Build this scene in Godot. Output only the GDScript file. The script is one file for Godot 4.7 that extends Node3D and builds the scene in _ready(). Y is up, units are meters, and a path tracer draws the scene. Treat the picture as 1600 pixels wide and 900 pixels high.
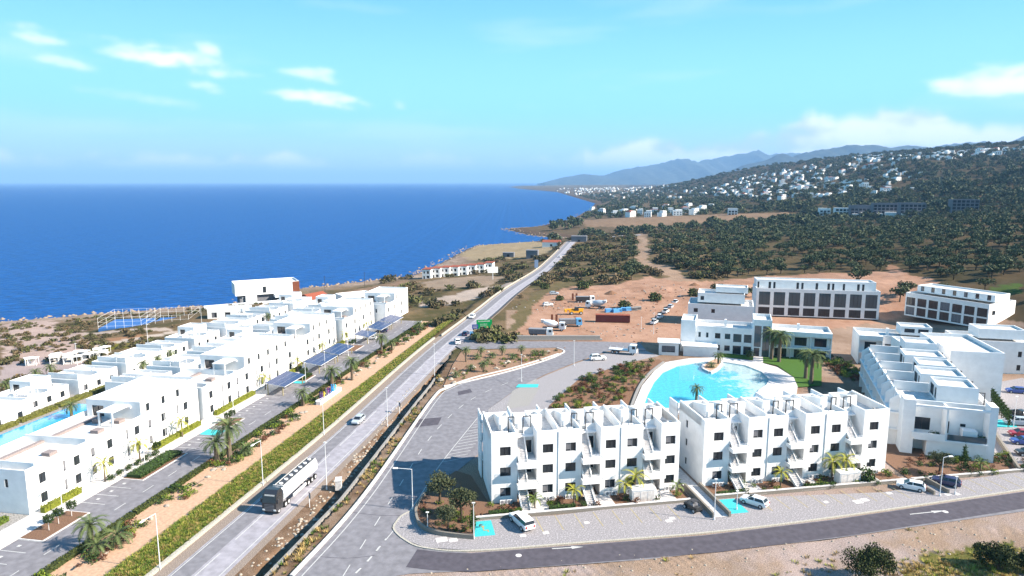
extends Node3D
const SEA := -15.8
var M := {}
var used := {}
var rng := RandomNumberGenerator.new()
var noise := FastNoiseLite.new()
var cache := {}
var RF := Transform3D(Basis(Vector3.UP, deg_to_rad(10)), Vector3(-3.2, 0, -99.9))   # resort frame: x along the front facades, -z to the back
var LF := Transform3D(Basis(Vector3.UP, deg_to_rad(80)), Vector3(-94.6, -2.5, 0))   # row frame: x along the terrace rows, z towards the highway

class MB:
	var v := PackedVector3Array()
	var n := PackedVector3Array()
	var c := PackedColorArray()
	var col := Color(1, 1, 1)
	var usec := false
	func tri(a: Vector3, b: Vector3, d: Vector3):
		var k := (b - a).cross(d - a).normalized()
		v.push_back(a); v.push_back(d); v.push_back(b)
		for i in 3: n.push_back(k)
		if usec:
			for i in 3: c.push_back(col)
	func q(a: Vector3, b: Vector3, d: Vector3, e: Vector3):
		var k := (b - a).cross(d - a)
		if k.length_squared() < 1e-10: k = (d - a).cross(e - a)
		k = k.normalized()
		v.push_back(a); v.push_back(d); v.push_back(b); v.push_back(a); v.push_back(e); v.push_back(d)
		for i in 6: n.push_back(k)
		if usec:
			for i in 6: c.push_back(col)
	func hexa(p: Array):   # 0-3 bottom ring, 4-7 top ring, both anticlockwise from above
		q(p[3], p[2], p[1], p[0]); q(p[4], p[5], p[6], p[7])
		for i in 4: q(p[i], p[(i + 1) % 4], p[4 + (i + 1) % 4], p[4 + i])
	func box(x0: float, x1: float, y0: float, y1: float, z0: float, z1: float):
		hexa([Vector3(x0, y0, z1), Vector3(x1, y0, z1), Vector3(x1, y0, z0), Vector3(x0, y0, z0), Vector3(x0, y1, z1), Vector3(x1, y1, z1), Vector3(x1, y1, z0), Vector3(x0, y1, z0)])
	func obox(t: Transform3D, sx: float, sy: float, sz: float):
		var p := []
		for y in [-sy / 2, sy / 2]:
			for k in [[-1, 1], [1, 1], [1, -1], [-1, -1]]: p.append(t * Vector3(k[0] * sx / 2, y, k[1] * sz / 2))
		hexa(p)
	func frus(x0, x1, z0, z1, y0, ax0, ax1, az0, az1, y1):
		hexa([Vector3(x0, y0, z1), Vector3(x1, y0, z1), Vector3(x1, y0, z0), Vector3(x0, y0, z0), Vector3(ax0, y1, az1), Vector3(ax1, y1, az1), Vector3(ax1, y1, az0), Vector3(ax0, y1, az0)])
	func tube(a: Vector3, b: Vector3, r0: float, r1: float, k := 6, cap := true):
		var d := (b - a).normalized()
		var s := d.cross(Vector3(0.31, 0.17, 0.93) if absf(d.y) > 0.9 else Vector3.UP).normalized()
		var w := s.cross(d)
		for i in k:
			var t0 := TAU * i / k; var t1 := TAU * (i + 1) / k
			var o0 := s * cos(t0) - w * sin(t0); var o1 := s * cos(t1) - w * sin(t1)
			q(a + o0 * r0, a + o1 * r0, b + o1 * r1, b + o0 * r1)
			if cap:
				tri(b, b + o0 * r1, b + o1 * r1); tri(a, a + o1 * r0, a + o0 * r0)
	func loft(rings: Array, closed := true, caps := true):   # rings of points, anticlockwise seen from the last ring
		var k: int = rings[0].size()
		for r in rings.size() - 1:
			for i in (k if closed else k - 1):
				q(rings[r][i], rings[r][(i + 1) % k], rings[r + 1][(i + 1) % k], rings[r + 1][i])
		if caps:
			for i in range(1, k - 1):
				tri(rings[-1][0], rings[-1][i], rings[-1][i + 1]); tri(rings[0][0], rings[0][i + 1], rings[0][i])
	func mesh(m: Material, smooth := false) -> ArrayMesh:
		var am := ArrayMesh.new()
		add(am, m, smooth)
		return am
	func add(am: ArrayMesh, m: Material, smooth := false):
		if v.is_empty(): return
		if smooth:
			var st := SurfaceTool.new()
			st.begin(Mesh.PRIMITIVE_TRIANGLES); st.set_smooth_group(0)
			for i in v.size():
				if usec: st.set_color(c[i])
				st.add_vertex(v[i])
			st.generate_normals(); st.set_material(m); st.commit(am)
			return
		var a := []; a.resize(Mesh.ARRAY_MAX)
		a[Mesh.ARRAY_VERTEX] = v; a[Mesh.ARRAY_NORMAL] = n
		if usec: a[Mesh.ARRAY_COLOR] = c
		am.add_surface_from_arrays(Mesh.PRIMITIVE_TRIANGLES, a)
		am.surface_set_material(am.get_surface_count() - 1, m)

func numbered(b: String) -> String:
	used[b] = used.get(b, -1) + 1
	return b if used[b] == 0 else "%s_%03d" % [b, used[b]]
func part(p: Node, called: String, me: Mesh, at := Vector3.ZERO, turn := 0.0) -> MeshInstance3D:
	var o := MeshInstance3D.new(); o.name = called; o.mesh = me; p.add_child(o, true)
	o.position = at; o.rotation.y = turn
	return o
func thing(called: String, label: String, cat: String, tr: Transform3D, group := "") -> Node3D:
	var o := Node3D.new(); o.name = numbered(called); add_child(o); o.transform = tr
	meta(o, label, cat, group)
	return o
func meta(o: Node, label: String, cat: String, group := ""):
	o.set_meta("label", label); o.set_meta("category", cat)
	if group: o.set_meta("group", group)
func one(called: String, label: String, cat: String, me: Mesh, tr: Transform3D, group := "") -> MeshInstance3D:
	var o := MeshInstance3D.new(); o.name = numbered(called); o.mesh = me; add_child(o); o.transform = tr
	meta(o, label, cat, group)
	return o
func struct(called: String, me: Mesh, tr := Transform3D.IDENTITY) -> MeshInstance3D:
	var o := MeshInstance3D.new(); o.name = numbered(called); o.mesh = me; add_child(o); o.transform = tr
	o.set_meta("kind", "structure")
	return o
func copy(o: Node3D, tr: Transform3D, label: String, group := "") -> Node3D:
	var r: Node3D = o.duplicate(); r.name = numbered(String(o.name).rstrip("_0123456789")); add_child(r); r.transform = tr
	r.set_meta("label", label)
	if group: r.set_meta("group", group)
	return r
func at(x: float, y: float, z: float, turn := 0.0, s := 1.0) -> Transform3D:
	return Transform3D(Basis(Vector3.UP, deg_to_rad(turn)).scaled(Vector3.ONE * s), Vector3(x, y, z))
func inR(a: float, b: float, y := 0.0, turn := 0.0) -> Transform3D:
	return RF * at(a, y, -b, turn)
func inL(u: float, w: float, y := 0.0, turn := 0.0) -> Transform3D:
	return LF * at(u, y, w, turn)
const ORD := ["first", "second", "third", "fourth", "fifth", "sixth", "seventh", "eighth", "ninth", "tenth", "eleventh", "twelfth", "thirteenth", "fourteenth", "fifteenth", "sixteenth", "seventeenth", "eighteenth", "nineteenth", "twentieth", "twenty-first", "twenty-second", "twenty-third"]
func rf(a: float, b: float) -> float: return rng.randf_range(a, b)

# ---------- materials
func ntex(sz: int, freq: float, lo: float, hi: float, oct := 4, kind := FastNoiseLite.TYPE_SIMPLEX_SMOOTH, sd := 1) -> ImageTexture:
	var f := FastNoiseLite.new(); f.seed = sd; f.frequency = freq; f.noise_type = kind; f.fractal_octaves = oct
	var im := f.get_seamless_image(sz, sz)
	im.convert(Image.FORMAT_L8)
	var d := im.get_data()
	for i in d.size(): d[i] = int(clampf(lerpf(lo, hi, d[i] / 255.0), 0, 1) * 255)
	var r := Image.create_from_data(sz, sz, false, Image.FORMAT_L8, d)
	r.convert(Image.FORMAT_RGB8)
	r.generate_mipmaps()
	return ImageTexture.create_from_image(r)
func mat(called: String, lin: Color, rough := 0.9, tex: Texture2D = null, metres := 4.0, spec := 0.3) -> StandardMaterial3D:
	var m := StandardMaterial3D.new()
	m.albedo_color = lin.linear_to_srgb(); m.roughness = rough; m.metallic_specular = spec
	if tex:
		m.albedo_texture = tex; m.uv1_triplanar = true; m.uv1_world_triplanar = true; m.uv1_scale = Vector3.ONE / metres
	M[called] = m
	return m
func materials():
	var t1 := ntex(512, 0.012, 0.78, 1.0, 5)
	var t4 := ntex(1024, 0.012, 0.82, 1.0, 8, FastNoiseLite.TYPE_SIMPLEX_SMOOTH, 14)
	var t2 := ntex(512, 0.03, 0.55, 1.0, 4, FastNoiseLite.TYPE_SIMPLEX_SMOOTH, 4)
	var t3 := ntex(512, 0.05, 0.45, 1.0, 3, FastNoiseLite.TYPE_CELLULAR, 7)
	var plaster := ntex(512, 0.008, 0.93, 1.0, 5, FastNoiseLite.TYPE_SIMPLEX_SMOOTH, 9)
	mat("white", Color(0.80, 0.80, 0.80), 0.85, plaster, 9.0)
	mat("roof", Color(0.66, 0.65, 0.64), 0.95, t1, 7.0)
	mat("terrace", Color(0.60, 0.58, 0.58), 0.9, t1, 5.0)
	mat("conc", Color(0.42, 0.40, 0.38), 0.95, t2, 3.0)
	mat("glass", Color(0.022, 0.028, 0.034), 0.08, null, 1, 0.5)
	mat("tint", Color(0.05, 0.075, 0.09), 0.06, null, 1, 0.6)
	mat("frame", Color(0.03, 0.03, 0.035), 0.5)
	mat("blind", Color(0.20, 0.20, 0.22), 0.7)
	mat("asphalt", Color(0.215, 0.208, 0.228), 0.92, t4, 21.0)
	mat("asphalt_old", Color(0.34, 0.325, 0.36), 0.92, t4, 26.0)
	mat("asphalt_dark", Color(0.092, 0.084, 0.102), 0.92, t4, 17.0)
	mat("paint", Color(0.75, 0.75, 0.74), 0.8, t2, 2.0)
	mat("yellow_paint", Color(0.72, 0.60, 0.30), 0.8, t3, 1.5)
	mat("turq", Color(0.06, 0.52, 0.56), 0.7, t1, 2.0)
	mat("paving", Color(0.44, 0.415, 0.43), 0.9, ntex(1024, 0.05, 0.58, 1.0, 4, FastNoiseLite.TYPE_CELLULAR, 17), 11.0)
	mat("roofstrip", Color(0.42, 0.35, 0.34), 0.95, t2, 3.0)
	mat("court_paving", Color(0.44, 0.42, 0.40), 0.9, t2, 5.0)
	mat("walk", Color(0.66, 0.63, 0.62), 0.9, t1, 4.0)
	mat("kerb", Color(0.62, 0.58, 0.50), 0.9, t2, 3.0)
	mat("rubble", Color(0.42, 0.38, 0.33), 0.95, t3, 1.6)
	mat("soil", Color(0.27, 0.155, 0.10), 1.0, t2, 3.0)
	mat("bedsoil", Color(0.40, 0.245, 0.16), 1.0, t2, 5.0)
	mat("redsoil", Color(0.30, 0.165, 0.10), 1.0, t2, 6.0)
	mat("sandpath", Color(0.52, 0.34, 0.23), 1.0, t4, 9.0)
	mat("gravel", Color(0.46, 0.37, 0.31), 1.0, t3, 3.0)
	mat("lawn", Color(0.085, 0.19, 0.03), 1.0, t2, 2.5)
	mat("grassbank", Color(0.17, 0.21, 0.045), 1.0, t2, 2.0)
	mat("rock", Color(0.55, 0.48, 0.40), 0.95, t2, 1.5)
	mat("trunk", Color(0.16, 0.12, 0.085), 1.0, t3, 0.8)
	mat("palmtrunk", Color(0.28, 0.22, 0.16), 1.0, t3, 0.5)
	mat("metal", Color(0.62, 0.63, 0.65), 0.45)
	mat("darkmetal", Color(0.05, 0.05, 0.055), 0.5)
	mat("tyre", Color(0.02, 0.02, 0.02), 0.9)
	mat("rim", Color(0.45, 0.45, 0.47), 0.4)
	mat("lampglass", Color(0.8, 0.8, 0.78), 0.3)
	mat("redlamp", Color(0.35, 0.02, 0.02), 0.3)
	mat("solar", Color(0.02, 0.04, 0.115), 0.3, null, 1, 0.4)
	mat("wood", Color(0.26, 0.085, 0.045), 0.8, t2, 1.0)
	mat("stoneclad", Color(0.33, 0.27, 0.20), 0.95, t3, 1.5)
	mat("redroof", Color(0.42, 0.12, 0.07), 0.9, t2, 2.0)
	mat("container", Color(0.17, 0.045, 0.04), 0.7, t1, 3.0)
	mat("yellow", Color(0.75, 0.36, 0.02), 0.5)
	mat("bluepaint", Color(0.10, 0.30, 0.55), 0.6)
	mat("banner", Color(0.13, 0.19, 0.30), 0.6)
	mat("green_sign", Color(0.0, 0.20, 0.055), 0.5)
	mat("blue_sign", Color(0.02, 0.05, 0.22), 0.5)
	mat("greyblock", Color(0.20, 0.205, 0.23), 0.9, t1, 4.0)
	mat("poolfloor", Color(0.03, 0.50, 0.66), 0.7, t1, 8.0)
	M.poolfloor.vertex_color_use_as_albedo = true; M.poolfloor.albedo_color = Color.WHITE
	mat("poolblue", Color(0.02, 0.36, 0.72), 0.15, t1, 8.0, 0.5)
	mat("court", Color(0.05, 0.16, 0.42), 0.8, t1, 3.0)
	mat("net", Color(0.5, 0.53, 0.56), 0.6)
	for k in [["leaf", 0.0], ["frond", 0.0]]:
		var m: StandardMaterial3D = mat(k[0], Color(1, 1, 1), 0.75, null, 1, 0.25)
		m.vertex_color_use_as_albedo = true; m.cull_mode = BaseMaterial3D.CULL_DISABLED
	var g: StandardMaterial3D = mat("ground", Color(1, 1, 1), 1.0, t2, 3.5, 0.1)
	g.vertex_color_use_as_albedo = true
	var w := StandardMaterial3D.new(); w.albedo_color = Color(0.6, 0.9, 1.0, 0.14); w.transparency = BaseMaterial3D.TRANSPARENCY_ALPHA; w.roughness = 0.05
	M["water"] = w
	var s := mat("sea", Color(0.004, 0.075, 0.30), 0.42, null, 1, 0.22)
	var nf := FastNoiseLite.new(); nf.frequency = 0.02; nf.fractal_octaves = 5; nf.seed = 3
	var ni := nf.get_seamless_image(512, 512); ni.convert(Image.FORMAT_RGBA8); ni.bump_map_to_normal_map(6.0); ni.generate_mipmaps()
	s.normal_enabled = true; s.normal_texture = ImageTexture.create_from_image(ni); s.normal_scale = 1.0
	s.albedo_texture = ntex(1024, 0.006, 0.72, 1.0, 5, FastNoiseLite.TYPE_SIMPLEX_SMOOTH, 21)
	s.uv1_triplanar = true; s.uv1_world_triplanar = true; s.uv1_scale = Vector3(1 / 90.0, 1 / 90.0, 1 / 40.0)
	for k in [["car_white", Color(0.74, 0.75, 0.77)], ["car_silver", Color(0.38, 0.42, 0.47)], ["car_blue", Color(0.02, 0.06, 0.26)], ["car_darkblue", Color(0.02, 0.03, 0.09)], ["car_red", Color(0.28, 0.015, 0.03)], ["car_black", Color(0.018, 0.018, 0.02)]]:
		var m: StandardMaterial3D = mat(k[0], k[1], 0.3, null, 1, 0.5)
		m.clearcoat_enabled = true; m.clearcoat = 0.6

# ---------- terrain height
var COAST: Array = [[-6000, -60], [-1200, -190], [-600, -262], [-330, -296], [-241, -313], [-200, -337], [-154, -358], [-136, -408], [-105, -436], [-71, -470], [-55, -580], [-40, -697], [41, -760], [60, -800], [20, -850], [-9, -955], [30, -985], [100, -1180], [180, -1600], [255, -2091], [270, -3000], [291, -4456], [60, -6500], [0, -7929], [-200, -11000], [-1500, -16000], [-3000, -30000]]
var CUR: Array = [[-40, -26], [0, -15.8], [5, -14.3], [30, -12.3], [70, -9], [110, -5], [150, -2], [220, 3], [300, 13], [450, 44], [700, 105], [1000, 145], [1700, 185], [3000, 215], [9000, 300]]
var KERB: Array = [[-34, -50], [-28.1, -80.3], [-23.6, -102.8], [-18.3, -151.4], [-16.6, -165], [-14.5, -200], [-8, -215], [0, -235]]
func coast_distance(X: float, Z: float) -> float:
	var best := 1e18; var sg := 1.0
	for i in COAST.size() - 1:
		var ax: float = COAST[i][0]; var az: float = COAST[i][1]
		var dx: float = COAST[i + 1][0] - ax; var dz: float = COAST[i + 1][1] - az
		var t := clampf(((X - ax) * dx + (Z - az) * dz) / (dx * dx + dz * dz), 0, 1)
		var ex := X - ax - t * dx; var ez := Z - az - t * dz
		var d := ex * ex + ez * ez
		if d < best - 1e-9:
			best = d; sg = 1.0 if dx * ez - dz * ex > 0 else -1.0
	return sg * sqrt(best)
func curve(d: float) -> float:
	if d <= CUR[0][0]: return CUR[0][1]
	for i in CUR.size() - 1:
		if d < CUR[i + 1][0]: return lerpf(CUR[i][1], CUR[i + 1][1], (d - CUR[i][0]) / (CUR[i + 1][0] - CUR[i][0]))
	return CUR[-1][1]
func kerb_x(Z: float) -> float:
	for i in KERB.size() - 1:
		if Z >= KERB[i + 1][1]: return lerpf(KERB[i][0], KERB[i + 1][0], (Z - KERB[i][1]) / (KERB[i + 1][1] - KERB[i][1]))
	return KERB[-1][0] + 0.25 * (-235 - Z)
func ramp(u: float) -> float: return -2.5 + 2.5 * smoothstep(130, 235, u)
func road_y(u: float) -> float:
	if u < 290: return ramp(u)
	return lerpf(0, -5.8, smoothstep(290, 470, u)) + 1.2 * smoothstep(520, 640, u)
func height(X: float, Z: float, dc := 1e9) -> float:
	if dc > 1e8: dc = coast_distance(X, Z)
	var n := curve(dc)
	if n > 0: n *= (0.5 + 0.5 * smoothstep(500, 2000, -Z)) * (1 - 0.93 * smoothstep(2600, 4600, -Z))
	var u := (X + 94.6) * 0.17365 - Z * 0.98481
	var w := (X + 94.6) * 0.98481 + Z * 0.17365
	var rough := noise.get_noise_2d(X, Z) * clampf(0.5 + dc * 0.004, 0.3, 9) + noise.get_noise_2d(X * 6, Z * 6) * 0.5
	if dc < 40: rough *= 0.8
	n += rough
	var q := kerb_x(Z) - X
	var hl := lerpf(-2.5, ramp(u), smoothstep(25, 31, w))
	var h := 0.0
	if q > 0:
		if hl < -0.4:
			if q < 3.5: h = -0.08 * q
			else: h = lerpf(hl - 1.1, hl, smoothstep(6.0, 8.0, q + noise.get_noise_2d(X * 9, Z * 9) * 1.6))
		else: h = hl * minf(q / 4, 1.0)
	var fb := (X + 3.2) * -0.17365 - (Z + 99.9) * 0.98481
	if fb < -16.5 and X > -16 and fb > -30:
		var band := smoothstep(-18.2, -18.8, fb) * smoothstep(-21.6, -21.0, fb) * smoothstep(-14, -4, X) * (1 - smoothstep(30, 45, X))
		h += band * (0.05 + 0.05 * noise.get_noise_2d(X * 8, Z * 8)) * sin(X * 5.0 + fb * 3.5 + noise.get_noise_2d(X * 3, Z * 3) * 9.0)
	if Z > -92 and X > -12 and w > 0: h += (noise.get_noise_2d(X * 7, Z * 7) * 0.22 + noise.get_noise_2d(X * 2, Z * 2) * 0.5) * smoothstep(-16.6, -21, (X + 3.2) * -0.17365 - (Z + 99.9) * 0.98481)
	var pw := smoothstep(-120, -64, w) * (1 - smoothstep(190, 250, w)) * (1 - smoothstep(275, 330, u))
	h = lerpf(n, h - 0.04, pw)
	if u > 285 and u < 640: h = lerpf(road_y(u) - 0.12, h, smoothstep(6, 13, absf(w - 38.5)))
	return h

# ---------- ground colours: what lies on the ground where (soil, sand, scrub, fields)
var PATCH: Array = []
func patches():
	PATCH = [
		[[Vector2(0, -215),Vector2(7.4, -255.8),Vector2(14.2, -297.3),Vector2(33.4, -333),Vector2(49.3, -323),Vector2(71.7, -358.5),Vector2(82.7, -333.6),Vector2(124, -342.7),Vector2(188.8, -330.8),Vector2(188.3, -295),Vector2(170.3, -261.8),Vector2(140.2, -242.9),Vector2(96.6, -222.5),Vector2(50.5, -200.4),Vector2(38.8, -200.4),Vector2(29.4, -209.4)], Color(0.60, 0.37, 0.265), Color(0.42, 0.235, 0.155)],
		[[Vector2(134.8, -744.2),Vector2(141.2, -726.6),Vector2(102, -503.3),Vector2(87.4, -432.3),Vector2(95.8, -403.2),Vector2(92.1, -347.9),Vector2(94, -317.8),Vector2(67.6, -307.6),Vector2(71.2, -336.3),Vector2(82.6, -355.6),Vector2(79.9, -429.5),Vector2(95.3, -508.6)], Color(0.46, 0.33, 0.24), Color(0.40, 0.27, 0.19)],
		[[Vector2(211.1, -387),Vector2(195.6, -342.9),Vector2(174.5, -281.3),Vector2(167, -277.5),Vector2(185.2, -332.8)], Color(0.40, 0.235, 0.155), Color(0.33, 0.18, 0.11)],
		[[Vector2(-49.3, -612.4),Vector2(-27.5, -726.5),Vector2(26.4, -736.8),Vector2(38.4, -597.7),Vector2(25.5, -538.1),Vector2(0, -531),Vector2(-30.8, -540.6)], Color(0.46, 0.36, 0.23), Color(0.38, 0.29, 0.18)],
		[[Vector2(110.2, -1116.3),Vector2(194.8, -1036.9),Vector2(368.4, -902.4),Vector2(346, -836.9),Vector2(234.1, -829.3),Vector2(144.2, -850.8),Vector2(96.1, -887.2)], Color(0.36, 0.245, 0.165), Color(0.30, 0.20, 0.13)],
		[[Vector2(-54.9, -411.2),Vector2(-22.9, -436.4),Vector2(-3.9, -408.7),Vector2(-11.8, -353.1),Vector2(-32.8, -343.7),Vector2(-43.4, -333.8)], Color(0.42, 0.32, 0.235), Color(0.36, 0.26, 0.19)],
		[[Vector2(-40.7, -303.2),Vector2(-19.3, -337.3),Vector2(0, -357.1),Vector2(3.9, -341.4),Vector2(-11.8, -308.5),Vector2(-30.2, -285.9),Vector2(-38, -283)], Color(0.58, 0.47, 0.40), Color(0.50, 0.40, 0.33)],
		[[Vector2(-219.9, -285.3),Vector2(-154.1, -198.5),Vector2(-140.5, -198.2),Vector2(-132.5, -210.4),Vector2(-158.5, -247),Vector2(-213.5, -306.1),Vector2(-228.1, -303.8)], Color(0.62, 0.47, 0.41), Color(0.52, 0.38, 0.33)],
		[[Vector2(-150.5, -193.6),Vector2(-142.4, -198.2),Vector2(-121, -196.3),Vector2(-113.1, -178.4),Vector2(-120.8, -166.9),Vector2(-124.7, -159.1)], Color(0.50, 0.41, 0.40), Color(0.42, 0.34, 0.33)],
		[[Vector2(-148.6, -191.2),Vector2(-148.7, -201.7),Vector2(-156, -218.4),Vector2(-164, -240.9),Vector2(-163.4, -252.8),Vector2(-123.2, -241.1),Vector2(-121.5, -237.6),Vector2(-153.9, -238.7),Vector2(-154.6, -228.5),Vector2(-149.3, -211.7),Vector2(-144.2, -198.1),Vector2(-145.6, -187.1)], Color(0.62, 0.50, 0.42), Color(0.55, 0.43, 0.36)],
		[[Vector2(-139, -207.9),Vector2(-136.3, -216.7),Vector2(-126.5, -229.8),Vector2(-116.6, -242.1),Vector2(-114.1, -237.6),Vector2(-123.2, -224.6),Vector2(-133.6, -212.2),Vector2(-135.9, -203.7)], Color(0.66, 0.56, 0.48), Color(0.58, 0.47, 0.39)],
		[[Vector2(-136.1, -210.4),Vector2(-127.1, -219.1),Vector2(-123.1, -213.8),Vector2(-128.9, -204.5)], Color(0.16, 0.17, 0.03), Color(0.26, 0.22, 0.05)],
		[[Vector2(-138.7, -226.1),Vector2(-132.9, -231.5),Vector2(-126.9, -229.8),Vector2(-128.2, -222.9),Vector2(-133.2, -219.4)], Color(0.46, 0.26, 0.15), Color(0.36, 0.2, 0.12)],
		[[Vector2(4.7, -243.8),Vector2(14.2, -297.3),Vector2(34.9, -348.9),Vector2(23.7, -354.8),Vector2(4.1, -284.7),Vector2(-2.1, -222.5),Vector2(0, -215)], Color(0.15, 0.13, 0.06), Color(0.24, 0.18, 0.10)],
		[[Vector2(186.2, -263.5),Vector2(202.2, -268.4),Vector2(189.8, -248.3),Vector2(181.7, -250)], Color(0.09, 0.15, 0.035), Color(0.12, 0.15, 0.05)],
		[[Vector2(51.8, -83.3),Vector2(60.3, -87.2),Vector2(71.7, -88.4),Vector2(65.8, -80.4),Vector2(49.3, -80.4)], Color(0.34, 0.25, 0.10), Color(0.10, 0.13, 0.03)],
		[[Vector2(-115, -238.6),Vector2(-116.7, -276.3),Vector2(-101.7, -286.6),Vector2(-109.6, -346.8),Vector2(-93.2, -375.2),Vector2(-65.9, -432.3),Vector2(-57, -412.6),Vector2(-74.8, -325.4),Vector2(-76.2, -283.6),Vector2(-81.3, -256),Vector2(-106, -233.6)], Color(0.40, 0.26, 0.18), Color(0.26, 0.18, 0.12)]]
	for p in PATCH:
		var a := PackedVector2Array()
		for k in p[0]: a.push_back(k)
		var r := Rect2(a[0], Vector2.ZERO)
		for k in a: r = r.expand(k)
		p[0] = a; p.append(r.grow(3))
func on_patch(X: float, Z: float, margin: float) -> bool:
	for p in PATCH:
		for o in [Vector2.ZERO, Vector2(margin, 0), Vector2(-margin, 0), Vector2(0, margin * 2)]:
			var pt: Vector2 = Vector2(X, Z) + o
			if p[3].has_point(pt) and Geometry2D.is_point_in_polygon(pt, p[0]): return true
	return false
func ground_color(X: float, Z: float, dc: float) -> Color:
	var n1 := noise.get_noise_2d(X * 3 + 400, Z * 3) ; var n2 := noise.get_noise_2d(X * 0.7, Z * 0.7 + 900); var n3 := noise.get_noise_2d(X * 16, Z * 16 + 70) + 0.6 * noise.get_noise_2d(X * 45, Z * 45)
	var w := (X + 94.6) * 0.98481 + Z * 0.17365
	var jx := n1 * 2.5; var jz := n3 * 2.0
	var far := smoothstep(150, 600, -Z)
	for p in PATCH:
		var pt := Vector2(X + jx * (1 + far * 2), Z + jz * (1 + far * 4))
		if p[3].has_point(pt) and Geometry2D.is_point_in_polygon(pt, p[0]):
			return p[1].lerp(p[2], clampf(0.5 + n1 * 0.7 + n3 * 0.5, 0, 1))
	var dry := Color(0.25, 0.175, 0.105); var olive := Color(0.105, 0.095, 0.045); var dark := Color(0.075, 0.068, 0.036)
	var c := dry.lerp(olive, clampf(0.5 + n1 * 1.4 + n3 * 0.4, 0, 1))
	if Z > -135 and X > -16: c = Color(0.47, 0.375, 0.345).lerp(Color(0.40, 0.29, 0.215), clampf(0.5 + n1 * 1.2 + n3 * 0.6, 0, 1))
	elif X > -2 and Z > -262 and X < 165: c = Color(0.46, 0.33, 0.25).lerp(Color(0.33, 0.22, 0.155), clampf(0.5 + n1 * 1.2 + n3 * 0.6, 0, 1))
	elif dc > 190 and w > 45: c = c.lerp(dark.lerp(Color(0.15, 0.10, 0.06), clampf(0.4 + n1 + n2 * 0.6, 0, 1)), smoothstep(190, 300, dc) * 0.85)
	if dc < 45: c = c.lerp(Color(0.47, 0.36, 0.29).lerp(Color(0.33, 0.24, 0.18), clampf(0.5 + n1 + n3, 0, 1)).lerp(Color(0.15, 0.105, 0.075), smoothstep(550, 800, -Z)), 1 - smoothstep(12, 45, dc))
	if Z < -650 and dc > 20 and dc < 200: c = c.lerp(Color(0.13, 0.105, 0.065).lerp(Color(0.22, 0.15, 0.10), clampf(0.5 + n1 * 1.5, 0, 1)), 0.7)
	var q := kerb_x(Z) - X
	if q > -1 and q < 14 and Z > -185: c = Color(0.40, 0.28, 0.20).lerp(Color(0.22, 0.14, 0.09), clampf(0.5 + n1 + n3, 0, 1))
	if dc < 5: c = c.lerp(Color(0.14, 0.11, 0.09), 0.7)
	return c
func terrain():
	var na := 480; var nr := 592; var a0 := deg_to_rad(-48); var da := deg_to_rad(0.2)
	var W := na + 1
	var pos := PackedVector3Array(); pos.resize(W * nr)
	var cols := PackedColorArray(); cols.resize(W * nr)
	var dcs := PackedFloat32Array(); dcs.resize(W * nr)
	var rad := PackedFloat32Array()
	for j in nr: rad.push_back(44 * pow(1.009, j))
	for j in range(0, nr, 3):
		for i in range(0, W, 3):
			var g := a0 + da * i
			dcs[j * W + i] = coast_distance(sin(g) * rad[j], -cos(g) * rad[j])
	for j in nr:
		var j0 := j - j % 3
		for i in W:
			if j % 3 == 0 and i % 3 == 0: continue
			var i0 := i - i % 3
			var j1 := mini(j0 + 3, nr - 1); var i1 := mini(i0 + 3, na)
			var fj := (j % 3) / 3.0; var fi := (i % 3) / 3.0
			dcs[j * W + i] = lerpf(lerpf(dcs[j0 * W + i0], dcs[j0 * W + i1], fi), lerpf(dcs[j1 * W + i0], dcs[j1 * W + i1], fi), fj)
	for j in nr:
		for i in W:
			var g := a0 + da * i; var k := j * W + i
			var X := sin(g) * rad[j]; var Z := -cos(g) * rad[j]
			pos[k] = Vector3(X, maxf(height(X, Z, dcs[k]), -24), Z)
			cols[k] = ground_color(X, Z, dcs[k])
	var idx := PackedInt32Array(); var nor := PackedVector3Array(); nor.resize(W * nr)
	for j in nr - 1:
		for i in na:
			var k := j * W + i
			if dcs[k] < -25 and dcs[k + 1] < -25 and dcs[k + W] < -25 and dcs[k + W + 1] < -25: continue
			idx.append_array([k, k + W, k + 1, k + 1, k + W, k + W + 1])
	for j in nr:
		for i in W:
			var e := pos[j * W + mini(i + 1, na)] - pos[j * W + maxi(i - 1, 0)]
			var s := pos[mini(j + 1, nr - 1) * W + i] - pos[maxi(j - 1, 0) * W + i]
			nor[j * W + i] = e.cross(s).normalized()
	var a := []; a.resize(Mesh.ARRAY_MAX)
	a[Mesh.ARRAY_VERTEX] = pos; a[Mesh.ARRAY_NORMAL] = nor; a[Mesh.ARRAY_COLOR] = cols; a[Mesh.ARRAY_INDEX] = idx
	var am := ArrayMesh.new(); am.add_surface_from_arrays(Mesh.PRIMITIVE_TRIANGLES, a); am.surface_set_material(0, M.ground)
	struct("ground", am)
	# the sea
	var b := MB.new()
	b.q(Vector3(-60000, SEA, 2000), Vector3(60000, SEA, 2000), Vector3(60000, SEA, -70000), Vector3(-60000, SEA, -70000))
	struct("sea", b.mesh(M.sea))
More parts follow.
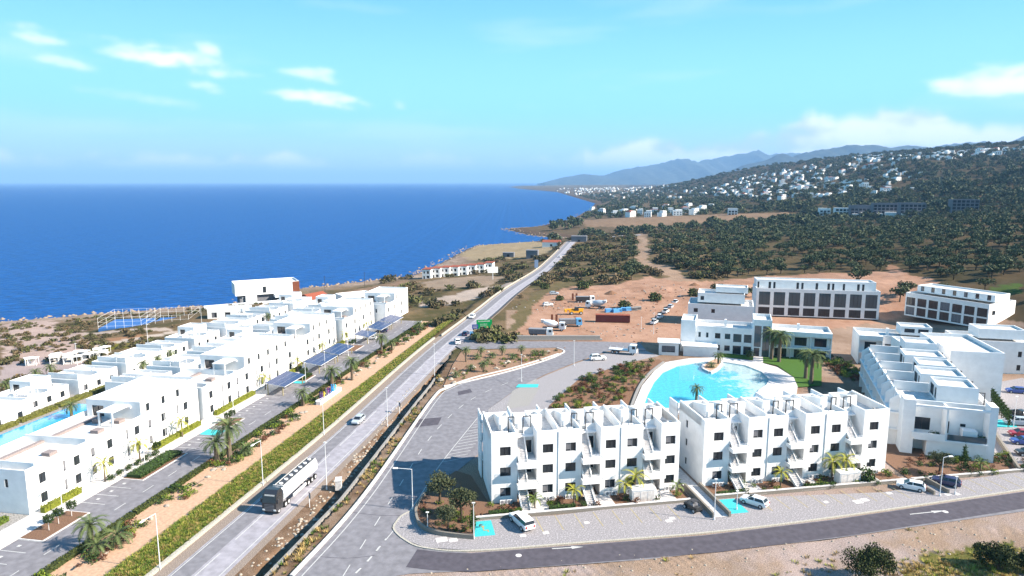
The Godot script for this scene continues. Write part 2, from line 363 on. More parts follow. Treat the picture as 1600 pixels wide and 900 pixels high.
	# foam where the swell meets the rocks
func ridge(called: String, pts: Array, dist: float, deep: float, m: Material, sd: int):
	# pts: [X, top] along a line at the given distance; slopes fall to both sides with gullies
	var f := FastNoiseLite.new(); f.seed = sd; f.frequency = 0.0009; f.fractal_octaves = 4
	var b := MB.new()
	var n := 220; var rings := 10
	var x0: float = pts[0][0]; var x1: float = pts[-1][0]
	var rows := []
	for j in rings + 1:
		var t := float(j) / rings          # 0 near foot, 0.5 crest, 1 far foot
		var prof := 1 - absf(t - 0.5) * 2
		var row := []
		for i in n + 1:
			var X := lerpf(x0, x1, float(i) / n)
			var h := 0.0
			for k in pts.size() - 1:
				if X <= pts[k + 1][0] or k == pts.size() - 2:
					h = lerpf(pts[k][1], pts[k + 1][1], clampf((X - pts[k][0]) / (pts[k + 1][0] - pts[k][0]), 0, 1)); break
			var z := dist + (t - 0.5) * deep + f.get_noise_2d(X, 77) * deep * 0.12
			var y := h * pow(prof, 0.85) * (1 + 0.25 * f.get_noise_2d(X * 2.2, z * 2.2) * (1.2 - prof)) + f.get_noise_2d(X * 4, z * 4) * h * 0.06
			row.append(Vector3(X, maxf(y, -20) if prof > 0 else -20.0, -z))
		rows.append(row)
	for j in rings:
		for i in n: b.q(rows[j][i], rows[j][i + 1], rows[j + 1][i + 1], rows[j + 1][i])
	struct(called, b.mesh(m, true))
func far_ridges():
	var t := ntex(512, 0.02, 0.5, 1.0, 5, FastNoiseLite.TYPE_SIMPLEX_SMOOTH, 31)
	mat("hill", Color(0.085, 0.095, 0.07), 1.0, t, 1500.0, 0.05)
	ridge("mountains", [[573.113, 24.5283], [1018.87, 139.151], [1400.94, 202.83], [1783.02, 164.623], [2037.74, 253.774], [2419.81, 330.189], [2801.89, 381.132], [3247.64, 495.755], [3629.72, 432.075], [4075.47, 508.491], [4457.55, 610.377], [4775.94, 648.585], [5030.66, 559.434], [5476.42, 610.377], [6367.92, 584.906], [8915.09, 483.019], [12735.8, 355.66]], 13500, 5000, M.hill, 5)
	ridge("mountains", [[2475.47, 96.4151], [2707.55, 220.189], [3016.98, 313.019], [3210.38, 382.642], [3326.42, 343.962], [3635.85, 429.057], [4177.36, 483.208], [4641.51, 467.736], [4950.94, 452.264], [5260.38, 483.208], [5647.17, 529.623], [5879.25, 506.415], [6188.68, 591.509], [6962.26, 668.868], [8509.43, 738.491]], 8200, 3000, M.hill, 6)
# ---------- flat sheets
func sheet(poly: Array, y: float, m: Material, called: String, drop := 0.0) -> MeshInstance3D:
	var b := MB.new(); sheet_into(b, poly, y, drop)
	return struct(called, b.mesh(m))
func sheet_into(b: MB, poly: Array, y: float, drop := 0.0):
	var p := PackedVector2Array()
	for k in poly: p.push_back(k)
	if Geometry2D.is_polygon_clockwise(p): p.reverse()
	var ids := Geometry2D.triangulate_polygon(p)
	for i in range(0, ids.size(), 3):
		var a := Vector3(p[ids[i]].x, y, p[ids[i]].y); var c := Vector3(p[ids[i + 1]].x, y, p[ids[i + 1]].y); var d := Vector3(p[ids[i + 2]].x, y, p[ids[i + 2]].y)
		if (c - a).cross(d - a).y < 0: b.tri(a, d, c)
		else: b.tri(a, c, d)
	if drop > 0:
		for i in p.size():
			var e := p[i]; var g := p[(i + 1) % p.size()]
			b.q(Vector3(g.x, y - drop, g.y), Vector3(e.x, y - drop, e.y), Vector3(e.x, y, e.y), Vector3(g.x, y, g.y))
func tops(poly: Array, fr: Transform3D) -> Array:   # frame coordinates (x, back) to world
	var r := []
	for k in poly:
		var w := fr * Vector3(k.x, 0, k.y); r.append(Vector2(w.x, w.z))
	return r
func smooth_line(pts: Array, step := 2.0) -> Array:
	var c := Curve3D.new()
	for i in pts.size():
		var d: Vector3 = (pts[mini(i + 1, pts.size() - 1)] - pts[maxi(i - 1, 0)]) * 0.17
		c.add_point(pts[i], -d, d)
	c.bake_interval = step
	var r := []
	for p in c.get_baked_points(): r.append(p)
	return r
func ribbon(b: MB, pts: Array, o0: float, o1: float, lift := 0.0, high := 0.0):   # strip along a line between two offsets to its right; high > 0 gives it a body
	for i in pts.size() - 1:
		var d0: Vector3 = pts[mini(i + 1, pts.size() - 1)] - pts[maxi(i - 1, 0)]; var d1: Vector3 = pts[mini(i + 2, pts.size() - 1)] - pts[i]
		var s0 := Vector3(-d0.z, 0, d0.x).normalized(); var s1 := Vector3(-d1.z, 0, d1.x).normalized()
		var u := Vector3.UP * (lift + high)
		var a: Vector3 = pts[i] + s0 * o0 + u; var e: Vector3 = pts[i] + s0 * o1 + u; var g: Vector3 = pts[i + 1] + s1 * o1 + u; var h: Vector3 = pts[i + 1] + s1 * o0 + u
		b.q(a, e, g, h)
		if high > 0:
			var w := Vector3.UP * (high + 0.3)
			b.q(e, e - w, g - w, g); b.q(h, h - w, a - w, a)
			if i == 0: b.q(a, a - w, e - w, e)
			if i == pts.size() - 2: b.q(g, g - w, h - w, h)
func dashes(b: MB, pts: Array, off: float, wide: float, on: float, gap: float, lift: float):
	var run := 0.0; var seg := []
	for i in pts.size():
		if i > 0: run += (pts[i] - pts[i - 1]).length()
		if fmod(run, on + gap) < on: seg.append(pts[i])
		else:
			if seg.size() > 1: ribbon(b, seg, off - wide / 2, off + wide / 2, lift)
			seg = []
	if seg.size() > 1: ribbon(b, seg, off - wide / 2, off + wide / 2, lift)
func V3(a: Array, y := 0.0) -> Array:
	var r := []
	for k in a: r.append(Vector3(k.x, y, k.y))
	return r
func Lline(v: float, u0: float, u1: float, road := false, step := 4.0) -> Array:
	var r := []
	var u := u0
	while u <= u1 + 0.01:
		var p := LF * Vector3(u, 0, v + (2.0 * smoothstep(180, 290, u) if road else 0.0))
		if road: p.y = road_y(u)
		r.append(p); u += step
	return r
func roads():
	# highway
	var c := Lline(36.5, 40, 640, true, 3.0)
	var bend: Vector3 = c[-1]
	for i in 12: c.append(bend + Vector3(6.0 * i + 0.4 * i * i, -0.1 * i, -14.0 * i + 0.35 * i * i) * 1.0)
	var b := MB.new(); ribbon(b, c, -5.6, 5.2, 0.03); struct("highway_shoulder", b.mesh(M.gravel))
	b = MB.new(); ribbon(b, c, -3.7, 3.9, 0.06); struct("highway", b.mesh(M.asphalt_old))
	b = MB.new(); ribbon(b, c, -3.45, -0.5, 0.066); struct("highway_lane", b.mesh(M.asphalt))
	b = MB.new(); ribbon(b, c, -3.3, -3.15, 0.075); ribbon(b, c, 3.15, 3.3, 0.075)
	var near := c.slice(0, 62); dashes(b, smooth_line(c.slice(0, 70), 1.0), 0.0, 0.16, 9, 3.2, 0.075); ribbon(b, c.slice(70), -0.08, 0.08, 0.075)
	struct("highway_markings", b.mesh(M.paint))
	# pale kerb wall on the sea side, dark crash rail further on
	b = MB.new(); ribbon(b, near, -6.3, -5.7, 0.0, 0.45)
	one("kerb_wall", "long cream concrete kerb wall between the green bank and the highway", "wall", b.mesh(M.kerb), Transform3D.IDENTITY)
	b = MB.new(); ribbon(b, c.slice(62, 180), -4.7, -4.4, 0.35, 0.35)
	one("guard_rail", "pale guard rail on the sea side of the distant highway", "guard rail", b.mesh(M.kerb), Transform3D.IDENTITY)
	b = MB.new(); ribbon(b, c.slice(70, 150), 4.6, 4.8, 0.3, 0.4)
	for i in range(70, 150, 2): b.box(c[i].x + 4.5, c[i].x + 4.65, c[i].y - 0.2, c[i].y + 0.7, c[i].z - 0.1, c[i].z + 0.1)
	one("guard_rail", "dark guard rail on the inland side of the highway past the green sign", "guard rail", b.mesh(M.darkmetal), Transform3D.IDENTITY)
	# parking lane of the terrace rows
	b = MB.new()
	var park := Lline(0.0, 60, 262)
	ribbon(b, park, 4.6, 15.2, 0.04); struct("car_park", b.mesh(M.asphalt))
	b = MB.new(); ribbon(b, park, 0.0, 4.6, 0.0, 0.13); struct("pavement", b.mesh(M.walk))
	b = MB.new(); dashes(b, smooth_line(park, 0.5), 12.0, 0.14, 3.0, 3.6, 0.05)
	for u in range(66, 258, 3):
		if (u > 96 and u < 106) or (u > 116 and u < 130) or (u > 144 and u < 150): continue
		var p := LF * Vector3(u, 0, 6.8)
		b.obox(Transform3D(LF.basis, Vector3(p.x, p.y + 0.045, p.z)), 0.12, 0.01, 4.4)
		p = LF * Vector3(u + 1.5, 0, 6.4)
		b.obox(Transform3D(LF.basis, Vector3(p.x, p.y + 0.045, p.z)), 0.5, 0.01, 0.5)
	struct("car_park_markings", b.mesh(M.paint))
	b = MB.new()
	for u in [140.6, 178.0]:
		var p := LF * Vector3(u, 0, 6.9)
		b.obox(Transform3D(LF.basis, Vector3(p.x, p.y + 0.05, p.z)), 3.0, 0.012, 4.2)
	struct("turquoise_bay", b.mesh(M.turq))
	b = MB.new(); ribbon(b, park, 15.2, 15.45, 0.0, 0.15); struct("kerb", b.mesh(M.walk))
	b = MB.new(); ribbon(b, Lline(0, 60, 262), 15.45, 21.8, 0.03); struct("planting_soil", b.mesh(M.sandpath))
	b = MB.new(); ribbon(b, Lline(0, 60, 262), 21.0, 25.6, 0.05); struct("sandy_path", b.mesh(M.sandpath))
	b = MB.new()
	for i in 78:
		var u0 := 60 + i * 2.5; var e := []
		for k in 2:
			var uu := u0 + 2.5 * k; var lead := noise.get_noise_2d(uu * 9, 5) * 0.6
			e.append([LF * Vector3(uu, 0.06, 24.6 + lead), LF * Vector3(uu, maxf(0.55, (ramp(uu) + 2.5) * 0.6), 26.5), LF * Vector3(uu, maxf(0.3, ramp(uu) + 2.5 + 0.3), 30.4)])
		for k in 2: b.q(e[0][k], e[0][k + 1], e[1][k + 1], e[1][k])
	struct("grass_bank", b.mesh(M.grassbank))
	# slip road, junction and the resort's front road
	sheet([Vector2(-28.5, -79.6),Vector2(-23.6, -102.8),Vector2(-18.3, -151.4),Vector2(-15.7, -160.3),Vector2(-9.9, -168.5),Vector2(0, -177.5),Vector2(9.1, -187.5),Vector2(14.1, -194),Vector2(15.9, -197.9),Vector2(14.1, -201.8),Vector2(-15.1, -199.4),Vector2(-17.3, -203.5),Vector2(-15.4, -212),Vector2(0, -210.2),Vector2(29.4, -209.4),Vector2(40.2, -207.6),Vector2(40.3, -197.9),Vector2(28.6, -197.1),Vector2(17.9, -184.7),Vector2(8.4, -172),Vector2(0, -157.2),Vector2(-5.4, -144.7),Vector2(-11.2, -112.6),Vector2(-13.3, -99.9),Vector2(-17.3, -95),Vector2(-17.6, -92.4),Vector2(-15.1, -88.8),Vector2(-12.2, -86.8),Vector2(-5.6, -85.8),Vector2(8.9, -87.8),Vector2(27.5, -90.5),Vector2(47.9, -95),Vector2(83.7, -104.4),Vector2(104.5, -110.2),Vector2(100.6, -103.4),Vector2(78.6, -97.6),Vector2(45.3, -89.5),Vector2(17.1, -84),Vector2(0, -81.9),Vector2(-13.2, -80.8),Vector2(-17.1, -79.6)], 0.03, M.asphalt, "slip_road")
	b = MB.new(); ribbon(b, V3([Vector2(-13, -86.8),Vector2(-9.6, -86.1),Vector2(-5.6, -85.8),Vector2(8.9, -87.8),Vector2(27.5, -90.5),Vector2(47.9, -95),Vector2(83.7, -104.4),Vector2(104.5, -110.2)]), 0.15, 4.6, 0.045); struct("front_road", b.mesh(M.asphalt_dark))
	b = MB.new()
	var sl := smooth_line(V3([Vector2(-28, -80),Vector2(-23.6, -102.8),Vector2(-18.3, -151.4),Vector2(-15.7, -160.3),Vector2(-9.9, -168.5),Vector2(0, -177.5),Vector2(9.1, -187.5),Vector2(13.7, -193.3)]), 1.5)
	ribbon(b, sl, 0.9, 1.05, 0.05)
	dashes(b, smooth_line(V3([Vector2(-21.7, -80),Vector2(-18.9, -104.6),Vector2(-16.5, -125.9),Vector2(-12.1, -144.7),Vector2(-6.2, -157.7),Vector2(5, -172.6)]), 0.5), 0, 0.14, 3.0, 3.6, 0.05)
	ribbon(b, smooth_line(V3([Vector2(-17.8, -89.5),Vector2(-15.2, -100.6),Vector2(-12.7, -116.1),Vector2(-6.4, -143.8)]), 2.0), 0, 0.14, 0.05)
	dashes(b, smooth_line(V3([Vector2(-20.2, -80.9),Vector2(-19.2, -83.9),Vector2(-17.8, -89.5)]), 0.4), 0, 0.25, 1.4, 1.4, 0.05)
	for i in 17:   # slanting bays beside the slip road
		var t := i / 16.0
		var p: Vector2 = Vector2(-12.5, -116.1).lerp(Vector2(-6.1, -143.4), t)
		var e := p + Vector2(3.9, -1.9)
		ribbon(b, [Vector3(p.x, 0, p.y), Vector3(e.x, 0, e.y)], -0.07, 0.07, 0.052)
	struct("slip_road_markings", b.mesh(M.paint))
	b = MB.new()
	for ar in [[Vector2(5.5, -86.8), Vector2(9.9, -87.3)], [Vector2(60.5, -96.6), Vector2(66.8, -97.8)]]:
		var a: Vector2 = ar[0]; var e: Vector2 = ar[1]; var d := (e - a).normalized(); var s := Vector2(-d.y, d.x)
		var mid := a.lerp(e, 0.62)
		sheet_into(b, [a + s * 0.1, mid + s * 0.1, mid + s * 0.35, e, mid - s * 0.35, mid - s * 0.1, a - s * 0.1], 0.058)
	struct("road_arrows", b.mesh(M.paint))
	b = MB.new()
	for p in [Vector2(0.9, -85.1), Vector2(66.4, -97.4)]:
		b.tube(Vector3(p.x, 0.04, p.y), Vector3(p.x, 0.062, p.y), 0.42, 0.42, 14)
	struct("manhole_covers", b.mesh(M.walk))
	b = MB.new()   # tar seams and repair patches in the old asphalt
	for k in [[Vector2(-24.1, -112.6),Vector2(-15.6, -116.1)],[Vector2(-25, -97.4),Vector2(-15.5, -96.2)],[Vector2(-21.1, -133.6),Vector2(-11.7, -135.1)],[Vector2(-14.7, -150),Vector2(-6.9, -147.3)],[Vector2(-25.9, -84.8),Vector2(-18.6, -85.1)],[Vector2(-5, -169.6),Vector2(0, -160.8)]]:
		var a: Vector2 = k[0]; var e: Vector2 = k[1]; var mid := a.lerp(e, 0.5) + Vector2(0.2, 0.5)
		ribbon(b, smooth_line([Vector3(a.x, 0, a.y), Vector3(mid.x, 0, mid.y), Vector3(e.x, 0, e.y)], 1.0), -0.05, 0.05, 0.042)
	sheet_into(b, [Vector2(-19.8, -138.5),Vector2(-15.1, -139.7),Vector2(-15.4, -135.1),Vector2(-20, -133.6)], 0.038)
	sheet_into(b, [Vector2(-13.1, -157.7),Vector2(-10.2, -159.8),Vector2(-9.5, -157.2),Vector2(-12.7, -154.7)], 0.038)
	struct("asphalt_repairs", b.mesh(M.asphalt_dark))
	# kerbs of the slip road
	b = MB.new(); ribbon(b, sl, -0.45, 0.0, 0.0, 0.35)
	one("kerb_wall", "low white kerb wall along the slip road above the dark ditch", "wall", b.mesh(M.walk), Transform3D.IDENTITY)
	b = MB.new()
	var re := []
	for z in range(-62, -172, -4): re.append(Vector3(kerb_x(z) - 4.0, 0, z))
	for i in re.size(): re[i].y = -0.15
	ribbon(b, re, 0.1, 0.5, -3.2, 3.2)
	one("retaining_wall", "rough concrete retaining wall standing in the dark ditch beside the highway", "wall", b.mesh(M.conc), Transform3D.IDENTITY)
	b = MB.new(); ribbon(b, smooth_line(V3([Vector2(-13.3, -99.9),Vector2(-16.4, -96.8),Vector2(-17.3, -94.4),Vector2(-17.3, -92),Vector2(-15.2, -89),Vector2(-12.2, -86.9),Vector2(-5.6, -86.1),Vector2(8.9, -88.1),Vector2(27.6, -90.9),Vector2(48.1, -95.4),Vector2(84, -104.8),Vector2(97.7, -108.7)]), 1.0), -0.3, 0.0, 0.0, 0.14); struct("kerb", b.mesh(M.kerb))
	# stone-paved forecourt and corner pavement
	sheet([Vector2(-13.3, -100.1),Vector2(-16.3, -96.8),Vector2(-17.3, -94.4),Vector2(-17.1, -92),Vector2(-15.1, -89.1),Vector2(-12.1, -87.1),Vector2(-5.6, -86.3),Vector2(9, -88.3),Vector2(27.7, -91.1),Vector2(48.2, -95.6),Vector2(84.2, -105.1),Vector2(98, -108.9),Vector2(104.5, -116.7),Vector2(88.3, -111.8),Vector2(60.4, -103.9),Vector2(26.6, -101),Vector2(6.8, -96.2),Vector2(-5.5, -94.6),Vector2(-11.2, -101.6)], 0.12, M.paving, "paved_forecourt", 0.12)
	b = MB.new()
	var rx := 6.0
	for a in range(6, 96, 3):
		if (a > 29 and a < 41) or (a > 68 and a < 76): continue
		b.obox(RF * Transform3D(Basis(Vector3.UP, 0.05), Vector3(a, 0.127, 7.6)), 0.12, 0.01, 4.4)
	struct("bay_lines", b.mesh(M.yellow_paint))
	b = MB.new()
	for k in [[-2.4, 7.4, 3.1, 4.3], [36.6, 7.3, 3.4, 4.6]]: b.obox(RF * Transform3D(Basis.IDENTITY, Vector3(k[0], 0.13, k[1])), k[2], 0.012, k[3])
	struct("turquoise_bay", b.mesh(M.turq))
	b = MB.new()   # wheelchair sign painted on the first bay
	for k in [[-2.3, 7.6, 0.2, 0.9], [-2.0, 8.0, 0.8, 0.2], [-1.7, 8.3, 0.2, 0.6]]: b.obox(RF * Transform3D(Basis.IDENTITY, Vector3(k[0], 0.142, k[1])), k[2], 0.008, k[3])
	b.tube(RF * Vector3(-2.3, 0.138, 6.9), RF * Vector3(-2.3, 0.147, 6.9), 0.25, 0.25, 10)
	struct("bay_symbol", b.mesh(M.yellow_paint))
	b = MB.new()
	for k in [[-8.5, 9.5, 1.6], [-6.9, 9.9, 1.2], [3.0, 10.4, 0.9], [6.4, 10.2, 0.9], [13, 8.4, 0.8], [25.2, 10.0, 1.0], [26.0, 9.4, 0.9], [57.0, 9.4, 1.4], [58.5, 9.0, 1.2], [64, 7.6, 0.9], [52, 8.6, 0.8], [73.0, 9.6, 1.0], [74.6, 9.8, 0.9]]:
		b.obox(RF * Transform3D(Basis(Vector3.UP, 0.1), Vector3(k[0], 0.131, k[1])), k[2], 0.012, k[2] * 0.8)
	struct("inspection_covers", b.mesh(M.walk))
	sheet([Vector2(-13.3, -100.1),Vector2(-11.2, -112.6),Vector2(-5.4, -144.7),Vector2(0, -144.7),Vector2(-3.5, -125.9),Vector2(-9.8, -111.8)], 0.024, M.asphalt, "parking_bays")
	# planted triangle, inner car park
	sheet([Vector2(-16.9, -161.9),Vector2(-9.8, -167.3),Vector2(0, -176.2),Vector2(9, -186.1),Vector2(13.5, -193.3),Vector2(15.3, -197.9),Vector2(13.2, -200.2),Vector2(-15, -197.9),Vector2(-16.3, -182)], 0.16, M.bedsoil, "planted_triangle", 0.16)
	b = MB.new(); ribbon(b, smooth_line(V3([Vector2(-16.9, -161.9),Vector2(-9.8, -167.3),Vector2(0, -176.2),Vector2(9, -186.1),Vector2(13.4, -192.5),Vector2(15.5, -197.1),Vector2(13.6, -201)]), 1.5), -0.1, 0.3, 0.0, 0.22); struct("kerb", b.mesh(M.walk))
	sheet([Vector2(-5.3, -144.7),Vector2(0, -156.7),Vector2(8.3, -170.8),Vector2(17.8, -183.4),Vector2(28.4, -195.5),Vector2(40.1, -197.1),Vector2(42.8, -191.8),Vector2(33.2, -184.7),Vector2(17.3, -168.5),Vector2(8.4, -147.3),Vector2(6.9, -140.5),Vector2(-5.3, -140.5)], 0.08, M.paving, "inner_car_park", 0.08)
	sheet([Vector2(0, -157.7),Vector2(6.2, -168.5),Vector2(6.8, -160.8),Vector2(3.8, -147.3),Vector2(-1.4, -144.7)], 0.1, M.court_paving, "pavement")
	sheet([Vector2(1.6, -163.5),Vector2(6.7, -163.5),Vector2(6.3, -160.8),Vector2(0.9, -160.8)], 0.125, M.turq, "turquoise_bay")

# ---------- buildings
func face(b: MB, o: Vector3, ex: Vector3, w: float, h: float, ops: Array, deep := 0.2):
	# a wall face from o along ex (width w) and up (height h), with openings [s0, s1, t0, t1] that have reveals; outside is ex x up
	var inn := -(ex.cross(Vector3.UP)) * deep
	var ss := [0.0, w]; var ts := [0.0, h]
	for p in ops:
		for k in 2:
			if not ss.has(p[k]): ss.append(p[k])
			if not ts.has(p[2 + k]): ts.append(p[2 + k])
	ss.sort(); ts.sort()
	for j in ts.size() - 1:
		var run := -1.0
		for i in ss.size():
			var hole := i == ss.size() - 1
			if not hole:
				var cs: float = (ss[i] + ss[i + 1]) / 2; var ct: float = (ts[j] + ts[j + 1]) / 2
				for p in ops:
					if cs > p[0] and cs < p[1] and ct > p[2] and ct < p[3]: hole = true; break
			if not hole and run < 0: run = ss[i]
			if hole and run >= 0:
				b.q(o + ex * run + Vector3.UP * ts[j], o + ex * ss[i] + Vector3.UP * ts[j], o + ex * ss[i] + Vector3.UP * ts[j + 1], o + ex * run + Vector3.UP * ts[j + 1]); run = -1
			elif hole: run = -1
	for p in ops:
		var a: Vector3 = o + ex * p[0] + Vector3.UP * p[2]; var c: Vector3 = o + ex * p[1] + Vector3.UP * p[2]; var d: Vector3 = o + ex * p[1] + Vector3.UP * p[3]; var e: Vector3 = o + ex * p[0] + Vector3.UP * p[3]
		b.q(a, c, c + inn, a + inn); b.q(c, d, d + inn, c + inn); b.q(d, e, e + inn, d + inn); b.q(e, a, a + inn, e + inn)
func window_mesh(w: float, h: float, style: String) -> ArrayMesh:
	var key := "%s %.2f %.2f" % [style, w, h]
	if cache.has(key): return cache[key]
	var g := MB.new(); g.q(Vector3(-w / 2, 0, 0), Vector3(w / 2, 0, 0), Vector3(w / 2, h, 0), Vector3(-w / 2, h, 0))
	var f := MB.new(); var t := 0.06
	for k in [[-w / 2, -w / 2 + t, 0.0, h], [w / 2 - t, w / 2, 0.0, h], [-w / 2, w / 2, 0.0, t], [-w / 2, w / 2, h - t, h]]: f.box(k[0], k[1], k[2], k[3], 0.0, 0.05)
	var n := 1 if w < 1.2 else (2 if w < 3 else 3)
	for i in range(1, n): f.box(-w / 2 + w * i / n - 0.035, -w / 2 + w * i / n + 0.035, 0, h, 0.0, 0.06)
	if style == "blind":
		for i in range(2, int(h / 0.16)): f.box(-w / 2 + 0.05, (0.0 if n == 2 else w / 2 - 0.05), i * 0.16, i * 0.16 + 0.1, 0.005, 0.03)
	var am := g.mesh(M.tint if style == "tint" else M.glass); f.add(am, M.blind if style == "blind" else M.frame)
	cache[key] = am
	return am
# block with parapet; ops: {"f": [...], "b": [...], "l": [...], "r": [...]} each opening [s0, s1, t0, t1] measured along the face seen from outside, absolute heights
func block(o: Node3D, b: MB, roof: MB, x0: float, x1: float, y0: float, y1: float, z0: float, z1: float, ops := {}, par := 0.9, style := "", th := 0.25):
	var F := {"f": [Vector3(x0, y0, z1), Vector3(1, 0, 0), x1 - x0, 0.0], "b": [Vector3(x1, y0, z0), Vector3(-1, 0, 0), x1 - x0, PI], "r": [Vector3(x1, y0, z1), Vector3(0, 0, -1), z1 - z0, PI / 2], "l": [Vector3(x0, y0, z0), Vector3(0, 0, 1), z1 - z0, -PI / 2]}
	for k in F:
		var holes := []
		for p in ops.get(k, []): holes.append([p[0], p[1], p[2] - y0, p[3] - y0])
		face(b, F[k][0], F[k][1], F[k][2], y1 - y0, holes)
		for p in ops.get(k, []):
			var c: Vector3 = F[k][0] + F[k][1] * (p[0] + p[1]) / 2
			var inn: Vector3 = -(F[k][1].cross(Vector3.UP)) * 0.19
			var st: String = style if style else (p[4] if p.size() > 4 else "glass")
			part(o, "door" if p[2] - y0 < 0.15 and p[1] - p[0] < 1.3 else "window", window_mesh(p[1] - p[0], p[3] - p[2], st), Vector3(c.x, p[2], c.z) + inn, F[k][3])
	if par > 0:
		for k in [[x0, x1, z1 - th, z1], [x0, x1, z0, z0 + th], [x0, x0 + th, z0 + th, z1 - th], [x1 - th, x1, z0 + th, z1 - th]]:
			var i0: float = k[0]; var i1: float = k[1]; var j0: float = k[2]; var j1: float = k[3]
			b.q(Vector3(i0, y1, j1), Vector3(i1, y1, j1), Vector3(i1, y1, j0), Vector3(i0, y1, j0))
		var yi := y1 - par
		b.q(Vector3(x1 - th, yi, z1 - th), Vector3(x0 + th, yi, z1 - th), Vector3(x0 + th, y1, z1 - th), Vector3(x1 - th, y1, z1 - th))
		b.q(Vector3(x0 + th, yi, z0 + th), Vector3(x1 - th, yi, z0 + th), Vector3(x1 - th, y1, z0 + th), Vector3(x0 + th, y1, z0 + th))
		b.q(Vector3(x0 + th, yi, z1 - th), Vector3(x0 + th, yi, z0 + th), Vector3(x0 + th, y1, z0 + th), Vector3(x0 + th, y1, z1 - th))
		b.q(Vector3(x1 - th, yi, z0 + th), Vector3(x1 - th, yi, z1 - th), Vector3(x1 - th, y1, z1 - th), Vector3(x1 - th, y1, z0 + th))
		roof.q(Vector3(x0 + th, yi, z1 - th), Vector3(x1 - th, yi, z1 - th), Vector3(x1 - th, yi, z0 + th), Vector3(x0 + th, yi, z0 + th))
	else:
		roof.q(Vector3(x0, y1, z1), Vector3(x1, y1, z1), Vector3(x1, y1, z0), Vector3(x0, y1, z0))
func ac_mesh() -> ArrayMesh:
	if cache.has("ac"): return cache.ac
	var b := MB.new(); b.box(-0.45, 0.45, 0.08, 0.72, -0.17, 0.17); b.box(-0.4, -0.3, 0, 0.08, -0.15, 0.15); b.box(0.3, 0.4, 0, 0.08, -0.15, 0.15)
	var d := MB.new(); d.tube(Vector3(-0.1, 0.4, 0.165), Vector3(-0.1, 0.4, 0.18), 0.27, 0.27, 12); d.box(0.25, 0.42, 0.15, 0.65, 0.165, 0.176)
	var am := b.mesh(M.white); d.add(am, M.blind); cache.ac = am
	return am
func rail(b: MB, p0: Vector3, p1: Vector3, h := 0.95, bars := 4):
	var d := (p1 - p0); var n := maxi(1, int(d.length() / 1.2))
	for i in n + 1: b.tube(p0 + d * i / n, p0 + d * i / n + Vector3.UP * h, 0.025, 0.025, 4)
	for k in bars: b.tube(p0 + Vector3.UP * h * (k + 1) / bars, p1 + Vector3.UP * h * (k + 1) / bars, 0.02, 0.02, 4)
func frame_loop(b: MB, x0: float, x1: float, y0: float, y1: float, z: float, t := 0.14):
	b.box(x0, x0 + t, y0, y1, z - t, z); b.box(x1 - t, x1, y0, y1, z - t, z); b.box(x0 + t, x1 - t, y1 - t, y1, z - t, z)
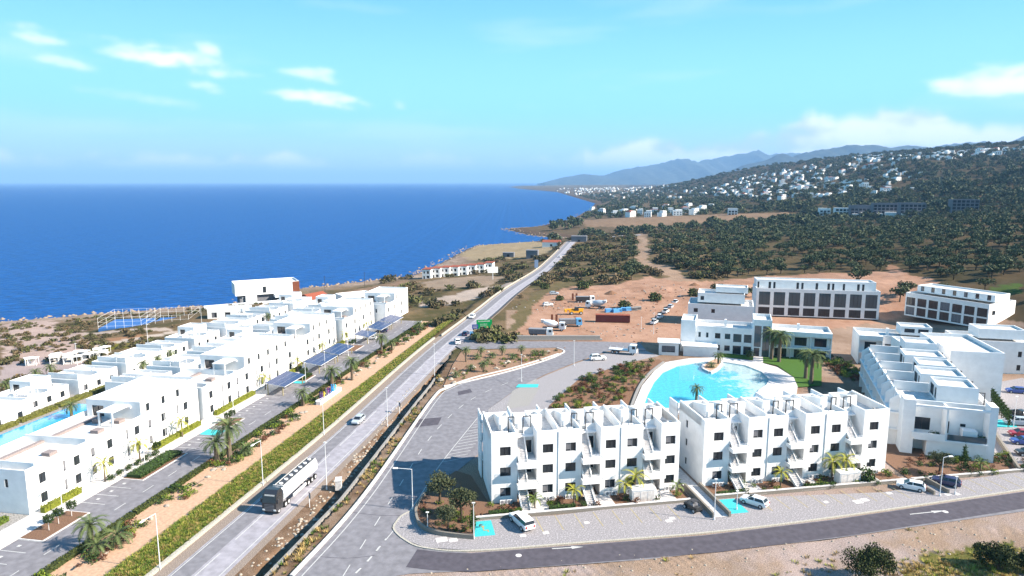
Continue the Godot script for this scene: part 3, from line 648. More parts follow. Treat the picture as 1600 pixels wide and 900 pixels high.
func apartment(length: float, bays: Array, wins: Array, pipes: Array, fr: Transform3D, label: String, leftwin: bool):
	var o := thing("apartment_building", label, "building", fr, "stepped white apartment blocks of the resort front")
	var W := MB.new(); var Rf := MB.new(); var S := MB.new(); var D := MB.new(); var Pp := MB.new()
	var st := 3.35; var top := 11.5; var deep := 10.0; var x := 0.0
	for i in bays.size() + 1:
		var xe: float = bays[i][0] if i < bays.size() else length
		var f := []
		for w in wins:
			if w > x and w < xe:
				for k in 3: f.append([w - x - 0.85, w - x + 0.85, 1.15 + st * k, 2.6 + st * k, "blind" if (int(w * 7) + k) % 3 == 0 else "glass"])
		var l := []; var r := []
		if i == 0 and leftwin: l = [[8.2, 8.9, 1.2, 2.6]]
		if i == 0 and not leftwin: l = [[3, 3.8, 1.2, 2.5], [3, 3.8, 4.6, 5.9], [3, 3.8, 7.9, 9.2]]
		block(o, W, Rf, x, xe, 0, top, -deep, 0, {"f": f, "l": l, "r": r, "b": [[1.0, minf(4.0, xe - x - 0.6), 0.2, 2.5], [1.0, minf(4.0, xe - x - 0.6), 3.6, 5.9], [1.0, minf(4.0, xe - x - 0.6), 6.9, 9.2]]}, 1.3)
		if i < bays.size():
			var b0: float = bays[i][0]; var b1: float = bays[i][1]; var mid := b0 + 1.55
			# recessed stair well: back wall with doors, floors, and one straight flight per storey
			var dr := []
			for k in 3: dr.append([0.45, 1.35, 0.1 + st * k, 2.2 + st * k])
			var holes := []
			for p in dr: holes.append([p[0], p[1], p[2], p[3]])
			face(W, Vector3(mid, 0, -3.2), Vector3(1, 0, 0), b1 - mid, top - 0.4, holes, 0.15)
			for p in dr: part(o, "door", window_mesh(0.9, 2.1, "glass"), Vector3(mid + 0.9, p[2], -3.34))
			W.q(Vector3(b0, 0, -3.2), Vector3(mid, 0, -3.2), Vector3(mid, 10.05, -3.2), Vector3(b0, 10.05, -3.2))
			block(o, W, Rf, b0, b1, 0, 10.05, -deep, -3.36, {}, 0.0)
			for k in range(1, 4):
				var y := st * k
				var land := MB.new()
				if k < 3:
					land.box(mid - 0.1, b1 + 0.15, y - 0.25, y, -3.2, 1.45); land.box(b0 - 0.1, mid - 0.1, y - 0.25, y, 0.75, 1.45)
					land.box(b0 - 0.1, b1 + 0.15, y - 0.55, y + 0.12, 1.45, 1.6); land.box(b0 - 0.24, b0 - 0.1, y - 0.55, y + 0.12, -0.0, 1.6); land.box(b1 + 0.15, b1 + 0.29, y - 0.55, y + 0.12, 0.0, 1.6)
				else: land.box(b0, b1, y - 0.25, y, -3.36, -2.2)
				part(o, "landing", land.mesh(M.white))
				var fl := MB.new(); var n := 18; var z0 := (3.4 if k == 1 else 0.75); var z1 := -2.9
				for s in n:
					var za := lerpf(z0, z1, float(s) / n); var zb := lerpf(z0, z1, float(s + 1) / n); var yy := y - st + st * (s + 1) / n
					fl.box(b0 + 0.12, mid - 0.16, yy - 0.32, yy, zb, za + 0.02)
				part(o, "stair_flight", fl.mesh(M.terrace))
				var sr := MB.new()
				for e in [b0 + 0.05, mid - 0.13]:
					sr.hexa([Vector3(e, y - st, z0), Vector3(e + 0.1, y - st, z0), Vector3(e + 0.1, y - 0.35, z1), Vector3(e, y - 0.35, z1), Vector3(e, y - st + 0.45, z0), Vector3(e + 0.1, y - st + 0.45, z0), Vector3(e + 0.1, y + 0.1, z1), Vector3(e, y + 0.1, z1)])
					rail(sr, Vector3(e + 0.05, y - st + 0.4, z0), Vector3(e + 0.05, y + 0.1, z1), 0.75, 3)
				if k < 3:
					rail(sr, Vector3(b0, y + 0.1, 1.52), Vector3(b1 + 0.2, y + 0.1, 1.52), 0.85, 4); rail(sr, Vector3(b1 + 0.2, y + 0.1, 0.1), Vector3(b1 + 0.2, y + 0.1, 1.5), 0.85, 4)
				part(o, "handrail", sr.mesh(M.white))
			# roof level: dark door frames of the terraces and stepped dividing walls
			for e in [[b0 - 0.9, b0 + 0.15], [b0 + 1.5, b1 - 0.2]]:
				var fm := MB.new(); frame_loop(fm, e[0], e[1], 10.1, 12.9, -3.4); part(o, "gate_frame", fm.mesh(M.darkmetal))
			W.box(b0 - 2.2, b0 - 0.9, 10.1, 12.7, -4.6, -4.4); W.box(b0 + 0.15, b0 + 1.5, 10.1, 12.9, -4.8, -4.4); W.box(b1 - 0.2, b1 + 1.6, 10.1, 12.7, -4.6, -4.4)
			for e in [b0 - 2.2, b0 + 0.75, b1 + 1.6]:
				W.hexa([Vector3(e, 10.1, -4.6), Vector3(e + 0.22, 10.1, -4.6), Vector3(e + 0.22, 10.1, -deep + 0.3), Vector3(e, 10.1, -deep + 0.3), Vector3(e, 12.5, -4.6), Vector3(e + 0.22, 12.5, -4.6), Vector3(e + 0.22, 11.4, -deep + 0.3), Vector3(e, 11.4, -deep + 0.3)])
			Rf.box(b0 - 2.0, b1 + 1.5, 10.1, 10.5, -4.3, -3.5)
		x = bays[i][1] if i < bays.size() else length
	# fins between flats, roof pieces and outdoor units on the terraces
	var xs := [0.0]
	for p in pipes: xs.append(p)
	xs.append(length - 0.25)
	for e in xs:
		W.hexa([Vector3(e, 10.1, -1.2), Vector3(e + 0.25, 10.1, -1.2), Vector3(e + 0.25, 10.1, -deep), Vector3(e, 10.1, -deep), Vector3(e, 11.6, -1.2), Vector3(e + 0.25, 11.6, -1.2), Vector3(e + 0.25, 11.8, -deep + 0.2), Vector3(e, 11.8, -deep + 0.2)])
		for k in 2:
			var ac := part(o, "air_conditioner", ac_mesh(), Vector3(clampf(e + 1.4 + k * 1.1, 0.9, length - 1), 10.25, -2.2))
	for p in pipes:
		var pi := MB.new(); pi.tube(Vector3(p, 0.1, 0.06), Vector3(p, 11.3, 0.06), 0.06, 0.06, 6); part(o, "drainpipe", pi.mesh(M.white))
	for w in wins:
		for k in 2: part(o, "air_conditioner", ac_mesh(), Vector3(w - 0.5 + k * 1.05, 0.12, 0.45))
	# pool-side balconies behind
	for k in 3:
		var sl := MB.new(); sl.box(-0.4, length + 0.2, st * (k + 1) - 0.3, st * (k + 1) - 0.05, -deep - 3.4, -deep - 0.002)
		part(o, "balcony_slab", sl.mesh(M.white))
	var px := -0.4
	while px < length:
		W.box(px, px + 0.22, 0, 11.2, -deep - 3.5, -deep - 0.002); px += length / 6.0
	part(o, "wall", W.mesh(M.white)); part(o, "roof", Rf.mesh(M.roof))
func simple_building(called: String, label: String, fr: Transform3D, blocks: Array, cat := "building", group := "", wm := "white") -> Node3D:
	var o := thing(called, label, cat, fr, group)
	var W := MB.new(); var Rf := MB.new()
	for k in blocks: block(o, W, Rf, k[0], k[1], k[2], k[3], k[4], k[5], k[6] if k.size() > 6 else {}, k[7] if k.size() > 7 else 0.8)
	part(o, "wall", W.mesh(M[wm])); part(o, "roof", Rf.mesh(M.roof))
	return o
func rowwin(n: int, len_: float, ys: Array, w := 1.2, h := 1.5, off := 0.0) -> Array:
	var r := []
	for i in n:
		var c := len_ * (i + 0.5) / n + off * (1 if i % 2 else -1)
		for y in ys: r.append([c - w / 2, c + w / 2, y, y + h, "blind" if (i * 3 + int(y)) % 4 == 0 else "glass"])
	return r
func resort():
	apartment(31.0, [[4.1, 7.2], [14.5, 17.6], [24.7, 27.8]], [2.2, 9.0, 12.7, 19.3, 22.9, 29.4], [10.7, 21.0], inR(0, 0), "white stepped apartment block with outside stairs, nearest the slip road", true)
	apartment(34.0, [[4.6, 7.8], [15.0, 18.2], [26.0, 29.2]], [2.6, 9.6, 13.3, 20.1, 24.0, 31.2], [11.5, 22.0], inR(35.2, 0), "white stepped apartment block with outside stairs, beside the turquoise parking bay", false)
	# end block with the big two-storey balcony
	var cf := Transform3D(Basis(Vector3.UP, deg_to_rad(-20)), Vector3(72.4, 0, -120.5))
	var o := thing("apartment_building", "white block whose shaded end has a deep framed balcony with plants", "building", cf)
	var W := MB.new(); var Rf := MB.new()
	block(o, W, Rf, 0.0, 14.8, 0, 9.6, -46, -3.2, {"f": [[2.6, 5.2, 3.9, 6.3], [7.6, 8.3, 3.7, 6.0], [10.0, 10.9, 5.2, 5.8], [5.0, 5.8, 0.9, 2.4], [12.2, 12.9, 0.9, 2.4]], "r": rowwin(9, 42.8, [1.0, 4.3], 1.2, 1.4), "l": rowwin(9, 42.8, [0.6, 3.9, 7.0], 2.4, 2.1)}, 0.9)
	W.box(0.0, 2.0, 0, 10.4, -3.198, 0); W.box(13.6, 14.8, 0, 10.4, -3.198, 0); W.box(7.0, 7.3, 3.4, 9.4, -3.198, -0.1); W.box(2.0, 13.6, 9.2, 9.6, -0.4, 0)
	W.box(2.0, 13.6, 3.05, 3.4, -3.198, 0.3); W.box(1.6, 7.0, 3.4, 4.4, 0.1, 0.3); W.box(4.2, 13.6, 0, 3.05, -3.198, -0.05)
	W.box(10.0, 12.3, 3.4, 5.2, -2.9, -1.0)
	var gp := MB.new(); gp.box(7.4, 13.5, 3.4, 4.5, -0.12, -0.07); part(o, "glass_balustrade", gp.mesh(M.tint))
	# penthouses stepping up the roof, each with its terrace
	var z := -4.0; var hh := 12.6
	for i in 5:
		var e := -6.0 - i * 8.0
		block(o, W, Rf, 6.5 if i % 2 == 0 else 5.2, 13.0, 8.7, 12.0 + (1.2 if i == 4 else 0.0), e - 6.4, e, {"l": [[0.6, 3.6, 9.0, 11.2], [4.2, 5.6, 9.0, 11.2]]}, 0.5)
		W.box(0.25, 6.5, 8.7, 10.5, e - 6.7, e - 6.45)
		W.hexa([Vector3(13.0, 8.7, e), Vector3(13.2, 8.7, e), Vector3(13.2, 8.7, e - 6), Vector3(13.0, 8.7, e - 6), Vector3(13.0, 12.0, e), Vector3(13.2, 12.0, e), Vector3(13.2, 10.0, e - 6), Vector3(13.0, 10.0, e - 6)])
		var fm := MB.new(); frame_loop(fm, 13.3, 14.5, 8.7, 11.0, e - 1.0); part(o, "gate_frame", fm.mesh(M.darkmetal))
	for i in 9:   # leaning fins on the pool side
		var e := -4.2 - i * 4.9
		W.hexa([Vector3(-1.6, 0, e), Vector3(0.0, 0, e), Vector3(0.0, 0, e - 0.3), Vector3(-1.6, 0, e - 0.3), Vector3(-1.6, 9.0, e), Vector3(0.0, 10.2, e), Vector3(0.0, 10.2, e - 0.3), Vector3(-1.6, 9.0, e - 0.3)])
	for k in 2: W.box(-1.7, 0.0, 3.1 + 3.3 * k, 3.4 + 3.3 * k, -45, -3.5)
	part(o, "wall", W.mesh(M.white)); part(o, "roof", Rf.mesh(M.roof))
	# poolside wings and the blocks behind
	var ef := Transform3D(Basis(Vector3.UP, deg_to_rad(-18)) * Basis.from_scale(Vector3(0.84, 1, 1)), Vector3(50.4, 0, -197.9))
	o = thing("poolside_building", "two-storey shaded white wings joined by a glazed stair tower behind the lagoon", "building", ef)
	W = MB.new(); Rf = MB.new()
	block(o, W, Rf, 0, 5.0, 0, 9.6, -9, 0.6, {}, 0.5)
	block(o, W, Rf, 5.0, 24.0, 0, 8.0, -10, 0, {"f": [[1.0, 1.8, 1.0, 2.5], [3.6, 4.4, 1.0, 2.5], [1.0, 1.8, 4.6, 6.1], [3.6, 4.4, 4.6, 6.1], [6.6, 8.4, 1.0, 2.6], [6.6, 8.4, 4.5, 6.1], [9.9, 11.7, 1.0, 2.6], [9.9, 11.7, 4.5, 6.1], [12.7, 15.4, 0.2, 2.7], [12.7, 15.4, 3.8, 6.2], [16.2, 18.7, 0.2, 2.7], [16.2, 18.7, 3.8, 6.2]]}, 0.9)
	block(o, W, Rf, 24.0, 30.0, 0, 11.0, -9, 0.8, {"f": [[0.5, 2.7, 3.0, 9.2, "tint"], [3.2, 5.5, 0.2, 9.2, "tint"], [0.6, 2.4, 0.1, 2.7]]}, 0.8)
	var f := []
	for i in 3:
		for y in [0.2, 3.7]: f.append([1.4 + i * 6.2, 5.2 + i * 6.2, y, y + 2.4])
	block(o, W, Rf, 30.0, 49.0, 0, 8.0, -10, -1.4, {"f": f}, 0.9)
	W.box(30.0, 49.0, 6.7, 8.0, -1.39, 0.2); W.box(30.0, 49.0, 3.0, 3.4, -1.39, 0.2)
	for x in [30.1, 36.2, 42.4, 48.7]: W.box(x, x + 0.25, 0, 6.7, -1.39, 0.1)
	W.box(14.5, 15.3, 7.1, 9.3, -6, -5); W.box(38.5, 39.3, 7.1, 9.3, -6, -5)
	part(o, "wall", W.mesh(M.white)); part(o, "roof", Rf.mesh(M.roof))
	o = thing("poolside_building", "two-storey white wing with dark balconies right of the service yard behind the lagoon", "building", ef)
	W = MB.new(); Rf = MB.new()
	block(o, W, Rf, 57, 78, 0, 8.2, -11, -1.2, {"f": [[2.0, 5.4, 0.2, 2.6], [2.0, 5.4, 3.8, 6.2], [8.0, 10.0, 4.2, 5.9], [12, 15.5, 3.9, 6.2]]}, 0.9)
	W.box(57, 64, 6.9, 8.2, -1.19, 0.2); W.box(57, 64, 3.1, 3.5, -1.19, 0.2); W.box(57, 57.25, 0, 6.9, -1.19, 0.1); W.box(63.75, 64, 0, 6.9, -1.19, 0.1)
	block(o, W, Rf, 70, 79, 8.2, 10.6, -10, -4, {"f": [[1, 4, 8.9, 10.0], [5, 8, 8.9, 10.0]]}, 0.5)
	W.box(66.0, 66.8, 7.3, 9.5, -6, -5)
	part(o, "wall", W.mesh(M.white)); part(o, "roof", Rf.mesh(M.roof))
	f = []
	for i in 8:
		f.append([0.9 + i * 5.25, 4.9 + i * 5.25, 4.0, 9.0, "tint"]); f.append([0.9 + i * 5.25, 4.9 + i * 5.25, 0.3, 3.2])
	var ff := Transform3D(Basis(Vector3.UP, deg_to_rad(-12)), Vector3(91.5, 0.5, -250.5))
	o = thing("terrace_building", "long white block with eight tall dark windows standing on red soil", "building", ff)
	W = MB.new(); Rf = MB.new()
	block(o, W, Rf, 0, 42.5, 0, 10.3, -11, 0, {"f": f}, 1.0)
	block(o, W, Rf, 0.4, 42.0, 9.4, 13.0, -11, -4, {"f": [[0.3, 1.0, 9.8, 12.2], [4.3, 5.2, 9.5, 12.2], [6.0, 6.8, 9.5, 12.2], [14.2, 15.1, 9.5, 12.2], [15.9, 16.7, 9.5, 12.2], [20.9, 21.8, 9.7, 12.2], [25.0, 25.9, 9.5, 12.2], [26.6, 27.4, 9.5, 12.2], [30.3, 31.1, 9.7, 12.2], [35.2, 36.1, 9.5, 12.2], [36.9, 37.7, 9.5, 12.2]]}, 0.5)
	part(o, "wall", W.mesh(M.white)); part(o, "roof", Rf.mesh(M.roof))
	simple_building("terrace_building", "stepped white block beside the row of parked trucks at the building site", Transform3D(Basis(Vector3.UP, deg_to_rad(-18)), Vector3(62.5, 0, -237)), [[0, 22, 0, 7.4, -14, 0, {"f": [[2, 3.4, 4.4, 5.8], [8, 9.2, 4.4, 5.8]]}, 0.8], [3, 19, 7.4, 10.8, -14, -4, {"f": [[1, 2.2, 8.2, 9.6]]}, 0.7], [9, 20, 10.8, 12.8, -13.5, -7, {}, 0.4]])
	simple_building("terrace_building", "long receding white block with a saw-tooth roof near the trees", Transform3D(Basis(Vector3.UP, deg_to_rad(-62)), Vector3(143, 2, -243)), [[0, 28, 0, 8.4, -16, 0, {"f": rowwin(7, 28, [0.5, 3.9], 3.2, 2.9), "r": [[2, 4, 4.5, 6], [9, 10, 3.5, 6]]}, 1.0], [1, 27, 8.4, 10.8, -14, -5, {"f": rowwin(7, 26, [8.8], 1.2, 1.8)}, 0.5]])
	simple_building("apartment_building", "white two-storey block with small windows and outdoor units at the right edge", Transform3D(Basis(Vector3.UP, deg_to_rad(-14)), Vector3(119.5, 0, -176)), [[0, 38, 0, 8.6, -12, 0, {"f": rowwin(10, 38, [1.0, 4.6], 0.9, 1.5, 0.5)}, 0.9], [5, 16, 8.6, 11.2, -10, -3, {}, 0.5]])
	simple_building("apartment_building", "tall plain white gable block behind the balcony block", Transform3D(Basis(Vector3.UP, deg_to_rad(-13)), Vector3(101, 0, -152)), [[0, 11, 0, 11.6, -20, 0, {"r": rowwin(3, 20, [1.0, 4.4, 7.6], 1.1, 1.5)}, 0.8], [-6, 0, 0, 9.8, -22, -3, {}, 0.7]])
	# gate house and pump house by the lagoon
	o = simple_building("pool_house", "small white flat-roofed hut with a shuttered window by the lagoon", Transform3D(Basis(Vector3.UP, deg_to_rad(-12)), Vector3(42.9, 0, -193.0)), [[0, 5.6, 0, 3.6, -5, 0, {"f": [[0.8, 4.6, 0.9, 2.8, "blind"]]}, 0.2]])
	var bb := MB.new(); bb.box(-0.4, 6.0, 3.602, 3.85, -5.4, 0.4); part(o, "roof_slab", bb.mesh(M.white))
	o = thing("pool_terrace", "raised white terrace block with railing beside the pool hut", "terrace", Transform3D(Basis(Vector3.UP, deg_to_rad(-12)), Vector3(49.8, 0, -191.8)))
	W = MB.new(); W.box(0, 9.4, 0, 2.9, -6, 0); W.box(-0.5, 9.6, 2.9, 3.1, -6, 0.3); part(o, "wall", W.mesh(M.white))
	W = MB.new(); rail(W, Vector3(0, 3.1, 0.1), Vector3(9.4, 3.1, 0.1), 1.0, 6); part(o, "railing", W.mesh(M.metal))
	# low stone walls
	for k in [[-3.0, 31.0, 4.9, "low rubble stone wall in front of the nearest apartment block"], [35.5, 70.0, 4.4, "low rubble stone wall in front of the middle apartment block"], [71.0, 96.0, 4.4, "low rubble stone wall in front of the balcony block"]]:
		W = MB.new(); W.box(k[0], k[1], -0.1, 0.55, k[2] - 0.4, k[2])
		var C := MB.new(); C.box(k[0] - 0.05, k[1] + 0.05, 0.55, 0.63, k[2] - 0.45, k[2] + 0.05)
		o = thing("stone_wall", k[3], "wall", inR(0, 0)); part(o, "wall", W.mesh(M.rubble)); part(o, "coping", C.mesh(M.walk))
	for k in [[32.0, "left"], [34.6, "right"]]:
		W = MB.new(); W.box(k[0], k[0] + 0.35, -0.1, 0.9, 0.0, 10.4)
		one("ramp_wall", "stone ramp wall beside the path between the two front blocks, %s one" % k[1], "wall", W.mesh(M.rubble), inR(0, 0))
	for k in [70.6, 73.2]:
		W = MB.new(); W.box(k, k + 0.3, -0.1, 0.8, 4.6, 9.4)
		one("ramp_wall", "short stone ramp wall %s" % ("beside the white hatchback at the balcony block" if k < 72 else "beside the dark blue hatchback"), "wall", W.mesh(M.rubble), inR(0, 0))
	sheet(tops([Vector2(-2, 4.5), Vector2(31.5, 4.5), Vector2(31.5, 0), Vector2(-2, 0)], RF), 0.14, M.soil, "garden_bed")
	sheet(tops([Vector2(35.5, 4.0), Vector2(70, 4.0), Vector2(70, 0), Vector2(35.5, 0)], RF), 0.14, M.soil, "garden_bed")
	sheet(tops([Vector2(71, 4.0), Vector2(96, 4.0), Vector2(92, -8), Vector2(74, -12)], RF), 0.13, M.soil, "garden_bed")
	sheet(tops([Vector2(32.3, 10.3), Vector2(34.6, 10.3), Vector2(34.6, -14), Vector2(32.3, -14)], RF), 0.16, M.walk, "path")
	var P := MB.new()
	for x in [5.6, 16.0, 26.2, 41.4, 51.8, 62.8]: P.obox(RF * Transform3D(Basis.IDENTITY, Vector3(x + 0.9, 0.16, 2.2)), 4.2, 0.06, 4.4)
	struct("path", P.mesh(M.walk))
	# corner planting behind a curved stone wall
	var arc := smooth_line(V3([Vector2(-13.8, -104.4),Vector2(-14.8, -99.5),Vector2(-14.7, -96.2),Vector2(-13.6, -92.7),Vector2(-11.5, -90.7),Vector2(-8.6, -89.7),Vector2(-5.4, -89.1)]), 0.8)
	W = MB.new(); ribbon(W, arc, -0.35, 0.0, 0.0, 0.75); one("stone_wall", "curved rubble wall round the olive trees at the road corner", "wall", W.mesh(M.rubble), Transform3D.IDENTITY)
	sheet([Vector2(-13.8, -104.4),Vector2(-14.5, -99.1),Vector2(-14.5, -96.2),Vector2(-13.5, -93.1),Vector2(-11.3, -91.1),Vector2(-8.7, -90),Vector2(-5.3, -89.5),Vector2(-5.5, -94.6),Vector2(-3.5, -99.5),Vector2(-7.1, -110),Vector2(-9.8, -111.8)], 0.3, M.soil, "garden_bed")
	# lagoon, beach, lawns
	var pool := [Vector2(29, -144.7),Vector2(32.1, -154.7),Vector2(35.8, -165.1),Vector2(39.9, -173.8),Vector2(45.2, -180.1),Vector2(52.8, -184),Vector2(59, -184),Vector2(63.9, -180.1),Vector2(66, -173.8),Vector2(65.5, -167.3),Vector2(63.1, -162.4),Vector2(59.7, -158.2),Vector2(57.2, -153.8),Vector2(56.1, -146.4),Vector2(42.6, -144.7)]
	var pb := MB.new(); pb.usec = true
	var pp := PackedVector2Array()
	for k in pool: pp.push_back(k)
	var pa: Vector2 = Vector2(44.8, -164); var pe: Vector2 = Vector2(64.9, -166.2)
	var step := 0.6; var wide: PackedVector2Array = Geometry2D.offset_polygon(pp, 1.6)[0]
	for i in 100:
		for j in 100:
			var c := Vector2(28 + i * step, -190 + j * step)
			if not Geometry2D.is_point_in_polygon(c + Vector2(0.3, 0.3), wide): continue
			var t := smoothstep(0.35, 0.75, noise.get_noise_2d(c.x * 9, c.y * 9) * 0.45 + noise.get_noise_2d(c.x * 40, c.y * 40) * 0.3 + (c - pa).dot(pe - pa) / (pe - pa).length_squared())
			pb.col = Color(0.02, 0.46, 0.62).lerp(Color(0.60, 0.66, 0.62), t)
			pb.q(Vector3(c.x, 0.06, c.y + step), Vector3(c.x + step, 0.06, c.y + step), Vector3(c.x + step, 0.06, c.y), Vector3(c.x, 0.06, c.y))
	struct("lagoon_floor", pb.mesh(M.poolfloor))
	sheet(pool, 0.34, M.water, "lagoon_water")
	var deck := [Vector2(25.7, -141.3),Vector2(32, -161.3),Vector2(37.7, -174.4),Vector2(42.8, -183.4),Vector2(50.1, -187.5),Vector2(60.1, -188.9),Vector2(68.2, -184.7),Vector2(71.9, -178.1),Vector2(72.3, -168.5),Vector2(70.1, -160.8),Vector2(62.6, -144.7),Vector2(41.7, -141.3)]
	var dp := PackedVector2Array()
	for k in deck: dp.push_back(k)
	for h in [[-100.0, 47.0], [47.0, 300.0]]:
		var half := PackedVector2Array([Vector2(h[0], -300), Vector2(h[1], -300), Vector2(h[1], -50), Vector2(h[0], -50)])
		for q in Geometry2D.intersect_polygons(dp, half):
			for r in Geometry2D.clip_polygons(q, pp):
				if not Geometry2D.is_polygon_clockwise(r): sheet(Array(r), 0.4, M.walk, "lagoon_deck", 0.4)
	W = MB.new(); ribbon(W, smooth_line(V3([Vector2(52, -173.2),Vector2(51.3, -176.9),Vector2(53.8, -182),Vector2(57.5, -186.1),Vector2(58.3, -183.4),Vector2(55.4, -176.9),Vector2(52.1, -172.6)]), 0.6), -0.3, 0.25, 0.0, 0.75)
	o = thing("planted_island", "rocky planted island with small palms in the lagoon", "island", Transform3D.IDENTITY); part(o, "rim", W.mesh(M.walk))
	W = MB.new(); sheet_into(W, [Vector2(52, -173.2),Vector2(51.3, -176.9),Vector2(53.8, -182),Vector2(57.5, -186.1),Vector2(58.3, -183.4),Vector2(55.4, -176.9)], 0.7); part(o, "soil", W.mesh(M.sandpath))
	sheet([Vector2(61.4, -195.5),Vector2(71.6, -195.5),Vector2(68.2, -186.8),Vector2(60.4, -189.6)], 0.2, M.lawn, "lawn")
	sheet([Vector2(72.9, -191.8),Vector2(81.3, -190.3),Vector2(85.6, -182),Vector2(76.5, -161.9),Vector2(69.8, -160.8),Vector2(72.8, -169.6),Vector2(72.8, -180.7),Vector2(69.7, -184)], 0.2, M.lawn, "lawn")
	sheet([Vector2(72.5, -197.9),Vector2(75.1, -197.9),Vector2(69.9, -183.4),Vector2(67.5, -184.7)], 0.24, M.walk, "path")
	sheet([Vector2(57.5, -197.9),Vector2(97.2, -188.9),Vector2(87.3, -164),Vector2(76.1, -160.8),Vector2(86.2, -183.4),Vector2(81.9, -191.8),Vector2(61.1, -197.1)], 0.14, M.walk, "path")
	# garden plot with planting ridges
	sheet([Vector2(8.4, -147.3),Vector2(17.3, -168.5),Vector2(33.2, -184.7),Vector2(41.9, -187.5),Vector2(42.4, -183.4),Vector2(36.8, -173.2),Vector2(31.4, -160.8),Vector2(25.7, -141.3),Vector2(8.3, -140.5)], 0.1, M.redsoil, "garden_plot")
	W = MB.new(); ribbon(W, smooth_line(V3([Vector2(27, -144.7),Vector2(31.9, -160.8),Vector2(37.1, -173.2),Vector2(42.8, -183.4)]), 1.0), -0.9, -0.3, 0.0, 0.5); one("pool_wall", "low grey wall between the brown garden plot and the lagoon", "wall", W.mesh(M.conc), Transform3D.IDENTITY)
	# right-hand car park
	sheet([Vector2(82.7, -111.2),Vector2(98.3, -136.6),Vector2(119.3, -164),Vector2(132.3, -169.6),Vector2(147.3, -164),Vector2(103.2, -112.6)], 0.06, M.paving, "side_car_park")
	sheet([Vector2(101.8, -138.1),Vector2(106.1, -138.1),Vector2(104.1, -133.6),Vector2(99.6, -133.6)], 0.08, M.turq, "turquoise_bay")
	W = MB.new(); ribbon(W, V3([Vector2(101.8, -139.7),Vector2(94.7, -125.9),Vector2(88.3, -111.8)]), -0.2, 0.2, 0.0, 0.9); one("stone_wall", "stone wall sloping down beside the right-hand car park", "wall", W.mesh(M.rubble), Transform3D.IDENTITY)
	for i in 4:
		var sx: float = [14.4, 48.6, 25.5, 55.5][i]
		if i > 1: continue
		W = MB.new(); W.box(-1.9, 1.9, 0, 2.0, -0.8, 0.8); W.box(-2.0, 2.0, 2.0, 2.15, -0.9, 0.9)
		o = thing("meter_cabinet", "white meter cabinet with three doors %s" % ["in the garden of the nearest front block", "in the garden of the middle front block"][i], "cabinet", inR([23.8, 60.0][i], -2.6))
		part(o, "cabinet", W.mesh(M.white))
		for k in 3:
			var d := MB.new(); d.box(-1.75 + k * 1.2, -0.65 + k * 1.2, 0.15, 1.8, 0.8, 0.84); part(o, "door", d.mesh(M.walk))

# ---------- terrace rows on the left and the buildings along the shore
func row_block(u0: float, u1: float, front: float, label: String, seedn: int, tall: Array, depth := 13.0):
	rng.seed = seedn
	var o := thing("terrace_house_row", label, "building", inL(u0, front), "white terrace rows along the car park")
	var W := MB.new(); var Rf := MB.new(); var Tr := MB.new(); var len_ := u1 - u0
	var f := []
	var c := 3.0; var i := 0
	while c < len_ - 1.5:
		var w: float = [1.3, 0.5, 1.3, 0.9][i % 4]
		for y in [0.9, 4.2]: f.append([c - w / 2, c + w / 2, y, y + (1.7 if w > 0.6 else 1.9), "blind" if i % 2 else "glass"])
		c += [4.4, 2.6, 3.6, 4.0][i % 4]; i += 1
	block(o, W, Rf, 0, len_, 0, 7.5, -depth, 0, {"f": f, "l": [[9.0, 9.6, 4.4, 5.8]]}, 0.9)
	for t in tall:   # third-floor blocks [from, to, front set-back]
		var ops := []
		var n := int((t[1] - t[0]) / 4.5)
		for k in n: ops.append([1.5 + k * 4.5, 2.5 + k * 4.5, 7.8, 9.4])
		block(o, W, Rf, t[0], t[1], 6.6, 10.2, -depth + 1.0, -t[2] - 0.01, {"f": ops, "l": [[1.2, 3.8, 6.8, 9.0]]}, 0.6)
		W.box(t[0] - 4.5, t[0] - 4.25, 6.6, 9.3, -5.6, -5.3); W.box(t[0] - 0.3, t[0] + 0.02, 8.9, 9.3, -6.0, -2.0)
		W.box(t[0] - 4.6, t[0], 9.3, 9.5, -5.7, -2.4); W.box(t[0] - 4.6, t[0] - 4.35, 6.6, 9.3, -2.7, -2.4)
		Tr.box(t[0] - 3.4, t[0] - 2.2, 6.6, 7.5, -8, -6.9)
	c = 2.0
	while c < len_ - 3:
		W.box(c, c + 0.2, 6.6, 7.9, -depth + 0.3, -0.3) if int(c) % 2 == 0 else Tr.box(c, c + 1.6, 6.6, 7.2, -4.2, -2.6)
		if int(c) % 3 == 0: part(o, "air_conditioner", ac_mesh(), Vector3(c + 1.2, 6.62, -7))
		c += 5.3
	Tr.box(1.0, len_ - 1.0, 6.6, 7.05, -9.6, -8.8)
	var Pp := MB.new()
	for k in int(len_ / 9):
		Pp = MB.new(); Pp.tube(Vector3(5.3 + k * 9, 0, 0.06), Vector3(5.3 + k * 9, 7.0, 0.06), 0.05, 0.05, 5); part(o, "drainpipe", Pp.mesh(M.metal))
	part(o, "wall", W.mesh(M.white)); part(o, "roof", Rf.mesh(M.roof)); part(o, "roof_box", Tr.mesh(M.roofstrip))
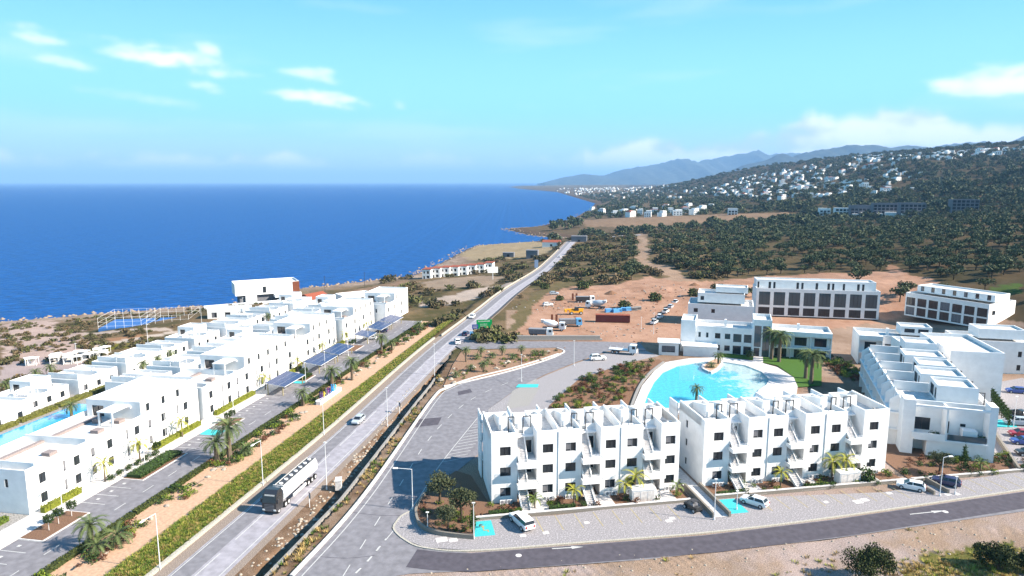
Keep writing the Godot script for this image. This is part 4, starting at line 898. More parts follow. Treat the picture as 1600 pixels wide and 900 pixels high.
func villa(u: float, w: float, len_: float, dep: float, h: float, label: String, k: int):
	var o := thing("villa", label, "villa", inL(u, w, -0.2), "white villas behind the terrace rows")
	var W := MB.new(); var Rf := MB.new()
	block(o, W, Rf, 0, len_, 0, h, -dep, 0, {"f": rowwin(3, len_, [0.9], 1.3, 1.5), "l": [[2.0, 3.2, 0.9, 2.5], [6, 7.4, 0.9, 2.5]] if dep > 8 else []}, 0.7)
	if k % 4 == 2: block(o, W, Rf, len_ * 0.45, len_ * 0.95, h - 0.7, h + 2.2, -dep + 0.5, -dep * 0.4, {"l": [[0.8, 2.6, h - 0.5, h + 1.3]]}, 0.4)
	else: W.box(1.0, 1.2, h - 0.7, h + 1.2, -dep + 1, -1); 
	for i in 2: part(o, "air_conditioner", ac_mesh(), Vector3(len_ * 0.7 + i * 1.3, h - 0.69, -dep * 0.35 - i), 0.6)
	W.box(len_ * 0.5, len_ * 0.5 + 0.18, h - 0.7, h + 0.5, -dep + 0.3, -0.3)
	if k % 2 == 0:
		var pg := MB.new()
		for x in [0.5, 3.3]:
			for z in [-3.4, -0.7]: pg.box(x, x + 0.15, h - 0.7, h + 1.5, z, z + 0.15)
		for i in 6: pg.box(0.3, 3.7, h + 1.5, h + 1.6, -3.6 + i * 0.6, -3.4 + i * 0.6)
		part(o, "pergola", pg.mesh(M.white))
	W.box(len_ * 0.2, len_ * 0.2 + 2.8, h - 0.7, h + 0.1, -dep * 0.7, -dep * 0.7 + 1.2)
	part(o, "wall", W.mesh(M.white)); part(o, "roof", Rf.mesh(M.roof))
func left_side():
	row_block(102.7, 146.2, 0.0, "nearest white terrace row, its shaded end wall by the topiary trees", 11, [[26.0, 43.4, 0.0]])
	row_block(147.0, 190.2, 0.6, "second white terrace row behind the turquoise parking bay", 12, [[17.0, 42.0, 0.0]])
	row_block(191.2, 221.0, -1.6, "third white terrace row behind the solar carports", 13, [[12.0, 29.0, 0.0]])
	row_block(222.5, 250.0, 0.2, "fourth white terrace row behind the solar carports", 14, [[9.0, 27.0, 0.0]])
	row_block(251.5, 277.0, 4.2, "farthest white terrace row with panels lined on its roof", 15, [[10.0, 25.5, 0.0]])
	# row behind, stepping down to the gardens
	var k := 0
	for r in [[-41.0, 112, 272, 10.5, 4.1], [-22.5, 158, 272, 10.0, 4.6]]:
		var u: float = r[1]; var n := 0
		while u < r[2]:
			var l: float = [13.0, 16.0, 11.5][k % 3]
			villa(u, r[0] + [0.0, 1.8, -1.2][k % 3], l, r[3], r[4] + [0.0, 0.6, -0.5][k % 3], "low white flat-roofed villa in the %s row behind the terraces, %s from the near end" % ["seaward" if r[0] < -30 else "inner", ORD[n]], k)
			u += l + [1.2, 2.4, 1.8][k % 3]; k += 1; n += 1
	sheet(tops([Vector2(60, 0), Vector2(102.6, 0), Vector2(102.6, -14), Vector2(60, -14)], LF), -2.4, M.court_paving, "courtyard_paving")
	for i in 2: one("hedge", "clipped green hedge on the paving before the nearest gable, %s one" % ["nearer", "farther"][i], "hedge", hedge_mesh(391, 5.0, 0.9, 1.2, Color(0.05, 0.09, 0.02), Color(0.14, 0.17, 0.03)), inL(98.0 - i * 0.4, -2.0 - i * 4.5, 0.1), "hedges before the nearest gable")
	# narrow pool and hedge lawn between the rows
	var b := MB.new()
	sheet(tops([Vector2(90, -14), Vector2(275, -14), Vector2(275, -54), Vector2(90, -54)], LF), -2.42, M.court_paving, "courtyard_paving")
	b = MB.new(); b.box(100, 152, 0.05, 0.12, -36, -30); b.box(160, 176, 0.05, 0.12, -34, -30)
	var w := struct("swimming_pool", b.mesh(M.poolblue), LF)
	for i in 7: one("courtyard_hedge", "olive-green hedge section beside the narrow pool, %s from the near end" % ORD[i], "hedge", hedge_mesh(390 + i % 2, 9.6, 1.0, 2.2, Color(0.09, 0.09, 0.02), Color(0.19, 0.19, 0.05), 700), inL(112.0 + i * 10.4, -38.6, 0.0), "hedge beside the narrow pool")
	# seaward boundary wall
	b = MB.new(); b.box(90, 290, -1.5, 1.0, -54.3, -54.0)
	one("boundary_wall", "long white wall on the sea side of the villas", "wall", b.mesh(M.white), LF)
	# club house on the shore
	var o := thing("club_house", "cantilevered white clubhouse with a red timber end above the sea", "building", Transform3D(Basis(Vector3.UP, deg_to_rad(28)), Vector3(-129, -8.0, -312)))
	var W := MB.new(); var Rf := MB.new()
	block(o, W, Rf, 0, 29, 5.2, 10.6, -14, 0, {"f": [[12.2, 13.8, 5.9, 8.9]]}, 0.6)
	W.box(4.5, 9.5, 0, 5.2, -6, -0.3); W.box(17, 28, 4.0, 5.19, 0.0, 5)
	part(o, "wall", W.mesh(M.white)); part(o, "roof", Rf.mesh(M.terrace))
	var D := MB.new(); D.box(2, 20, 0, 5.19, -13, -1.5); part(o, "lower_storey", D.mesh(M.greyblock))
	D = MB.new(); D.box(29.0, 29.15, 5.4, 10.4, -13.8, -0.2); D.box(26.0, 29.15, 5.4, 10.4, 0.0, 0.12); part(o, "timber_screen", D.mesh(M.wood))
	D = MB.new(); D.box(27, 34, 0, 5.1, -9, -1.0); part(o, "stone_wing", D.mesh(M.stoneclad))
	D = MB.new(); D.box(-14, 22, 0.2, 2.6, 4, 10); part(o, "plinth", D.mesh(M.white))
	# sloping white walls and house with the red roof
	o = thing("villa", "small white house with a red tiled roof behind the terrace rows", "villa", Transform3D(Basis(Vector3.UP, deg_to_rad(60)), Vector3(-86, -4.0, -287)))
	W = MB.new(); W.box(0, 10, 0, 4, -8, 0); part(o, "wall", W.mesh(M.white))
	D = MB.new(); D.hexa([Vector3(-0.5, 4, 0.5), Vector3(10.5, 4, 0.5), Vector3(10.5, 4, -8.5), Vector3(-0.5, 4, -8.5), Vector3(-0.5, 6, -3.9), Vector3(10.5, 6, -3.9), Vector3(10.5, 6, -4.1), Vector3(-0.5, 6, -4.1)]); part(o, "roof", D.mesh(M.redroof))
	D = MB.new(); D.box(2, 4, 0.2, 2.6, 0.0, 0.06); D.box(6, 7.4, 1, 2.4, 0.0, 0.06); part(o, "window", D.mesh(M.glass))
	o = thing("villa", "low white house beside the red-roofed house near the shore", "villa", Transform3D(Basis(Vector3.UP, deg_to_rad(35)), Vector3(-76, -4.6, -300)))
	W = MB.new(); Rf = MB.new(); block(o, W, Rf, 0, 15, 0, 4, -9, 0, {"f": rowwin(4, 15, [0.8], 1.6, 1.8)}, 0.5); part(o, "wall", W.mesh(M.white)); part(o, "roof", Rf.mesh(M.roof))
	for i in 2:
		W = MB.new(); W.box(0, 30, -2, 2.2, -0.3, 0.3)
		one("boundary_wall", "white garden wall climbing past the clubhouse, %s one" % ["seaward", "landward"][i], "wall", W.mesh(M.white), Transform3D(Basis(Vector3.UP, deg_to_rad(62)) * Basis(Vector3(0, 0, 1), -0.02), Vector3(-108 + i * 7, -6, -292 + i * 2)))
	# row of houses beyond, red roof edges
	for i in 8:
		var p: Vector2 = Vector2(-57.6, -431.5).lerp(Vector2(-18.8, -459), i / 7.0)
		var y := height(p.x, p.y)
		o = thing("row_house", "white two-storey shore house with a thin red roof edge, %s in its row" % ["nearest", "second", "third", "fourth", "fifth", "sixth", "seventh", "farthest"][i], "house", Transform3D(Basis(Vector3.UP, deg_to_rad(-8)), Vector3(p.x, y - 0.3, p.y)), "row of white houses on the shore")
		W = MB.new(); Rf = MB.new()
		block(o, W, Rf, 0, 5.6, 0, 6.4, -9, 0, {"f": [[0.8, 1.8, 3.8, 5.2], [3.0, 4.4, 3.6, 5.4], [0.7, 1.7, 0.1, 2.2], [2.8, 4.6, 0.8, 2.4]]}, 0.0)
		part(o, "wall", W.mesh(M.white)); part(o, "roof", Rf.mesh(M.roof))
		D = MB.new(); D.box(-0.2, 5.8, 6.41, 6.7, -9.2, 0.2); part(o, "roof_edge", D.mesh(M.redroof))
	for k2 in [[Vector2(-2.6, -543.5), 9.0, 5.0, 3.6, "grey concrete hut beside the distant highway", "greyblock"], [Vector2(15.8, -521.8), 9.0, 7.0, 6.0, "square grey concrete shell beside the distant highway", "greyblock"], [Vector2(35.6, -607.8), 16.0, 8.0, 4.0, "low red-roofed house near the headland", "redroof"], [Vector2(62.2, -626.7), 14.0, 9.0, 5.5, "grey flat-roofed house by the headland track", "greyblock"]]:
		W = MB.new(); W.box(-k2[1] / 2, k2[1] / 2, -1, k2[3], -k2[2] / 2, k2[2] / 2)
		o = thing("coast_hut", k2[4], "building", at(k2[0].x, height(k2[0].x, k2[0].y), k2[0].y, -10)); part(o, "wall", W.mesh(M.white if k2[5] == "redroof" else M[k2[5]]))
		D = MB.new(); D.frus(-k2[1] / 2 - 0.3, k2[1] / 2 + 0.3, -k2[2] / 2 - 0.3, k2[2] / 2 + 0.3, k2[3], -k2[1] / 2, k2[1] / 2, -0.4, 0.4, k2[3] + (1.8 if k2[5] == "redroof" else 0.3)); part(o, "roof", D.mesh(M[k2[5]]))
		D = MB.new(); D.box(-1, 1, 0.3, 2.3, k2[2] / 2, k2[2] / 2 + 0.05); part(o, "door", D.mesh(M.glass))
	# sports courts behind netting
	var cf := Transform3D(Basis(Vector3.UP, deg_to_rad(12)), Vector3(-157, height(-146, -262) + 0.4, -252))
	b = MB.new(); b.box(0, 15, -2, 0.1, -18, 0); b.box(17, 32, -2, 0.1, -18, 0); struct("sports_court", b.mesh(M.court), cf)
	for s in 2:
		o = thing("court_fence", "tall white netting frame round the %s blue sports court" % ["left", "right"][s], "fence", cf * at(17.0 * s, 0, 0))
		for i in 6:
			for zz in [0.0, -18.0]:
				b = MB.new(); b.tube(Vector3(i * 3, 0, zz), Vector3(i * 3, 4.2, zz), 0.045, 0.045, 5); part(o, "post", b.mesh(M.white))
		b = MB.new()
		for y in [0.9, 2.5, 4.2]:
			for zz in [0.0, -18.0]: b.tube(Vector3(0, y, zz), Vector3(15, y, zz), 0.03, 0.03, 4)
			for xx in [0.0, 15.0]: b.tube(Vector3(xx, y, 0), Vector3(xx, y, -18), 0.03, 0.03, 4)
		part(o, "rails", b.mesh(M.white))
	o = simple_building("beach_bar", "low white pavilion beside the blue sports courts", Transform3D(Basis(Vector3.UP, deg_to_rad(8)), Vector3(-118, height(-112, -262) - 0.2, -258)), [[0, 15, 0, 4.0, -7, 0, {"f": rowwin(3, 15, [0.6], 2, 2)}, 0.4], [15, 27, 0, 3.2, -6, -1, {}, 0.3]])
	# white beach cabanas
	rng.seed = 77
	for i in 16:
		var p: Vector2 = Vector2(-137.9, -189.6).lerp(Vector2(-124.9, -198.5), (i % 8) / 7.0) + Vector2(rf(-3, 3), -4.5 * (i / 8) + rf(-2.0, 2.0))
		o = thing("cabana", "white beach cabana, %s along the %s line on the sand" % [ORD[i % 8], "front" if i < 8 else "back"], "cabana", at(p.x, height(p.x, p.y) - 0.1, p.y, 15 + rf(-30, 30)), "white cabanas on the sand")
		b = MB.new()
		for x in [-1.1, 1.0]:
			for z in [-1.1, 1.0]: b.box(x, x + 0.1, 0, 2.1, z, z + 0.1)
		b.box(-1.25, 1.25, 2.1, 2.25, -1.25, 1.25); b.box(-1.1, -1.04, 0.1, 2.1, -1.0, 1.0); part(o, "frame", b.mesh(M.white))
		b = MB.new(); b.box(-0.8, 0.8, 0, 0.45, -0.9, 0.9); part(o, "day_bed", b.mesh(M.walk))
	# dark unfinished blocks and small houses inland
	for k3 in [[1345, 337, 24, 10, 11, "dark unfinished concrete block, left half of the long pair in the grove"], [1415, 336, 26, 10, 12, "dark unfinished concrete block, right half of the long pair in the grove"]]: pass
	var blocks := [[Vector2(386.7, -794.7), 20.0, 11.0, "small grey and white block at the left end of the dark shells above the grove"], [Vector2(396.1, -773.7), 24.0, 13.5, "dark concrete shell with open bays, left of the pair above the grove"], [Vector2(408.1, -742.7), 30.0, 15.0, "dark concrete shell with open bays, middle one above the grove"], [Vector2(422.1, -719.1), 26.0, 15.0, "dark concrete shell with open bays, right one above the grove"], [Vector2(460, -695.2), 24.0, 14.0, "lone grey concrete block at the right above the grove"], [Vector2(381.8, -829.8), 15.0, 9.0, "pale block left of the dark shells above the grove"], [Vector2(299.2, -923.4), 13.0, 9.5, "white and grey block at the edge of the brown field"]]
	for k4 in blocks.size():
		var q: Array = blocks[k4]; var p: Vector2 = q[0]; var n := int(q[1] / 4)
		var ops := []
		for i in n:
			for y in int(q[2] / 3.4): ops.append([0.6 + i * 4.0, 3.6 + i * 4.0, 0.5 + y * 3.4, 2.9 + y * 3.4])
		simple_building("concrete_shell", q[3], Transform3D(Basis(Vector3.UP, deg_to_rad(-14)), Vector3(p.x - q[1] / 2, height(p.x, p.y) - 1.0, p.y)), [[0, n * 4.0 + 0.2, 0, q[2], -12, 0, {"f": ops}, 0.4], ], "building", "", "greyblock" if k4 in [1, 2, 3, 4] else "white")
		if k4 in [1, 2, 3]:
			var an := MB.new(); an.box(n * 1.6, n * 3.2, -1, 5.5, 0.02, 7); an.box(n * 0.2, n * 1.2, -1, 4.0, 0.02, 5); part(get_child(get_child_count() - 1), "annexe", an.mesh(M.white))
func far_town():
	# white houses over the far slopes: small single shapes, wall and roof in one mesh
	rng.seed = 5
	var vars_ := []
	for i in 7:
		var b := MB.new(); var d := MB.new(); var g := MB.new()
		var w := rf(8, 14); var l := rf(8, 15); var h := rf(5, 8)
		b.box(-w / 2, w / 2, -3, h, -l / 2, l / 2); b.box(-w / 4, w / 2, h, h + rf(1.5, 3), -l / 4, l / 2 - 0.5)
		for x in 3:
			for y in 2: g.box(-w / 2 + w * (x + 0.3) / 3, -w / 2 + w * (x + 0.7) / 3, 1 + y * 3, 2.6 + y * 3, l / 2, l / 2 + 0.05)
		if i % 3 == 2: d.frus(-w / 2 - 0.4, w / 2 + 0.4, -l / 2 - 0.4, l / 2 + 0.4, h, -w / 4, w / 4, -0.5, 0.5, h + 2.6)
		var am := b.mesh(M.white); g.add(am, M.glass); d.add(am, M.redroof); vars_.append(am)
	var zones := [[[Vector2(289.3, -4996.2),Vector2(797.5, -5340.7),Vector2(695.1, -3104.8),Vector2(641.1, -2081.2),Vector2(497.8, -1613),Vector2(384.9, -2056.4),Vector2(290.7, -3108.8)], 75, "small white houses of the coastal town", "tiny white house in the coastal town at the foot of the far mountains"],
		[[Vector2(545.2, -2011.2),Vector2(741.3, -2272.8),Vector2(854.1, -2295.7),Vector2(941.7, -2157.9),Vector2(887.6, -1770.7),Vector2(847.5, -1521.2),Vector2(723.4, -1214.3),Vector2(563.4, -972.8),Vector2(536.6, -1082.9),Vector2(483.1, -1098.3),Vector2(457.2, -1221.1)], 150, "small white houses on the hillside", "tiny white house among trees on the far hillside"],
		[[Vector2(1167.8, -2377),Vector2(1068.7, -1775.3),Vector2(1134.9, -1533.5),Vector2(1038.5, -1401.6),Vector2(919.7, -1458.2),Vector2(887.6, -1770.7)], 45, "small white houses along the ridge", "tiny white house along the top of the hillside"]]
	var n := 0
	for z in zones:
		var pp := PackedVector2Array(); var r := Rect2(z[0][0], Vector2.ZERO)
		for k in z[0]: pp.push_back(k); r = r.expand(k)
		var c := 0; var tries := 0
		while c < z[1] and tries < 20000:
			tries += 1
			var p := Vector2(rf(r.position.x, r.end.x), rf(r.position.y, r.end.y))
			if not Geometry2D.is_point_in_polygon(p, pp) or noise.get_noise_2d(p.x * 1.5, p.y * 1.5) < -0.1: continue
			if rng.randf() > 900.0 / absf(p.y): continue
			one("hill_house", z[3], "house", vars_[n % 7], at(p.x, height(p.x, p.y), p.y, rf(-40, 40), rf(0.55, 0.95)), z[2])
			c += 1; n += 1
		c = 0; tries = 0; var rest := []
		while c < 170 and tries < 30000:
			tries += 1
			var p := Vector2(rf(r.position.x, r.end.x), rf(r.position.y, r.end.y))
			if not Geometry2D.is_point_in_polygon(p, pp) or noise.get_noise_2d(p.x * 1.5, p.y * 1.5) < -0.15: continue
			rest.append(at(p.x, height(p.x, p.y), p.y, rf(-40, 40), rf(0.4, 0.7))); c += 1
		scatter("far_houses", "mass of the tiniest white buildings among the %s" % z[2], "houses", [vars_[0], vars_[1]], rest)
	# nearer houses by the brown field
	var near := [[960, 336], [975, 333], [985, 338], [1000, 334], [1012, 338], [1022, 333], [1034, 337], [1046, 332], [1058, 335], [1070, 331], [1084, 334], [1096, 330], [940, 333], [925, 328], [1110, 326], [990, 328], [1040, 326], [1075, 324]]
	var pts := [Vector2(178.6, -1188.4),Vector2(201.6, -1227.2),Vector2(185, -1064.2),Vector2(215.4, -1146.8),Vector2(202.5, -1016.5),Vector2(235.6, -1130.5),Vector2(221, -1005.2),Vector2(256.9, -1112.3),Vector2(247.9, -1023),Vector2(280.1, -1105.4),Vector2(272.1, -1020.5),Vector2(305.6, -1100.3),Vector2(172.8, -1314.6),Vector2(179, -1526.9),Vector2(338.3, -1163.7),Vector2(236.5, -1326.9),Vector2(287.3, -1276.6),Vector2(328.8, -1275.1)]
	for i in pts.size():
		var p: Vector2 = pts[i]
		one("field_house", "%s house in the cluster beyond the brown field" % ("red-roofed white" if i % 7 in [2, 5] else "white flat-roofed"), "house", vars_[i % 7], at(p.x, height(p.x, p.y), p.y, rf(-30, 30), 1.0), "%s houses beyond the brown field" % ("red-roofed" if i % 7 in [2, 5] else "flat-roofed"))

# ---------- plants
func leaves(b: MB, c: Vector3, r: Vector3, n: int, size: float, ca: Color, cb: Color, clumps := 14, spread := 0.34):
	var cs := []
	for i in clumps:
		var d := Vector3(rf(-1, 1), rf(-0.75, 1), rf(-1, 1)).normalized() * rf(0.45, 0.92)
		cs.append(d)
	for i in n:
		var d: Vector3 = cs[i % clumps] + Vector3(rng.randfn(0, spread), rng.randfn(0, spread * 0.8), rng.randfn(0, spread)) * 0.75
		if d.length() > 1.12: d = d.normalized() * rf(0.85, 1.12)
		var p := c + d * r
		var s := size * rf(0.6, 1.3)
		var e := Vector3(rf(-1, 1), rf(-1, 1), rf(-1, 1)).normalized(); var g := e.cross(Vector3(rf(-1, 1), rf(-1, 1), rf(-1, 1))).normalized()
		b.col = ca.lerp(cb, rng.randf())
		b.q(p - e * s, p + g * s * 0.55, p + e * s, p - g * s * 0.55)
func tree_meshes(sd: int, h: float, spread: float, n: int, size: float, ca: Color, cb: Color) -> Array:
	rng.seed = sd
	var t := MB.new(); var b := MB.new(); b.usec = true
	var top := Vector3(rf(-0.2, 0.2), h * 0.38, rf(-0.2, 0.2))
	t.tube(Vector3(0, -0.3, 0), top, 0.05 * h, 0.035 * h, 7)
	for i in 5:
		var a := TAU * i / 5 + rf(-0.4, 0.4); var e := Vector3(cos(a) * spread * 0.55, h * rf(0.55, 0.75), sin(a) * spread * 0.55)
		t.tube(top, e, 0.03 * h, 0.01 * h, 5)
		leaves(b, e + Vector3(0, h * 0.03, 0), Vector3(spread * 0.55, h * 0.24, spread * 0.55), n / 6, size, ca, cb, 7)
	leaves(b, Vector3(0, h * 0.74, 0), Vector3(spread * 0.7, h * 0.28, spread * 0.7), n / 6, size, ca, cb, 9)
	return [t.mesh(M.trunk), b.mesh(M.leaf)]
func tree(called: String, label: String, ms: Array, tr: Transform3D, cat := "tree", group := "") -> Node3D:
	var o := thing(called, label, cat, tr, group)
	part(o, "trunk", ms[0]); part(o, "crown", ms[1])
	return o
func palm_meshes(sd: int, h: float, len_: float, n: int, ca: Color, cb: Color, r := 0.2) -> Array:
	rng.seed = sd
	var t := MB.new(); var b := MB.new(); b.usec = true
	var top := Vector3(rf(-0.15, 0.15), h, rf(-0.15, 0.15)); var prev := Vector3(0, -0.2, 0)
	for i in 6:
		var p := Vector3.ZERO.lerp(top, (i + 1) / 6.0)
		t.tube(prev, p, r * (1.25 - 0.05 * i), r * (1.08 - 0.05 * i), 8, i == 5); prev = p
	for i in n:
		var a := i * 2.39996; var el := lerpf(1.25, -0.25, float(i) / n) + rf(-0.12, 0.12)
		var dir := Vector3(cos(a), 0, sin(a)); var L := len_ * rf(0.85, 1.1)
		var p := top; var e := el; var side := dir.cross(Vector3.UP)
		b.col = ca.lerp(cb, rng.randf())
		var segs := 7
		for k in segs:
			var d := dir * cos(e) + Vector3.UP * sin(e); var nx := p + d * (L / segs)
			var up := d.cross(side).normalized() * -1
			var w := len_ * 0.17 * sin(PI * (k + 0.8) / (segs + 1.0))
			b.q(p - side * 0.03, p + side * 0.03, nx + side * 0.02, nx - side * 0.02)
			for s in [-1.0, 1.0]:
				for m in 3:
					var q0 := p.lerp(nx, m / 3.0); var tip: Vector3 = q0 + side * s * w + d * w * 0.7 - up * w * -0.25
					b.tri(q0, q0 + d * L / segs * 0.3, tip)
			p = nx; e -= 0.26
	return [t.mesh(M.palmtrunk), b.mesh(M.frond)]
func palm(label: String, ms: Array, tr: Transform3D, group: String, called := "palm_tree") -> Node3D:
	var o := thing(called, label, "palm tree", tr, group)
	part(o, "trunk", ms[0]); part(o, "fronds", ms[1])
	return o
func shrub_mesh(sd: int, r: Vector3, n: int, size: float, ca: Color, cb: Color) -> ArrayMesh:
	rng.seed = sd
	var b := MB.new(); b.usec = true
	leaves(b, Vector3(0, r.y * 0.8, 0), r, n, size, ca, cb, 9, 0.4)
	return b.mesh(M.leaf)
func hedge_mesh(sd: int, l: float, h: float, w: float, ca: Color, cb: Color, n := 0) -> ArrayMesh:
	rng.seed = sd
	var b := MB.new(); b.usec = true
	b.col = ca.lerp(cb, 0.3); b.box(-l / 2, l / 2, 0, h * 0.86, -w * 0.42, w * 0.42)
	for i in (n if n else int(l * (h + w) * 26)):
		var p := Vector3(rf(-l / 2, l / 2), rf(0.05, h), rf(-w / 2, w / 2))
		if rng.randf() < 0.45: p.y = h * rf(0.85, 1.04)
		else: p.z = w / 2 * (1 if rng.randf() < 0.7 else -1) * rf(0.85, 1.05)
		var e := Vector3(rf(-1, 1), rf(-1, 1), rf(-1, 1)).normalized(); var g := e.cross(Vector3.UP).normalized(); var s := rf(0.09, 0.2)
		b.col = ca.lerp(cb, rng.randf()); b.q(p - e * s, p + g * s * 0.7, p + e * s, p - g * s * 0.7)
	return b.mesh(M.leaf)
func scatter(called: String, label: String, cat: String, meshes: Array, xf: Array) -> void:
	# what nobody could count: one object, several mesh variants would be several objects, so variants share one MultiMesh each
	for k in meshes.size():
		var mine := []
		for i in range(k, xf.size(), meshes.size()): mine.append(xf[i])
		if mine.is_empty(): continue
		var mm := MultiMesh.new(); mm.transform_format = MultiMesh.TRANSFORM_3D; mm.mesh = meshes[k]; mm.instance_count = mine.size()
		for i in mine.size(): mm.set_instance_transform(i, mine[i])
		var o := MultiMeshInstance3D.new(); o.name = numbered(called); o.multimesh = mm; add_child(o)
		o.set_meta("kind", "stuff"); meta(o, label, cat, called.replace("_", " "))
func rnd_tr(x: float, y: float, z: float, s0: float, s1: float) -> Transform3D:
	var s := rf(s0, s1)
	return Transform3D(Basis(Vector3.UP, rf(0, TAU)).scaled(Vector3(s, s * rf(0.8, 1.2), s)), Vector3(x, y, z))
func plants():
	var og := Color(0.042, 0.06, 0.028); var og2 := Color(0.088, 0.104, 0.056)
	var dk := Color(0.022, 0.035, 0.014); var gr := Color(0.06, 0.11, 0.025); var yg := Color(0.20, 0.24, 0.03); var dry := Color(0.30, 0.21, 0.08); var scr := Color(0.10, 0.085, 0.045)
	# olive grove: the nearest trees one by one
	var ol := []
	for i in 5: ol.append(tree_meshes(100 + i, 5.0, 3.2, 420, 0.42, og, og2))
	rng.seed = 9
	var spots := []; var more := []
	var x := 0.0
	for i in 9000:
		var Z := -rf(282, 1000); var X := rf(0.17, 0.86) * -Z
		if X < 92 and Z > -330: continue
		var px := X / -Z
		if px < 0.30 and rng.randf() < 0.8: continue
		if noise.get_noise_2d(X * 1.6 + 50, Z * 1.6) < -0.16: continue
		if on_patch(X, Z, 2.5): continue
		var key := Vector2i(int(X / 9.5), int(Z / 9.5))
		if cache.has(key): continue
		cache[key] = 1
		spots.append(Vector2(X, Z))
	spots.sort_custom(func(a, b): return a.length() < b.length())
	var ex := [Vector2(87, -282), Vector2(95, -276), Vector2(101, -281), Vector2(152, -262), Vector2(158, -268), Vector2(147, -285), Vector2(172, -268), Vector2(185, -262), Vector2(196, -250), Vector2(168, -245), Vector2(190, -232)]
	ex.sort_custom(func(a, b): return a.x / a.y < b.x / b.y)   # right to left, so that the first in the list ends up leftmost
	for i in ex.size(): spots.push_front(ex[i])
	for i in spots.size():
		var p: Vector2 = spots[i]
		var tr := rnd_tr(p.x, height(p.x, p.y) - 0.2, p.y, 0.75, 1.35)
		if i < 290: tree("olive_tree", ("dark round olive tree on the red soil behind the white blocks, %s from the left" % ORD[i]) if i < ex.size() else "dark round-crowned olive tree in the grove behind the resort", ol[i % 5], tr, "tree", "olive trees on the red soil" if i < ex.size() else "olive trees of the grove")
		else: more.append(tr)
	var far := []
	for i in 3: far.append(shrub_mesh(140 + i, Vector3(2.8, 2.2, 2.8), 150, 0.7, og, og2))
	scatter("olive_grove", "dense olive trees filling the far part of the grove", "grove", far, more)
	# woodland and scrub on the hillside
	more = []
	for i in 7000:
		var Z := -rf(700, 3000); var X := rf(0.04, 0.85) * -Z
		if X < -Z * 0.2 and coast_distance(X, Z) < 22: continue
		if noise.get_noise_2d(X * 0.8, Z * 0.8) < -0.12 or (Z > -1100 and on_patch(X, Z, 5.0)): continue
		if Z > -1000 and X < -Z * 0.4 and rng.randf() < 0.6: continue
		more.append(rnd_tr(X, height(X, Z) - 0.3, Z, 0.8, 2.6))
	scatter("hillside_scrub", "dark trees and scrub covering the far hillside", "scrub", far, more)
	# low scrub near the highway and behind the yard
	var low := []
	for i in 3: low.append(shrub_mesh(150 + i, Vector3(1.5, 0.8, 1.5), 110, 0.36, [Color(0.05, 0.05, 0.025), scr, Color(0.065, 0.06, 0.03)][i], [scr, Color(0.17, 0.12, 0.07), Color(0.12, 0.13, 0.045)][i]))
	more = []
	for i in 9000:
		var Z := -rf(185, 800); var X := rf(-0.2, 0.32) * -Z
		var u := (X + 94.6) * 0.17365 - Z * 0.98481; var w := (X + 94.6) * 0.98481 + Z * 0.17365
		if absf(w - 38.5) < 6.5 or (u < 285 and w < 44 and not (u > 212 and w > 24 and w < 31)) or (X > -22 and Z > -207) or (X > 2 and Z > -225) or (X > 10 and Z > -262): continue
		var dc := coast_distance(X, Z)
		if dc < 14 or (w < 30 and noise.get_noise_2d(X * 3, Z * 3) < 0.05): continue
		if noise.get_noise_2d(X * 2.2 + 50, Z * 2.2) < 0.0: continue
		if on_patch(X, Z, 2.5): continue
		more.append(rnd_tr(X, height(X, Z) - 0.15, Z, 0.7, 2.4))
	scatter("scrub", "brown and olive scrub beside the highway and the building site", "scrub", low, more)
	more = []
	for i in 4200:   # coastal garden and rough ground on the left
		var Z := -rf(160, 345); var X := rf(-0.8, -0.12) * -Z
		var u := (X + 94.6) * 0.17365 - Z * 0.98481; var w := (X + 94.6) * 0.98481 + Z * 0.17365
		if (u < 285 and w > -57) or w > 18: continue
		var dc := coast_distance(X, Z)
		if dc < 22 or noise.get_noise_2d(X * 4, Z * 4) < 0.0: continue
		if X < -112 and X > -166 and Z < -246 and Z > -276: continue
		more.append(rnd_tr(X, height(X, Z) - 0.2, Z, 0.4, 1.0))
	scatter("shore_scrub", "low brown and green scrub of the shore gardens", "scrub", low, more)
	# grass bank, dry grass and foreground tufts
	var tuft := []
	for i in 4:
		rng.seed = 170 + i
		var b := MB.new(); b.usec = true
		for k in 26:
			var a := rf(0, TAU); var d := Vector3(cos(a), 0, sin(a)); var p := d * rf(0, 0.25); var hgt := rf(0.15, 0.42)
			b.col = [gr, yg, Color(0.12, 0.17, 0.03), dry][i].lerp([yg, Color(0.28, 0.27, 0.06), gr, Color(0.42, 0.31, 0.13)][i], rng.randf())
			var s := d.cross(Vector3.UP) * 0.035
			b.tri(p - s, p + s, p + d * rf(0.05, 0.3) + Vector3.UP * hgt)
		tuft.append(b.mesh(M.leaf))
	more = []
	for i in 16000:
		var u := rf(62, 252); var w := rf(24.7, 30.2)
		var y := lerpf(0.06, maxf(0.55, (ramp(u) + 2.5) * 0.6), clampf((w - 24.6) / 1.9, 0, 1)) if w < 26.5 else lerpf(maxf(0.55, (ramp(u) + 2.5) * 0.6), maxf(0.3, ramp(u) + 2.8), (w - 26.5) / 3.9)
		var p := LF * Vector3(u, y - 0.02, w)
		more.append(rnd_tr(p.x, p.y, p.z, 0.6, 1.3))
	scatter("bank_grass", "green and yellow grass on the bank beside the highway", "grass", tuft.slice(0, 4), more)
	more = []
